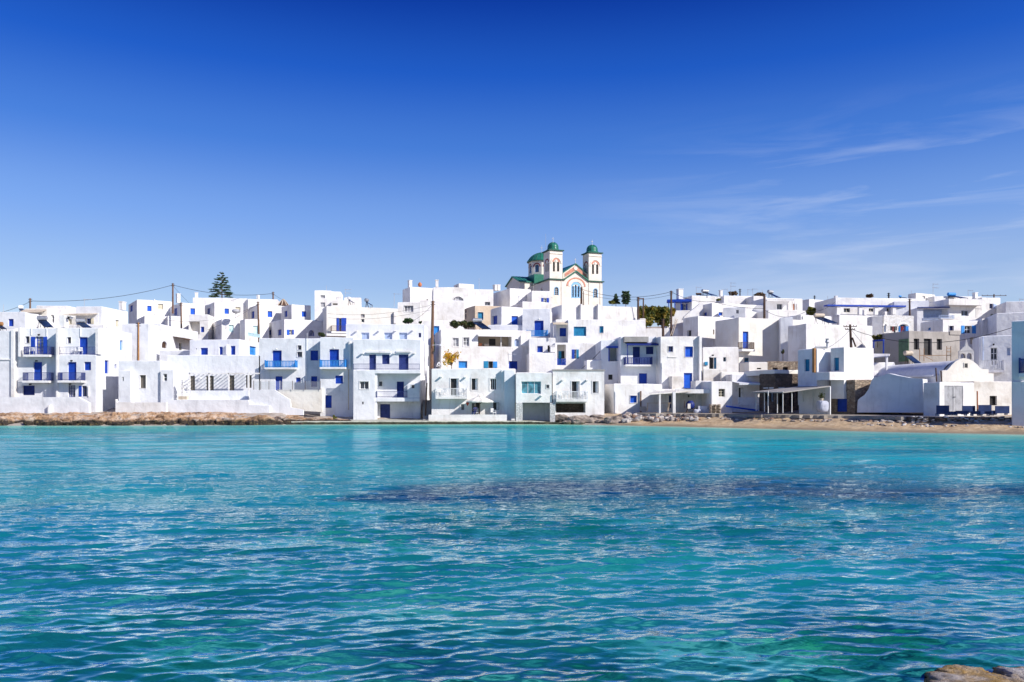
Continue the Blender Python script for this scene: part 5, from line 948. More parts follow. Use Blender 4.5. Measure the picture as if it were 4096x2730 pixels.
def tower(x0, x1, left, ytop, ybot, D, dx):
    sx = lambda x: x + dx
    yo = ytop - 385
    ch.block(9, D, x0, x1, ytop, ybot, rot=R9, left=left, mat='cream', drop=.3, name='bell_tower', items=[
        ('F', 'KA', sx(1090), 600 + yo, sx(1130), 785 + yo, 'k', {'dp': .35}), ('F', 'KA', sx(1167), 600 + yo, sx(1210), 785 + yo, 'k', {'dp': .35}), ('L', 'KA', sx(948), 622 + yo, sx(972), 790 + yo, 'k', {'dp': .35}), ('L', 'KA', sx(986), 620 + yo, sx(1010), 785 + yo, 'k', {'dp': .35}),
        ('F', 'arc', sx(1080), 535 + yo, sx(1222), 605 + yo, 'coral', {'t': .34}), ('F', 'arc', sx(1050), 510 + yo, sx(1248), 620 + yo, 'cream', {'t': .2, 'n': (.003, .14)}), ('L', 'arc', sx(944), 545 + yo, sx(1014), 620 + yo, 'dkred', {'t': .3}),
        ('F', 'box', sx(1031), 440 + yo, sx(1270), 455 + yo, 'cream', {'n': (.002, .14), 'name': 'string_course'}), ('F', 'box', sx(1133), 560 + yo, sx(1164), 606 + yo, 'cream', {'n': (.003, .12), 'name': 'oculus_block'}), ('F', 'box', sx(1031), 625 + yo, sx(1075), 636 + yo, 'cream', {'n': (.002, .1), 'name': 'impost'}), ('F', 'box', sx(1225), 625 + yo, sx(1268), 636 + yo, 'cream', {'n': (.002, .1), 'name': 'impost'})])
    f, L, T, z = ch.F, ch.L, ch.T, ch.z1; c = f.P(L / 2, -T / 2, z + .25)
    m = MB(); m.fbox(f, -.3, L + .3, -T - .3, .3, z + .002, z + .22); cmb(m, 'tower_roof', 'c_greend')
    m = MB(); m.lathe(c, [(min(L, T) * .5, -.05), (min(L, T) * .5, .2), (min(L, T) * .42, .25)], 12); cmb(m, 'dome_base', 'c_green')
    r = min(L, T) * .39; dome((c[0], c[1], c[2] + .2), r, 1.75, 'tower_dome', 10); cross((c[0], c[1], c[2] + 1.9), 1.25)
tower(1030, 1270, 915, 385, 925, 180.0, 0)
u_, t_ = CF.hit(9, 1766); tower(1766, 2006, 1652, 433, 965, t_, 736)
# drum and main dome
Dd = 193.0; zc0, zc1 = zat(9, 885, Dd), zat(9, 612, Dd); cxd = kx(9, 880) * Dd; rd = 252 * .2125 / FPX * Dd; m = MB()
ang0 = math.radians(R9 + 22.5)
for i in range(8):
    a0 = ang0 + i * math.pi / 4; a1 = a0 + math.pi / 4
    p0 = Vector((cxd + rd * math.cos(a0), Dd + rd * math.sin(a0))); p1 = Vector((cxd + rd * math.cos(a1), Dd + rd * math.sin(a1)))
    f = Frame(p0, p1 - p0); L = (p1 - p0).length; hw = .52; zw0, zw1 = zc0 + .7, zc1 - 1.0
    wall_face(m, f, L, zc0 - 3, zc1, [(L / 2 - hw, L / 2 + hw, zw0, zw1, True, .25)])
    if f.n.y < .3:
        m2 = MB(); m2.fbox(f, L / 2 - hw, L / 2 + hw, -.24, -.15, zw0, zw1); w_ = cmb(m2, 'drum_window', 'glass')
        m2 = MB()
        for uu in (-hw, -.04, hw - .1): m2.fbox(f, L / 2 + uu, L / 2 + uu + .1, -.15, -.1, zw0, zw1 - .2)
        cmb(m2, 'window_frame', 'c_l', par=w_)
        ch.part((f, 'arcm', 0, 0, 0, 0, 'x', {}, 9)) if False else None
        m2 = MB(); n_ = 12; r_ = hw + .42; zb = zw1 - hw
        for k in range(n_):
            q0, q1 = math.pi * k / n_, math.pi * (k + 1) / n_
            pts = [(L / 2 - rr * math.cos(qq), zb + rr * math.sin(qq)) for qq, rr in ((q0, r_), (q0, r_ - .24), (q1, r_ - .24), (q1, r_))]
            m2.prism([Vector(f.P(u, .06, z)) for u, z in pts], Vector(f.P(0, -.05, 0)) - Vector(f.P(0, 0, 0)))
        cmb(m2, 'drum_arch', 'c_dkred')
cmb(m, 'drum_wall', 'cream')
hd = zat(9, 432, Dd) - zc1
m = MB(); m.lathe((cxd, Dd, zc1), [(rd * 1.10, -.12), (rd * 1.12, .0), (rd * 1.0, .35 * hd * .6), (rd * .86, .48 * hd), (rd * .66, .70 * hd), (rd * .42, .87 * hd), (rd * .2, .965 * hd), (.001, hd)], 40); cmb(m, 'main_dome', 'c_green', True)
m = MB()
pf = [(rd * 1.12, .0), (rd * 1.0, .35 * hd * .6), (rd * .86, .48 * hd), (rd * .66, .70 * hd), (rd * .42, .87 * hd), (rd * .2, .965 * hd), (.02, hd)]
for i in range(22):
    a = 2 * math.pi * i / 22
    for (r0, z0), (r1, z1) in zip(pf[:-1], pf[1:]): m.beam((cxd + r0 * math.cos(a), Dd + r0 * math.sin(a), zc1 + z0), (cxd + r1 * math.cos(a), Dd + r1 * math.sin(a), zc1 + z1), .06, 4)
cmb(m, 'dome_rib', 'c_greend'); cross((cxd, Dd, zc1 + hd), 1.7)
m = MB(); fb = Frame((cxd - 3.2 * math.cos(math.radians(R9)), Dd - 3.2 * math.sin(math.radians(R9))), (math.cos(math.radians(R9)), math.sin(math.radians(R9)))); m.fbox(fb, 0, 6.4, -3.2, 3.2, zc0 - 2.2, zc0 + .05); cmb(m, 'drum_base', 'c_green')
# transept with gable towards the left
v1 = 10.5; uT, tT = CF.hit(9, 465, -v1); v2 = v1
while CF.hit(9, 222, -v2)[0] < uT and v2 < 24: v2 += .1
zt = zat(9, 972, tT); vm = (v1 + v2) / 2; _, tm = CF.hit(9, 345, -vm); ztp = zat(9, 893, tm); uE = WU * .5
m = MB(); m.fbox(CF, uT, uE, -v2, -v1, zt - 9, zt); m.prism([Vector(P(uT, -v1, zt)), Vector(P(uT, -v2, zt)), Vector(P(uT, -vm, ztp))], Vector(P(uE - uT, 0, 0)) - Vector(P(0, 0, 0))); cmb(m, 'transept_wall', 'cream')
m = MB()
for a, b in (((v1 - .35, zt - .15), (vm, ztp + .02)), ((vm, ztp + .02), (v2 + .35, zt - .15))):
    m.box8([P(uT - .35, -a[0], a[1]), P(uE, -a[0], a[1]), P(uE, -b[0], b[1]), P(uT - .35, -b[0], b[1]), P(uT - .35, -a[0], a[1] + .22), P(uE, -a[0], a[1] + .22), P(uE, -b[0], b[1] + .22), P(uT - .35, -b[0], b[1] + .22)])
cmb(m, 'transept_roof', 'c_green')
m = MB()
for i in range(12):
    u = uT + (uE - uT) * i / 12; m.beam(P(u, -v1 + .35, zt + .09), P(u, -vm, ztp + .25), .05, 4)
cmb(m, 'roof_seam', 'c_greend')

# ------------------------------------------------------------------ beach chapel with barrel vault
cp = House('whitewashed barrel vaulted chapel with round stepped gable and bell wall', 8, 570, 1345, 77.4, 'chapel', 'chapel', None)
cf = Frame((kx(8, 572) * 77.4, 77.4), (math.cos(math.radians(9)), math.sin(math.radians(9))))
gp = [(572, 1360), (572, 937), (618, 935), (640, 914), (665, 884), (700, 850), (740, 828), (785, 817), (830, 825), (875, 848), (915, 880), (940, 908), (960, 924), (1025, 927), (1025, 965), (1075, 967), (1075, 1360)]
gq = [(lambda ut, y=y: (ut[0], zat(8, y, ut[1])))(cf.hit(8, x)) for x, y in gp]
m = MB(); m.prism([Vector(cf.P(u, 0, z)) for u, z in gq], Vector(cf.P(0, -.45, 0)) - Vector(cf.P(0, 0, 0))); cp.mb(m, 'gable_wall', 'warm')
u0, u1, z0, z1 = cf.rect(8, 786, 869, 817, 910); m = MB(); m.fbox(cf, u0, u1, .003, .012, z0, z1); cp.mb(m, 'gable_window', 'dark'); m = MB(); m.fbox(cf, u0 - .06, u1 + .06, .002, .06, z1, z1 + .07); m.fbox(cf, u0 - .06, u0, .002, .06, z0, z1); m.fbox(cf, u1, u1 + .06, .002, .06, z0, z1); cp.mb(m, 'window_frame', 'warm')
BK = 12.5; va, vb = gq[2][0] - .15, gq[12][0] + .3; vz0, vz1 = gq[2][1] - .45, max(z for _, z in gq) - .18
m = MB(); m.fbox(cf, va - .7, vb + .6, -BK, -.45, -.5, vz0); cp.mb(m, 'wall', 'whiteb')
m = MB(); n_ = 20; uc = (va + vb) / 2
for j in range(9):
    for i in range(n_ + 1):
        a = math.pi * i / n_; fl = 1 - .05 * j / 8; m.v.append(cf.P(uc - (vb - va) / 2 * math.cos(a) * fl, -.45 - (BK - .45) * j / 8, vz0 + (vz1 - vz0) * math.sin(a) * fl))
for j in range(8):
    for i in range(n_): k = j * (n_ + 1) + i; m.f.append((k, k + 1, k + n_ + 2, k + n_ + 1))
m.f.append(tuple(8 * (n_ + 1) + i for i in range(n_ + 1))); cp.mb(m, 'vault', 'whiteb', smooth=True)
m = MB(); m.fbox(cf, va - .95, va - .1, -BK, -.6, vz0 - .15, vz0 + .02); cp.mb(m, 'cornice', 'whiteb')
# curved buttress flank in shade
_, fr, _ = profile_wall('blue shadowed curving buttress flank of the beach chapel', 8, 79.4, [(-263, 1350), (-262, 1290), (-256, 1228), (-228, 1202), (-193, 1180), (-165, 1140), (-148, 1115), (-130, 1060), (-118, 1028), (-98, 1010), (-60, 1003), (0, 985), (40, 965), (120, 985), (250, 1010), (380, 1020), (392, 1350)], th=3.0, mat='whiteb', rot=-36, name='buttress')
# bell wall
m = MB(); bf = Frame((kx(8, 738) * 84.5, 84.5), (math.cos(math.radians(-20)), math.sin(math.radians(-20)))); L, tt = bf.hit(8, 880); zb0, zb1 = zat(8, 860, 83.8), zat(8, 742, 83.8); hw = L * .17
ops = [(L * .26 - hw, L * .26 + hw, zat(8, 828, 83.8), zat(8, 768, 83.8), True, .5), (L * .70 - hw, L * .70 + hw, zat(8, 828, 83.8), zat(8, 765, 83.8), True, .5)]
wall_face(m, bf, L, zb0, zb1, ops); bb = Frame(bf.P(0, -.5, 0)[:2], (bf.d.x, bf.d.y)); wall_face(m, bb, L, zb0, zb1, ops)
m.prism([Vector(bf.P(0, 0, zb1 - .02)), Vector(bf.P(L, 0, zb1 - .02)), Vector(bf.P(L * .62, 0, zb1 + .55)), Vector(bf.P(L * .5, 0, zb1 + 1.3)), Vector(bf.P(L * .42, 0, zb1 + .55))], Vector(bf.P(0, -.5, 0)) - Vector(bf.P(0, 0, 0)))
m.fbox(bf, L, L + .02, -.5, 0, zb0, zb1); m.fbox(bf, -.02, 0, -.5, 0, zb0, zb1); cp.mb(m, 'bell_wall', 'grimy')

# ------------------------------------------------------------------ pavement, stone walls, boulders
def strip(name, pts, mat, z, th, back, label):
    m = MB(); f_ = []; 
    qs = np.arange(pts[0][0], pts[-1][0], 14); dd = np.interp(qs, [a for a, _ in pts], [b for _, b in pts]) + (fbm(qs * .03, qs * 0, 4, 77) - .5) * 1.3
    for p, d in zip(qs.tolist(), dd.tolist()): f_.append(((p - CX) / FPX * d, d)); 
    for i, (x, y) in enumerate(f_):
        k = back / y; m.v += [(x, y, z - th), (x, y + 0, z), (x * (1 + k), y + back, z + .05)]
    for i in range(len(f_) - 1):
        k = 3 * i; m.f += [(k, k + 3, k + 4, k + 1), (k + 1, k + 4, k + 5, k + 2)]
    return tag(m.build(name, mat), label, kind='structure')
strip('pavement', [(2540, 87.2), (2640, 86.0), (2800, 84.6), (3020, 80.8), (3230, 77.6), (3420, 75.0), (3560, 73.0), (3690, 71.2), (3900, 70.2), (4096, 69.2), (4500, 64.5), (5200, 56)], 'pave', 1.25, .30, 10, 'pale concrete pavement before the beach houses')
ico = bmesh.new(); bmesh.ops.create_icosphere(ico, subdivisions=2, radius=1.0); ico_v = [tuple(v.co) for v in ico.verts]; ico_f = [tuple(v.index for v in f.verts) for f in ico.faces]; ico.free()
stone_mesh = []
for i in range(6):
    rs = np.random.default_rng(50 + i); V = np.array(ico_v); V = np.sign(V) * np.abs(V) ** .6; V = V * (1 + .28 * (fbm(V[:, 0] * 1.4 + i * 7 + 9, V[:, 1] * 1.4 + V[:, 2] + 9, 3, i) - .5)[:, None] * 2)
    for k in range(5):
        me = bpy.data.meshes.new('stone'); me.from_pydata([tuple(v) for v in V], [], ico_f[:]); me.materials.append(MATS['stone%d' % k]); stone_mesh.append(me)
def stone(parent, off, p, s, mats=(0, 1, 2, 3, 4), name='stone'):
    k = random.choice(mats); me = stone_mesh[random.randrange(6) * 5 + k]; o = bpy.data.objects.new(name, me); COL.objects.link(o); o.parent = parent
    o.location = (p[0] - off[0], p[1] - off[1], p[2] - off[2]); o.scale = s; o.rotation_euler = (random.uniform(-.3, .3), random.uniform(-.25, .25), random.uniform(-.5, .5)); return o
# dry stone retaining wall at the right
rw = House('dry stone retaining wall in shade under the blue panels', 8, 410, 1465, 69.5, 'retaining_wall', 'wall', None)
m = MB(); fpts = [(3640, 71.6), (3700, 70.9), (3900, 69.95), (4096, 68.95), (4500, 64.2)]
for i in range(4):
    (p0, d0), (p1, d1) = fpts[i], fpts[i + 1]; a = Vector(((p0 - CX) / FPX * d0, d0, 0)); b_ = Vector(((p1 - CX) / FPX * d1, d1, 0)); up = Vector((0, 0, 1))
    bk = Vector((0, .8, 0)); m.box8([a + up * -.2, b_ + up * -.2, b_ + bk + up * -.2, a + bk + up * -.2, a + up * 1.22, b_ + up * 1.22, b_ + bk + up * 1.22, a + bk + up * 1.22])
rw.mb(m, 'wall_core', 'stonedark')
nst = 0
for row in range(6):
    p = 3645.0
    while p < 4260:
        w = random.uniform(12, 34); d = float(np.interp(p, [a for a, _ in fpts], [b for _, b in fpts])); sz = w / FPX * d / 2
        if random.random() < .86:
            z = .50 + row * .145 + random.uniform(-.03, .03); stone(rw.root, rw.off, ((p + w / 2 - CX) / FPX * d, d - .04, z), (sz, .16, random.uniform(.05, .085)), (0, 1, 4, 3, 0, 2)); nst += 1
        p += w + random.uniform(0, 6)
rb = House('heap of loose beach stones and rubble along the pavement edge', 6, 300, 1440, 83.5, 'rubble_bank', 'stones', None)
for i in range(120):
    p = random.uniform(2495, 2790); t = random.random(); d = float(shore(p)) + 1.2 + t * 2.6 * (1 - .35 * (p - 2495) / 300) + (p - 2495) / 300 * 1.2; s = random.uniform(.10, .30) * (1.1 - .4 * (p - 2495) / 300)
    X_ = (p - CX) / FPX * d; stone(rb.root, rb.off, (X_, d, gz(X_, d) + .10 + .25 * t * random.random()), (s * 1.2, s, s * .75), (0, 1, 1, 2, 3))
rb2 = House('scatter of pale stones at the foot of the dry stone wall', 8, 300, 1480, 67.5, 'rubble_scatter', 'stones', None)
for i in range(110):
    p = random.uniform(3440, 4200); d = float(shore(p)) + random.uniform(2.0, 4.6); s = random.uniform(.04, .13); X_ = (p - CX) / FPX * d; stone(rb2.root, rb2.off, (X_, d, gz(X_, d) + .02), (s * 1.5, s, s * .6), (0, 1, 4, 4, 3))
rb3 = House('line of dark rubble and driftwood along the beach top', 7, 300, 1390, 76, 'rubble_line', 'stones', None)
for i in range(80):
    p = random.uniform(2790, 3640); d = float(np.interp(p, [2790, 3020, 3230, 3420, 3640], [84.3, 80.6, 77.2, 74.6, 71.9])) - random.uniform(.0, 1.0); s = random.uniform(.05, .14); X_ = (p - CX) / FPX * d; stone(rb3.root, rb3.off, (X_, d, gz(X_, d) + .06), (s * 1.6, s, s * .7), (0, 3, 3, 2, 1))
for i, (c_, x, y, D_, rx, ry, rz, mt, lab) in enumerate([
    (5, 790, 1420, 88.9, 1.25, .8, .60, 'greyrock', 'broad brownish boulder below the white balcony cellar'), (5, 765, 1448, 87.8, .75, .5, .45, 'greyrock', 'dark green boulder at the water beside the quay end'),
    (5, 660, 1452, 88.0, .55, .4, .32, 'greyrock', 'small ochre boulder at the quay end'), (5, 1110, 1425, 86.9, 1.2, .8, .52, 'greyrock', 'dark flat topped boulder left of the rubble heap'), (5, 940, 1400, 89.4, 1.0, .9, .35, 'greyrock', 'low pale rock between the two large boulders'),
    (5, 860, 1430, 88.2, .9, .6, .38, 'greyrock', 'rounded rock right of the dark green boulder'), (5, 600, 1400, 90.0, .9, .7, .5, 'greyrock', 'dusty rock slope beside the stone pillar'), (5, 1010, 1440, 87.6, .9, .6, .22, 'greyrock', 'flat pale rock shelf by the water')]):
    p = at(c_, x, y, D_); tag(rock_mesh('boulder', (p.x, p.y, p.z - rz * .2), rx, ry, rz, mt, 20 + i, None, (p.x, p.y, p.z), (36, 22), .4, False), lab, 'rock', 'boulders by the quay end')
for i in range(9):
    px_ = 1185 + i * 55; p = at(3, 480 + i * 55, 1425, 90.0)
    if i < 9: tag(rock_mesh('boulder', (p.x, p.y, p.z - .1), random.uniform(.5, 1.1), .6, random.uniform(.2, .42), 'rock', 40 + i, None, (p.x, p.y, p.z), (26, 16), .4, False), ['tan ledge rock where the rocky shore meets the quay', 'second tan rock along the quay top below the sloping wall', 'ochre rock under the terrace with glass balustrade', 'pale rock on the quay below the blue balcony', 'brown rock with dry weeds on the quay', 'small tan rock left of the cobalt cellar door', 'tan stone lump under the cobalt cellar door', 'reddish stone lump right of the cobalt cellar door', 'last tan rock on the quay beside the navy house'][i], 'rock', 'rocks on the quay')

# ------------------------------------------------------------------ vegetation
def leaves(pts, nrm, size, rng, asp=.55):
    n = len(pts); ax = rng.normal(size=(n, 3)); ax /= np.linalg.norm(ax, axis=1)[:, None]; b = np.cross(ax, rng.normal(size=(n, 3))); b /= np.linalg.norm(b, axis=1)[:, None]
    s = size * (.6 + .8 * rng.random(n))[:, None]; V = np.stack([pts - ax * s, pts + b * s * asp, pts + ax * s, pts - b * s * asp], 1).reshape(-1, 3)
    return V.tolist(), [(4 * i, 4 * i + 1, 4 * i + 2, 4 * i + 3) for i in range(n)]
def bush(label, c, D, x0, y0, x1, y1, mat, name='bush', cat='bush', group=None, n=900, size=.14, trunk=.25, clumps=14, seed=0):
    rng = np.random.default_rng(100 + seed); a = at(c, x0, y0, D); b = at(c, x1, y1, D); w = abs(b.x - a.x) / 2; h = abs(a.z - b.z); cx_ = (a.x + b.x) / 2; base = min(a.z, b.z)
    r = empty(name, (cx_, D, base), label, cat, group); off = (cx_, D, base); P_ = []
    m = MB(); top = base + h * trunk
    m.beam((cx_, D, base - .8), (cx_ + .1 * w, D, top + h * .2), max(.04, .06 * w), 7, max(.03, .035 * w))
    for i in range(clumps):
        an = rng.random() * 6.283; rr = math.sqrt(rng.random()); cz = base + h * (trunk + (1 - trunk) * (.15 + .7 * rng.random())); k = math.sqrt(max(.15, 1 - ((cz - base - h * .6) / (h * .62)) ** 2))
        cc_ = np.array([cx_ + w * .82 * rr * math.cos(an) * k, D + w * .7 * rr * math.sin(an) * k, cz]); m.beam((cx_ + .05 * w, D, top), tuple(cc_), max(.02, .03 * w), 5, .012)
        q = rng.normal(size=(n // clumps, 3)); q /= np.linalg.norm(q, axis=1)[:, None]; q *= (rng.random(n // clumps) ** .4)[:, None]; sc = (.22 + .16 * rng.random()); P_.append(cc_ + q * np.array([w * sc * 1.25, w * sc * 1.1, h * sc * .75]))
    m.build('trunk', 'twig', r, off); V, F = leaves(np.concatenate(P_), None, size, rng); mk('crown', V, F, mat, r, off); return r
bush('bushy dark green shrub on the roof left of the solar heater', 4, 106.5, 722, 455, 850, 535, 'leaf_vine', n=1500, size=.13, seed=1, group='roof shrubs'); bush('reddish brown shrub leaning on the roof solar heater', 4, 106.8, 835, 452, 985, 535, 'leaf_vine', n=1700, size=.13, seed=2, group='roof shrubs')
bush('small bright green shrub below the sliding window', 4, 111, 280, 433, 372, 492, 'leaf_dark', n=900, size=.12, seed=3); bush('tiny green tuft beside the tall thick pole', 4, 112, 425, 455, 460, 485, 'leaf_dark', n=200, size=.10, seed=4, clumps=5)
bush('yellow leaved fig tree in front of the big loggia house', 4, 99.5, 655, 755, 838, 925, 'leaf_yellow', 'fig_tree', 'tree', n=650, size=.13, trunk=.2, clumps=20, seed=5)
bush('green and orange tree crown behind the church wall', 6, 124, 120, 305, 300, 520, 'leaf_olive', 'tree', 'tree', 'trees behind the church wall', n=5200, size=.20, trunk=.1, clumps=36, seed=6); bush('dark green and rust coloured tree beside the leaning ladder', 6, 126, 270, 320, 440, 515, 'leaf_olive', 'tree', 'tree', 'trees behind the church wall', n=4200, size=.20, trunk=.1, clumps=32, seed=7); bush('low olive green bush under the cobalt pergola', 6, 128, 400, 330, 490, 420, 'leaf_olive', n=1600, size=.18, seed=8)
bush('spiky dry green bush on the skyline beside the small pines', 5, 150, 1062, 258, 1130, 292, 'leaf_lime', n=700, size=.14, seed=9); bush('bare twiggy bush on the white skyline parapet', 6, 150, 1020, 158, 1100, 215, 'twig', n=900, size=.14, seed=10); bush('brown dry bush left of the slatted pergola house', 7, 145, 35, 180, 130, 225, 'twig', n=1400, size=.15, seed=11)
bush('bare brown bush on the skyline above the navy veranda', 7, 150, 1135, 190, 1215, 235, 'twig', n=900, size=.14, seed=12); bush('yellow green round bush between two skyline houses', 7, 131, 548, 312, 640, 400, 'leaf_lime', n=2600, size=.15, trunk=.1, seed=13, clumps=22); bush('vine with orange leaves on the blue framed pergola', 7, 98.5, 1205, 590, 1295, 650, 'leaf_olive', n=900, size=.12, seed=14); bush('small agave clump on the left roof edge', 3, 110, 665, 572, 745, 615, 'leaf_vine', n=500, size=.16, seed=15, clumps=9); bush('dark flowering climber on the pale wall gap', 7, 101, 306, 735, 338, 782, 'leaf_vine', n=300, size=.10, seed=16, clumps=7); bush('green shrub in the gap behind the street lamp', 4, 104.5, 556, 640, 585, 790, 'leaf_dark', n=700, size=.12, seed=17); bush('small plants on the terrace near the arched blue door', 8, 117, 1045, 392, 1100, 430, 'leaf_dark', n=500, size=.12, seed=18); bush('yellow green roof plant by the solar panels', 6, 132, 880, 238, 938, 266, 'leaf_lime', n=300, size=.14, seed=19, clumps=6); bush('dry weeds growing on the quay rocks', 3, 90.3, 810, 1375, 860, 1432, 'leaf_lime', n=300, size=.07, seed=20, clumps=6)

def whorl_tree(label, c, D, x, ytop, ybot, wpx, mat, nw, name='pine_tree', seed=0, droop=-.05, tuft=.16, group=None, per=7, gap=.62, shape=None, dens=64):
    rng = np.random.default_rng(300 + seed); b = at(c, x, ybot, D); t = at(c, x, ytop, D); h = t.z - b.z; R = wpx * CROP[c][2] / FPX * D
    r = empty(name, (b.x, D, b.z), label, 'tree', group); off = (b.x, D, b.z); m = MB(); m.beam((b.x, D, b.z - 3), (b.x + .05, D, t.z), .045 * R + .06, 8, .02); P_ = []
    for i in range(nw):
        f = (i + .5) / nw; z = b.z + h * (.02 + .93 * f); rr = R * (shape(f) if shape else (1 - f) ** .75 * .98 + .05)
        for k in range(per):
            a = 2 * math.pi * (k + .5 * (i % 2)) / per + rng.normal() * .12; L = rr * (.62 + .5 * rng.random())
            if rng.random() < .16: continue
            e = np.array([b.x + L * math.cos(a), D + L * math.sin(a), z + L * (droop + .22 * f) + .12 * rng.normal() * .5]); m.beam((b.x, D, z), tuple(e), .035, 5, .015)
            npt = max(6, int(L * dens)); q = (gap + (1 - gap) * 0 + (1 - gap) * rng.random(npt)) if rng.random() < .5 else (.3 + .7 * rng.random(npt))
            line = np.array([b.x, D, z]) + (e - np.array([b.x, D, z])) * q[:, None]; P_.append(line + rng.normal(size=(npt, 3)) * np.array([.15, .15, .04]) * (L * .25 + .25) + np.array([0, 0, .09]))
    m.build('trunk', 'c_wood', r, off); V, F = leaves(np.concatenate(P_), None, tuft, rng, .35); mk('crown', V, F, mat, r, off); return r
whorl_tree('tall tiered araucaria pine standing on the left skyline', 2, 152, 893, 62, 312, 138, 'leaf_pine', 11, seed=1, tuft=.15, per=6, gap=.55, shape=lambda f: (1 - f) ** .62 * 1.0 if f > .12 else .95)
whorl_tree('small ragged pine right of the church', 5, 158, 1135, 188, 290, 42, 'leaf_pine', 11, seed=2, tuft=.16, group='small pines right of the church'); whorl_tree('taller windswept pine right of the church', 5, 156, 1232, 163, 295, 52, 'leaf_pine', 12, seed=3, tuft=.17, group='small pines right of the church', shape=lambda f: .55 + .4 * math.sin(f * 3))
# ------------------------------------------------------------------ poles, cables, roof gear, small things
def pole(label, c, D, x, y0, y1, r=.13, xb=None, mat='c_wood', arms=(), ins=True):
    t = at(c, x, y0, D); b = at(c, xb if xb is not None else x, y1, D); e = empty('utility_pole', b, label, 'pole', 'wooden utility poles'); m = MB(); m.beam(b - Vector((0, 0, 1.5)), t, r * 1.15, 9, r * .85); m.build('shaft', mat, e, tuple(b))
    for dz, w in arms:
        m = MB(); q = t - Vector((0, 0, dz)); m.beam(q - Vector((w, .05, 0)), q + Vector((w, -.05, 0)), .05, 5)
        for s in (-1, -.55, .55, 1): m.beam(q + Vector((w * s * .95, 0, 0)), q + Vector((w * s * .95, 0, .16)), .04, 5)
        m.build('crossarm', mat, e, tuple(b))
    if not arms and ins:
        m = MB()
        for dz in (.15, .45): m.beam(t - Vector((.28, 0, dz)), t + Vector((.28, 0, -dz)), .04, 5)
        m.build('insulators', 'c_black', e, tuple(b))
    return t
p1 = pole('short wooden pole top on the left skyline', 1, 118, 305, 187, 330); p2 = pole('wooden pole rising left of the tall pine', 2, 137, 441, 170, 370, .14); p3 = pole('slightly leaning wooden pole before the cobalt window cubes', 2, 132.5, 517, 348, 560, .13, 520); p4 = pole('red brown pole in front of the arched white house', 2, 104, 124, 532, 880, .12, 124, 'c_rust')
p5 = pole('tall leaning pole left of the straw mill cap', 3, 119, 78, 262, 620, .14, 90); p6 = pole('pole top behind the straw mill cap', 3, 149, 226, 167, 260, .14); p7 = pole('thick weathered pole between navy house and loggia house', 4, 99, 567, 255, 800, .19, 556); p9 = pole('dark pole in front of the church facade', 5, 124, 798, 122, 300, .17, None, 'c_brown'); p9b = pole('thinner stay post beside the church pole', 5, 123.8, 818, 160, 300, .07, 822, 'c_brown', (), False)
p10 = pole('dark pole before the cobalt pergola house', 6, 117, 453, 157, 600, .16, None, 'c_brown'); p11 = pole('twin post frame pole beside the autumn trees', 6, 112, 129, 217, 430, .15, None, 'c_brown'); p11b = pole('second post of the twin frame pole', 6, 113.5, 180, 228, 400, .11, None, 'c_brown', (), False); p12 = pole('short dark pole on the white yard wall', 6, 104.5, 374, 432, 620, .17, None, 'c_brown'); p13 = pole('dark pole left of the slatted pergola', 7, 119, 141, 186, 430, .17, None, 'c_brown'); p14 = pole('braced dark pole above the blank white cube', 7, 97, 981, 487, 720, .15, 998, 'c_brown', ((.25, .8), (.6, .6)))
p15 = pole('black pole top on the right skyline', 8, 133, 46, 177, 260, .14, None, 'c_black'); p16 = pole('dark leaning post beside the netted veranda house', 8, 117, 251, 235, 400, .13, 254, 'c_brown'); p17 = pole('distant pole with long crossarm at right skyline', 8, 135, 1078, 190, 240, .12, None, 'c_brown', ((.25, 2.1),)); p18 = pole('thin pole top behind the small box house', 7, 150, 633, 203, 250, .1, None, 'c_black'); p19 = pole('bare iron post in the alley beside the navy railing house', 4, 93.2, 508, 1060, 1360, .09, 490, 'c_brown', (), False); p20 = pole('thin black pole on the white skyline parapet', 6, 152, 1127, 138, 215, .12, None, 'c_black')
m = MB(); a_ = p11 + Vector((0, 0, -.2)); m.beam(a_, p11b + Vector((0, 0, -.1)), .07, 6); tag(m.build('pole_brace', 'c_brown', None, a_), 'crossbar joining the twin frame posts', 'crossbar')
m = MB(); a_ = at(7, 1003, 615, 96.8); b_ = at(7, 1036, 705, 96.8); m.beam(a_, b_, .10, 6); tag(m.build('pole_stay', 'c_brown', None, b_), 'slanting wooden stay of the braced dark pole', 'pole stay')
def cable(label, a, b, sag, r=.028):
    m = MB(); n = 18; pts = [a.lerp(b, i / n) - Vector((0, 0, sag * 4 * (i / n) * (1 - i / n))) for i in range(n + 1)]
    for q, w in zip(pts[:-1], pts[1:]): m.beam(q, w, r, 5, None, False)
    tag(m.build('overhead_cable', 'c_black', None, tuple(a)), label, 'cable', 'overhead cables')
V_ = Vector
cable('thick cable from the left edge to the short left pole', at(1, -60, 345, 112), p1 + V_((0, 0, -.5)), .2); cable('sagging cable between the two left skyline poles', p1 + V_((0, 0, -.4)), p2 + V_((0, 0, -.3)), .9, .035); cable('cable passing behind the tall pine', p2 + V_((0, 0, -.3)), p6 + V_((0, 0, -.3)), .9, .035)
cable('thin cable slanting down from the pole left of the pine', p2 + V_((0, 0, -.4)), at(2, 590, 350, 139), .1, .02); cable('thin wire from mill pole down to the white tower block', p6 + V_((0, 0, -.4)), at(3, 330, 250, 146), .05, .02)
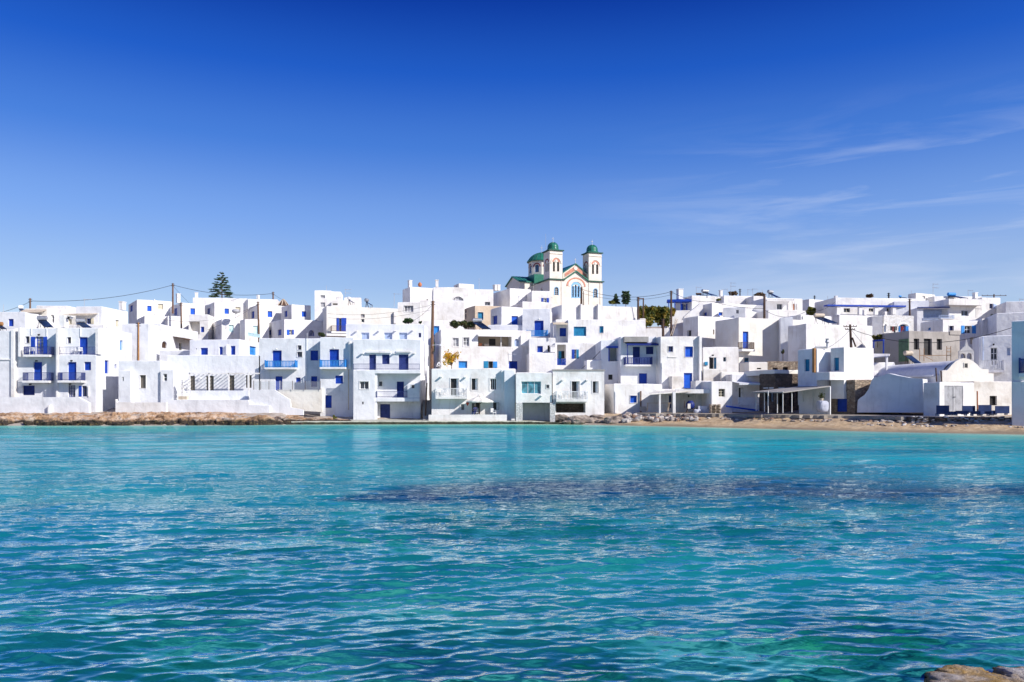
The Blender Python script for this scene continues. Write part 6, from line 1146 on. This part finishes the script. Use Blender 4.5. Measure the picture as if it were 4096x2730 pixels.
cable('cable from the church pole to the cobalt pergola pole', p9 + V_((0, 0, -.3)), p10 + V_((0, 0, -.15)), 1.0, .03); cable('lower cable from church pole to the cobalt pergola pole', p9 + V_((0, 0, -.9)), p10 + V_((0, 0, -.6)), .9, .02); cable('black cable from cobalt pergola pole to slatted pergola pole', p10 + V_((.1, 0, -.2)), at(6, 860, 262, 122), .5, .03); cable('cable along the right slope roofs to the slatted pergola pole', at(6, 860, 262, 122), p13 + V_((0, 0, -2.2)), .3, .03); cable('drooping cable from slatted pergola pole across the terrace', p13 + V_((0, 0, -2.4)), at(7, 555, 355, 120), 1.0, .03); cable('cable rising from the terrace to the navy veranda', at(7, 555, 355, 120), at(7, 840, 262, 124), .6, .025)
cable('long drooping cable from the braced pole to the right edge house', p14 + V_((0, 0, -.5)), at(8, 1250, 520, 78), 1.6, .03); cable('thin wire from the tall left pole to the pine cubes', p5 + V_((0, 0, -.4)), at(2, 760, 600, 124), .3, .018); cable('thin wire from the tall left pole to the arched house', p5 + V_((0, 0, -.5)), at(2, 330, 500, 118), 1.2, .018); cable('wire from the thick weathered pole down to the navy house roof', p7 + V_((0, 0, -.4)), at(4, 300, 478, 100), .4, .018); cable('wires fanning left from the braced pole to the flue', p14 + V_((0, 0, -.6)), at(7, 770, 712, 84), .2, .018); cable('thin wire from the braced pole down right', p14 + V_((0, 0, -.4)), at(7, 1130, 700, 88), .1, .018); cable('wire strung across the big plain house wall', at(3, 760, 380, 116), at(4, 540, 300, 104), .6, .015); cable('second wire strung across the big plain house wall', at(3, 760, 420, 116), at(4, 540, 345, 104), .6, .015); cable('dark diagonal cable beside the small roof hut', at(5, 800, 920, 97), at(5, 985, 745, 98), .1, .035)

def heater(label, c, D, x0, y0, x1, y1, flip=1, tank='c_steel', ang=25):
    a = at(c, x0, y1, D); b = at(c, x1, y0, D); w = b.x - a.x; h = b.z - a.z; e = empty('solar_water_heater', a, label, 'solar heater', 'solar water heaters on the roofs'); off = tuple(a)
    r = min(.27, h * .26); L = min(1.3, w * .62); an = math.radians(ang); ax = V_((math.cos(an), math.sin(an), 0)); c0 = V_((a.x + L * .15, D, a.z + h - r)); m = MB()
    m.beam(c0, c0 + ax * L, r, 14); m.beam(c0 - ax * .06, c0, r * .6, 14, r); m.beam(c0 + ax * L, c0 + ax * (L + .06), r, 14, r * .6); m.build('tank', tank, e, off)
    dn = V_((math.sin(an), -math.cos(an), 0)) * .35 + V_((1, 0, 0)) * .65; dn.normalize(); run = max(.8, w * .75); m = MB(); p0 = c0 - V_((0, 0, r * .9)); lo = p0 + dn * run; lo.z = a.z + .12; wv = ax * L * .98; t = V_((0, 0, .09))
    q = [p0, p0 + wv, lo + wv, lo]; m.box8([v - t for v in q] + q); m.build('collector', 'solar', e, off); m = MB()
    for v in (c0 + ax * .15, c0 + ax * (L - .15)): m.beam(V_((v.x - .15, v.y, a.z - .4)), v - V_((0, 0, r)), .03, 5); m.beam(V_((v.x + .35, v.y, a.z - .4)), v - V_((0, 0, r)), .03, 5)
    m.beam(lo, lo - V_((0, 0, .5)), .03, 5); m.beam(lo + wv, lo + wv - V_((0, 0, .5)), .03, 5); m.build('stand', 'c_brown', e, off)
for lab, c, D_, x0, y0, x1, y1, tk, an in [
    ('silver solar heater on the balcony house roof by the arched window', 1, 99, 368, 365, 505, 488, 'c_steel', 10), ('silver solar heater under the long beige awning', 1, 98.5, 760, 390, 885, 490, 'c_steel', 20), ('small solar heater on the left skyline roof', 1, 113, 185, 258, 242, 330, 'c_w', 20), ('reddish tank solar heater at the left picture edge', 1, 98, -40, 425, 45, 505, 'c_rust', 10),
    ('round white tank on the left skyline terrace', 3, 138, 958, 214, 1005, 275, 'c_w', 70), ('round steel tank on the big plain house roof', 3, 121, 1130, 230, 1185, 300, 'c_steel', 75), ('large blue topped solar heater on the loggia house roof', 4, 106, 948, 425, 1085, 540, 'c_steel', 8), ('blue white solar heater on the cobalt pergola house', 6, 135, 745, 142, 865, 208, 'c_steel', 30), ('solar heater on the slatted pergola house', 7, 129, 170, 148, 270, 228, 'c_steel', 35), ('large beige tank solar heater on the blank cube', 7, 105, 618, 378, 785, 482, 'c_beige', 6), ('blue tank solar heater on the right skyline', 8, 129, 615, 174, 762, 238, 'c_l', 10), ('golden steel solar heater before the concrete shell', 8, 90, 192, 744, 322, 885, 'c_beige', 15), ('tiny solar heater by the black skyline pole', 8, 131, 145, 202, 185, 232, 'c_l', 20), ('dark collector panels on the cobalt pergola house', 6, 134, 690, 178, 770, 208, 'c_brown', 0)]: heater(lab, c, D_, x0, y0, x1, y1, 1, tk, an)
def antenna(label, c, D, x, y0, y1, boom=True, side=1):
    t = at(c, x, y0, D); b = at(c, x, y1, D); m = MB(); m.beam(b - V_((0, 0, .3)), t, .03, 5); h = t.z - b.z
    if boom:
        for k, dz in enumerate((.12,) if h < 2 else (.1, .7)):
            q = t - V_((0, 0, dz)); m.beam(q - V_((.15 * side, 0, 0)), q + V_((1.0 * side, .2, 0)), .018, 4)
            for i in range(6): w = q + V_((side * (.05 + .18 * i), .04 * i, 0)); m.beam(w - V_((0, .22, .1)), w + V_((0, .22, .1)), .012, 4)
    tag(m.build('tv_antenna', 'c_s', None, tuple(b)), label, 'antenna', 'television aerials on the roofs')
for lab, c, D_, x, y0, y1, bm, sd in [('aerial above the long beige awning', 1, 116, 852, 190, 275, 1, 1), ('thin mast on the left edge roof', 1, 112, 35, 250, 330, 0, 1), ('aerial on the tower block terrace', 3, 137, 934, 138, 280, 1, 1), ('thin mast on top of the tower block', 3, 139, 748, 105, 155, 0, 1), ('aerial at the end of the big plain house', 4, 123, 188, 180, 298, 1, 1), ('thin mast left of the blank cube by the church', 4, 145, 1020, 35, 142, 0, 1), ('aerial left of the solar heater on the right skyline', 6, 137, 699, 115, 205, 1, 1), ('short aerial near the twiggy skyline bush', 6, 145, 1002, 135, 210, 1, -1), ('tall aerial behind the twiggy skyline bush', 6, 147, 1038, 75, 215, 1, 1), ('aerial right of the thin black skyline pole', 6, 146, 1204, 140, 205, 1, 1), ('wide aerial at the right end of the skyline parapet', 6, 146, 1252, 133, 205, 1, 1), ('aerial by the dry brown skyline bush', 7, 146, 120, 145, 205, 0, 1), ('tall aerial on the rooftop hut at right', 8, 131, 481, 85, 235, 1, 1), ('wide aerial right of the blue tank heater', 8, 131, 825, 148, 225, 1, 1), ('mast with dish box left of the rooftop hut', 8, 131, 268, 155, 250, 0, 1), ('tall white mast behind the church tower', 9, 186, 955, 75, 400, 0, 1), ('cross shaped aerial below the church flank', 9, 140, 718, 1010, 1150, 1, 1), ('aerial before the cream church corner', 9, 139, 1072, 1258, 1440, 1, -1), ('aerial on the blue window house terrace', 5, 103, 85, 770, 850, 1, 1), ('post with aerial on the blank wall block', 7, 106, 374, 372, 540, 0, 1), ('stub mast on the skyline behind navy veranda', 7, 140, 762, 208, 240, 0, 1), ('aerial at the far right roof', 8, 121, 1330, 232, 300, 1, 1), ('aerial mast on the netted veranda house', 8, 119, 900, 325, 400, 1, 1)]: antenna(lab, c, D_, x, y0, y1, bm, sd)

# straw mill cap, tanks
b_ = at(3, 326, 305, 145); e = empty('windmill', b_, 'conical straw thatched windmill cap on the left skyline', 'windmill'); m = MB(); R_w = 56 * .40816 / FPX * 145; hh = 66 * .40816 / FPX * 145
m.lathe(tuple(b_ - V_((0, 0, 3))), [(R_w * .86, 0), (R_w * .86, 3.0)], 20); m.build('tower', 'white', e, tuple(b_)); m = MB(); m.lathe(tuple(b_), [(R_w, -.05), (R_w * .62, hh * .42), (R_w * .3, hh * .78), (.02, hh)], 14); m.build('thatch', 'c_brown', e, tuple(b_)); m = MB()
for i in range(7):
    a = 2 * math.pi * i / 7 + .2
    for (r0, z0), (r1, z1) in (((R_w, 0), (R_w * .62, hh * .42)), ((R_w * .62, hh * .42), (R_w * .3, hh * .78)), ((R_w * .3, hh * .78), (.02, hh))): m.beam(b_ + V_((r0 * math.cos(a), r0 * math.sin(a), z0)), b_ + V_((r1 * math.cos(a), r1 * math.sin(a), z1)), .11, 5)
m.build('rib', 'c_pallet', e, tuple(b_))
b_ = at(4, 440, 118, 142.5); m = MB(); m.lathe(tuple(b_), [(.12, 0), (.25, .06), (.36, .3), (.33, .55), (.16, .72), (.13, .8), (0, .82)], 18); tag(m.build('roof_tank', 'c_terracotta', None, tuple(b_), True), 'orange ribbed roof tank on the left skyline house', 'tank')
b_ = at(2, 1022, 495, 126); m = MB(); m.beam(b_, b_ + V_((0, 0, .7)), .05, 6); m.lathe(tuple(b_ + V_((0, 0, .9))), [(0, -.15), (.5, .0), (.62, .25), (.5, .5), (0, .6)], 14); tag(m.build('satellite_dish', 'c_s', None, tuple(b_)), 'grey satellite dish on the left slope terrace', 'dish')

# parasol and person at the umbrella house
D_ = 90.7; b_ = at(4, 1028, 1385, D_); t_ = at(4, 1028, 1183, D_); e = empty('parasol', b_, 'large cream garden parasol on the quay terrace', 'parasol'); off = tuple(b_); m = MB(); m.beam(b_, t_, .035, 8); m.build('pole', 'c_wood', e, off)
R_p = 135 * .40816 / FPX * D_; z1 = t_.z - .02; z0 = at(4, 0, 1238, D_).z; m = MB(); n_ = 8
for r, z in ((R_p, z0 - .12), (R_p, z0), (R_p * .55, z0 + (z1 - z0) * .52), (R_p * .14, z1 - .06)):
    for i in range(n_ * 2): a = math.pi * i / n_ + .2; k = 1 if i % 2 == 0 else .965; m.v.append((b_.x + r * k * math.cos(a), D_ + r * k * math.sin(a), z - (0 if i % 2 == 0 else .03)))
for j in range(3):
    for i in range(2 * n_): m.f.append((j * 16 + i, j * 16 + (i + 1) % 16, (j + 1) * 16 + (i + 1) % 16, (j + 1) * 16 + i))
m.lathe((b_.x, D_, z1 - .04), [(R_p * .2, 0), (R_p * .08, .16), (.02, .24)], 16); m.build('canopy', 'c_canvas', e, off)
m = MB()
for i in range(8): a = math.pi * 2 * i / 8 + .2; m.beam((b_.x, D_, z1 - .1), (b_.x + R_p * .97 * math.cos(a), D_ + R_p * .97 * math.sin(a), z0 - .02), .018, 4); m.beam((b_.x, D_, z0 - .35), (b_.x + R_p * .5 * math.cos(a), D_ + R_p * .5 * math.sin(a), z0 + (z1 - z0) * .45), .014, 4)
m.build('ribs', 'c_wood', e, off); m = MB(); m.lathe(off, [(.3, 0), (.3, .08), (.06, .12), (.05, .3)], 12); m.build('base', 'concrete', e, off)
b_ = at(4, 907, 1245, 90.2); m = MB(); m.lathe((b_.x, b_.y, b_.z - .2), [(.01, -.28), (.19, .05), (.15, .14), (.03, .2)], 8); m.beam(b_, b_ + V_((.05, .1, .3)), .012, 4); tag(m.build('lantern', 'c_r', None, tuple(b_)), 'small red pointed lantern hanging at the parasol edge', 'lantern')
def person():
    b = at(4, 984, 1385, 90.75); z = b.z; sc = 1.0; off = tuple(b)
    me = bpy.data.meshes.new('person'); J = [(0, 0, .50), (0, .0, .72), (-.01, .03, .98), (-.02, .02, 1.06), (-.03, -.02, 1.16), (-.03, -.03, 1.26),      # pelvis..head
        (-.19, .02, .96), (-.26, -.10, .74), (-.14, -.30, .70), (.17, .02, .96), (.25, -.12, .74), (.10, -.30, .72),
        (-.10, -.05, .48), (-.12, -.45, .50), (-.12, -.47, .08), (-.12, -.60, .05), (.10, -.05, .48), (.12, -.45, .50), (.12, -.47, .08), (.12, -.60, .05)]
    E = [(0, 1), (1, 2), (2, 3), (3, 4), (4, 5), (2, 6), (6, 7), (7, 8), (2, 9), (9, 10), (10, 11), (0, 12), (12, 13), (13, 14), (14, 15), (0, 16), (16, 17), (17, 18), (18, 19)]
    Rr = [.16, .15, .13, .055, .09, .085, .065, .045, .035, .065, .045, .035, .09, .065, .045, .035, .09, .065, .045, .035]
    me.from_pydata([tuple(j) for j in J], E, []); o = bpy.data.objects.new('person', me); COL.objects.link(o); o.location = b; o.rotation_euler = (0, 0, math.radians(-25))
    md = o.modifiers.new('skin', 'SKIN'); sd = o.modifiers.new('sub', 'SUBSURF'); sd.levels = 1; sd.render_levels = 2
    lay = me.skin_vertices[0] if len(me.skin_vertices) else None
    if lay:
        for v, r in zip(lay.data, Rr): v.radius = (r, r * .9)
        lay.data[0].use_root = True
    dg = bpy.context.evaluated_depsgraph_get(); ev = o.evaluated_get(dg); nm = bpy.data.meshes.new_from_object(ev); o.modifiers.clear(); o.data = nm
    nm.materials.clear(); nm.materials.append(MATS['c_lilac']); nm.materials.append(MATS['c_skin']); nm.materials.append(MATS['c_n'])
    for p in nm.polygons:
        c = p.center; p.use_smooth = True; p.material_index = 1 if c.z > 1.03 or (c.y < -.2 and c.z > .6) else 2 if c.z < .55 else 0
    tag(o, 'person in lilac top seated under the cream parasol', 'person')
    hm = MB(); hm.lathe((-.03, -.01, 1.19), [(.105, 0), (.10, .06), (.07, .12), (.0, .155)], 12); mk('hair', hm.v, hm.f, 'c_hair', o, (0, 0, 0), True)
    for s in (-1, 1): fm = MB(); fm.lathe((-.03 + s * .035, -.105, 1.205), [(.0, -.012), (.012, 0), (0, .012)], 6); mk('eye', fm.v, fm.f, 'c_k', o)
    nmb = MB(); nmb.lathe((-.03, -.115, 1.165), [(.022, 0), (.012, .05), (0, .055)], 6); mk('nose', nmb.v, nmb.f, 'c_skin', o)
    for hx in (-.14, .10):
        for k in range(5):
            fm = MB(); q = V_((hx + (k - 2) * .018, -.31, .70)); l = (.05, .075, .08, .075, .06)[k]; fm.beam(q, q + V_((.0, -l * .7, -.01)), .009, 5); fm.beam(q + V_((0, -l * .7, -.01)), q + V_((0, -l, -.04)), .008, 5); mk('finger', fm.v, fm.f, 'c_skin', o)
person()
def chair(label, c, D, x, y, rot=0, s=1.0, mat='c_w', group='white plastic chairs'):
    b = at(c, x, y, D); e = empty('chair', b, label, 'chair', group); off = tuple(b); r = math.radians(rot); f = Frame((b.x, b.y), (math.cos(r), math.sin(r))); z = b.z; m = MB(); m.fbox(f, -.24, .24, -.22, .22, z + .41, z + .45); m.build('seat', mat, e, off); m = MB()
    for i in range(5): m.fbox(f, -.22 + i * .1, -.16 + i * .1, -.24, -.20, z + .45, z + .85)
    m.fbox(f, -.24, .24, -.245, -.195, z + .80, z + .88); m.build('backrest', mat, e, off)
    for u in (-.22, .19):
        m = MB(); m.fbox(f, u, u + .03, -.22, .2, z + .62, z + .65); m.fbox(f, u, u + .03, .17, .2, z + .45, z + .62); m.build('armrest', mat, e, off)
        for nn in (-.22, .18): m = MB(); m.fbox(f, u, u + .035, nn, nn + .035, z, z + .41); m.build('leg', mat, e, off)
chair('white plastic chair on the upper left balcony', 1, 94.3, 322, 757, 20); chair('white plastic chair folded by the terrace door', 1, 94.8, 758, 757, -30); chair('second white chair leaning at the terrace door', 1, 94.8, 815, 757, 40); chair('white chair on the left of the parasol house balcony', 4, 90.9, 632, 1190, 30); chair('white chair next to the door on parasol house balcony', 4, 90.9, 680, 1190, -20); chair('white chair right of the door on parasol house balcony', 4, 91.0, 850, 1190, -60); chair('white chair at left of the cellar house balcony', 5, 89.4, 596, 1216, 30); chair('white chair beside the cellar house balcony door', 5, 89.4, 645, 1216, -15); chair('white chair right of the cellar house balcony door', 5, 89.5, 815, 1216, -60); chair('white chair in the blue railed loggia', 5, 104.1, 622, 886, 0); chair('white chair seat under the parasol for the seated person', 4, 90.85, 986, 1386, -25); chair('empty white chair right of the parasol pole', 4, 90.8, 1160, 1386, 40)
# A shaped white board
D_ = 99.2; f = Frame((kx(4, 600) * D_, D_), (1, 0)); A = lambda x, y: V_(f.P(f.hit(4, x)[0], 0, zat(4, y, D_))); m = MB(); ext = V_((0, .12, 0))
for pts in ([(600, 900), (606, 880), (620, 853), (628, 853), (617, 880), (611, 900)], [(628, 853), (636, 862), (651, 900), (640, 900), (632, 878), (620, 853)], [(606, 886), (640, 886), (643, 895), (606, 895)]): m.prism([A(*q) for q in pts], ext)
tag(m.build('letter_frame', 'c_w', None, tuple(A(625, 900))), 'white frame shaped like a letter A by the fig tree', 'sign')
# street lamp on the thick pole
b_ = at(4, 562, 690, 98.7); m = MB(); m.beam(b_, b_ + V_((1.1, -.5, .05)), .035, 6); m.lathe(tuple(b_ + V_((1.15, -.52, -.12))), [(.26, 0), (.2, .14), (.06, .22), (0, .23)], 12); tag(m.build('street_lamp', 'c_w', None, tuple(b_)), 'white street lamp arm on the thick weathered pole', 'street lamp')
# under the porch
b_ = at(6, 640, 1355, 88.6); e = empty('cement_mixer', b_, 'navy cement mixer under the porch roof', 'cement mixer'); off = tuple(b_); m = MB(); m.lathe(tuple(b_ + V_((0, 0, .55))), [(.12, -.1), (.40, 0), (.48, .3), (.46, .55), (.25, .8), (.2, .82)], 18); m.build('drum', 'c_N', e, off, True); m = MB()
for s in (-.45, .45): m.beam(b_ + V_((s, .2, 0)), b_ + V_((s * .5, 0, .75)), .035, 6); m.beam(b_ + V_((s, -.3, 0)), b_ + V_((s * .5, 0, .75)), .035, 6)
m.beam(b_ + V_((-.5, 0, .7)), b_ + V_((.5, 0, .7)), .03, 6); m.build('frame', 'c_brown', e, off); m = MB(); cc = b_ + V_((-.65, 0, .95))
for i in range(16): a, a2 = 2 * math.pi * i / 16, 2 * math.pi * (i + 1) / 16; m.beam(cc + V_((0.1 * math.cos(a), .42 * math.cos(a), .42 * math.sin(a))), cc + V_((.1 * math.cos(a2), .42 * math.cos(a2), .42 * math.sin(a2))), .02, 4)
m.build('hand_wheel', 'c_brown', e, off); m = MB(); m.fbox(Frame((b_.x - .38, b_.y - .5), (1, 0)), 0, .3, -.3, 0, b_.z + .5, b_.z + 1.05); m.build('motor_box', 'c_canvas', e, off)
b_ = at(6, 330, 1330, 88.8); e = empty('work_table', b_, 'old plank work table under the porch', 'table'); off = tuple(b_); f = Frame((b_.x - 1.3, b_.y), (1, 0)); m = MB(); m.fbox(f, 0, 2.7, -.6, 0, b_.z + .8, b_.z + .86); m.build('tabletop', 'c_pallet', e, off)
for u in (.15, 2.5):
    for nn in (-.55, -.08): m = MB(); m.beam(f.P(u - .1, nn, b_.z - .1), f.P(u, nn, b_.z + .8), .035, 5); m.build('leg', 'c_pallet', e, off)
for lab, x, s in (('stack of weathered pallets leaning by the cream window house', 890, 1.0),):
    b_ = at(6, x, 1357, 86.9); e = empty('pallet_stack', b_, lab, 'pallets'); off = tuple(b_); f = Frame((b_.x - .58, b_.y), (1, 0))
    for lv in range(6):
        z = b_.z + lv * .165; 
        for k in range(5): m = MB(); m.fbox(f, .0 + random.uniform(-.03, .03), 1.16 + random.uniform(-.03, .03), -.9 + k * .19, -.78 + k * .19, z + .12, z + .145); m.build('slat', 'c_pallet', e, off)
        for k in range(3): m = MB(); m.fbox(f, k * .5 + random.uniform(0, .1), k * .5 + .12, -.9, .0, z, z + .119); m.build('block', 'c_pallet', e, off)
b_ = at(6, 775, 1355, 88.2); m = MB(); m.fbox(Frame((b_.x - .7, b_.y), (1, 0)), 0, 1.25, -.6, 0, b_.z, b_.z + .42); m.fbox(Frame((b_.x - .6, b_.y), (1, 0)), 0, 1.0, -.5, -.05, b_.z + .42, b_.z + .78); tag(m.build('stone_bench', 'whiteb', None, tuple(b_)), 'white washed low block with crates under the porch', 'bench')
for i, (x, y, s, lab) in enumerate([(700, 1352, .3, 'pale sack beside the cement mixer'), (735, 1352, .26, 'crumpled sack left of the low block')]): p = at(6, x, y, 88.0); tag(rock_mesh('sack', (p.x, p.y, p.z + s * .5), s, s * .7, s * .75, 'c_bagw', 70 + i, None, tuple(p), (20, 14), .35), lab, 'sack', 'sacks under the porch')
b_ = at(6, 180, 1335, 89.5); m = MB(); f = Frame((b_.x - .35, b_.y), (1, 0)); m.fbox(f, 0, .7, -.4, 0, b_.z, b_.z + .35); m.fbox(f, .05, .65, -.38, -.02, b_.z + .36, b_.z + .5); tag(m.build('stone_trough', 'concrete', None, tuple(b_)), 'grey stone trough left of the porch', 'trough')
p = at(7, 708, 1338, 79.6); e = rock_mesh('bulk_bag', (p.x, p.y, p.z + .5), .56, .45, .55, 'c_bagw', 81, None, tuple(p), (40, 26), .14, True, .3, (.45, .5)); tag(e, 'large white bulk sand bag beside the beach house wall', 'bag')  # white bag, colour darkened to stand in for shade under the canopy
b_ = at(7, 702, 1240, 79.8); e = empty('potted_plant', b_, 'potted plant on the bulk bag by the window', 'plant'); m = MB(); m.lathe(tuple(b_), [(.14, 0), (.19, .3), (.0, .28)], 10); m.build('pot', 'c_beige', e, tuple(b_)); rng = np.random.default_rng(9); V, F = leaves(np.array(b_) + np.array([0, 0, .5]) + rng.normal(size=(120, 3)) * np.array([.12, .12, .16]), None, .08, rng); mk('foliage', V, F, 'leaf_vine', e, tuple(b_))
# navy panels before the gate
for i, (x0, y0, x1, y1, d, lab) in enumerate([(515, 1281, 640, 1372, 71.2, 'first navy board at the left before the grey gate'), (640, 1338, 705, 1370, 71.1, 'low navy board between the first two tall boards'), (703, 1333, 832, 1371, 70.9, 'long low navy board in front of the gate'), (771, 1284, 895, 1360, 71.4, 'tall navy board right of the gate'), (860, 1336, 985, 1372, 70.5, 'low navy board before the thin post'), (927, 1276, 1055, 1371, 70.8, 'tallest navy board in front of the barred window'), (1056, 1330, 1095, 1368, 70.4, 'narrow low navy board right of the tallest'), (1091, 1286, 1230, 1364, 70.3, 'rightmost wide navy board near the corner house')]):
    f = Frame((kx(8, x0) * d, d), (1, -.06)); u0, u1, z0, z1 = f.rect(8, x0, y0, x1, y1); r = empty('table_board', f.P((u0 + u1) / 2, 0, z0), lab, 'board', 'navy boards before the gate'); off = f.P((u0 + u1) / 2, 0, z0); m = MB(); m.fbox(f, u0, u1, -.06, 0, z0 + .05, z1); m.build('panel', 'c_panelblue', r, off); m = MB()
    for u in (u0 + .1, u1 - .2): m.fbox(f, u, u + .1, -.5, -.061, z0 - .1, z0 + .12)
    m.build('foot', 'c_s', r, off)
m = MB(); a_ = at(8, 916, 1370, 71.2); m.beam(a_, at(8, 914, 1140, 71.2), .06, 8); tag(m.build('wooden_post', 'c_terracotta', None, tuple(a_)), 'thin orange brown post before the chapel court', 'post')
for x, y0, y1, lab in ((508, 912, 1048, 'dark stake leaning against the chapel flank'), (558, 940, 1046, 'second dark stake at the chapel gable corner')): m = MB(); a_ = at(8, x + 8, y1, 75.2); m.beam(a_, at(8, x, y0, 75.2), .06, 6); tag(m.build('stake', 'c_brown', None, tuple(a_)), lab, 'stake', 'stakes at the chapel')
# laundry on the line
ln = [(62, 80, 'k'), (82, 95, 'dkred'), (97, 112, 'k'), (116, 126, 'brown'), (144, 160, 'l'), (162, 176, 'dkred'), (178, 190, 'r'), (196, 212, 'n'), (214, 240, 'l')]
f = Frame((kx(8, 0) * 106.5, 106.5), (math.cos(.2), math.sin(.2)))
for i, (x0, x1, k) in enumerate(ln):
    u0, u1, z0, z1 = f.rect(8, x0, 505, x1, 545 + 12 * (i % 3)); m = MB(); n_ = 5
    for j in range(n_): a, b2 = u0 + (u1 - u0) * j / n_, u0 + (u1 - u0) * (j + 1) / n_; m.fbox(f, a, b2, -.03 + .03 * math.sin(j * 2), .03 * math.sin(j * 2), z0, z1)
    tag(m.build('garment', 'c_' + k, None, f.P(u0, 0, z0)), ['black garment first on the laundry line', 'dark red garment beside the black one on the line', 'second black garment on the laundry line', 'narrow brown garment on the line', 'light blue garment left of the arched window', 'dark red garment over the arched window', 'bright red garment over the arched window', 'navy garment right of the red one', 'wide light blue garment last on the line'][i], 'garment', 'laundry on the line')
# veranda ladder and scaffolding, blue vine frame
m = MB(); a_, b_, c2, d2 = at(6, 445, 598, 112), at(6, 500, 432, 113), at(6, 462, 598, 112), at(6, 515, 435, 113); m.beam(a_, b_, .05, 5); m.beam(c2, d2, .05, 5)
for i in range(1, 9): m.beam(a_.lerp(b_, i / 9), c2.lerp(d2, i / 9), .03, 4)
tag(m.build('ladder', 'c_pallet', None, tuple(a_)), 'wooden ladder leaning on the white block by the dark pole', 'ladder')
sc = empty('scaffold', at(8, 640, 840, 91), 'thin rusty scaffold frame before the concrete shell', 'scaffold'); off = tuple(sc.location)
for x in (350, 392, 615, 655): m = MB(); m.beam(at(8, x, 845, 91), at(8, x, 700 if x > 500 else 720, 91), .035, 5); m.build('upright', 'c_rust', sc, off)
for (x0, y0, x1, y1) in ((350, 790, 392, 790), (615, 720, 655, 720), (615, 755, 655, 755), (615, 790, 655, 790), (392, 792, 655, 788), (400, 800, 480, 840)): m = MB(); m.beam(at(8, x0, y0, 91), at(8, x1, y1, 91), .03, 5); m.build('rail', 'c_rust', sc, off)
pf_ = empty('pergola', at(7, 1210, 775, 95), 'bright blue pipe pergola under the vine', 'pergola'); off = tuple(pf_.location)
m = MB(); m.beam(at(7, 1205, 648, 96), at(7, 1312, 640, 94.5), .11, 6); m.build('beam', 'c_b', pf_, off)
for x, y1, d in ((1308, 775, 94.5), (1212, 770, 96)): m = MB(); m.beam(at(7, x, y1, d), at(7, x, 640, d), .08, 6); m.build('post', 'c_b', pf_, off)
gz_ = House('white open porch frame behind the blue shadowed corner house', 7, 1340, 945, 88, 'porch', 'porch', None)
gz_.mb(quadslab(7, [(1213, 808, 89), (1365, 792, 87), (1372, 775, 91), (1213, 772, 92)], .1), 'roof', 'white')
for x in (1335,): f = Frame((kx(7, x) * 87.3, 87.3), (1, 0)); u0, u1, z0, z1 = f.rect(7, x, 792, x + 18, 960); m = MB(); m.fbox(f, u0, u1, -.2, 0, z0, z1); gz_.mb(m, 'post', 'white')
H('low white parapet block behind the corner house', 7, 88.6, 1205, 1420, 858, 945, T=2, mat='white', rot=0); H('white step block at the foot of the chapel buttress', 7, 88.3, 1215, 1340, 948, 1010, T=2, mat='white', rot=4)
# stairway in the alley
sw = empty('alley_stair', at(4, 515, 1370, 92), 'narrow stone stair climbing the alley', 'stair'); off = tuple(sw.location)
for i in range(12):
    d = 92 + i * .45; f = Frame((kx(4, 470) * d, d), (1, 0)); z = .45 + i * .2; m = MB(); m.fbox(f, 0, 2.6, -.6, 0, z - .5, z); m.build('step', 'concrete', sw, off)
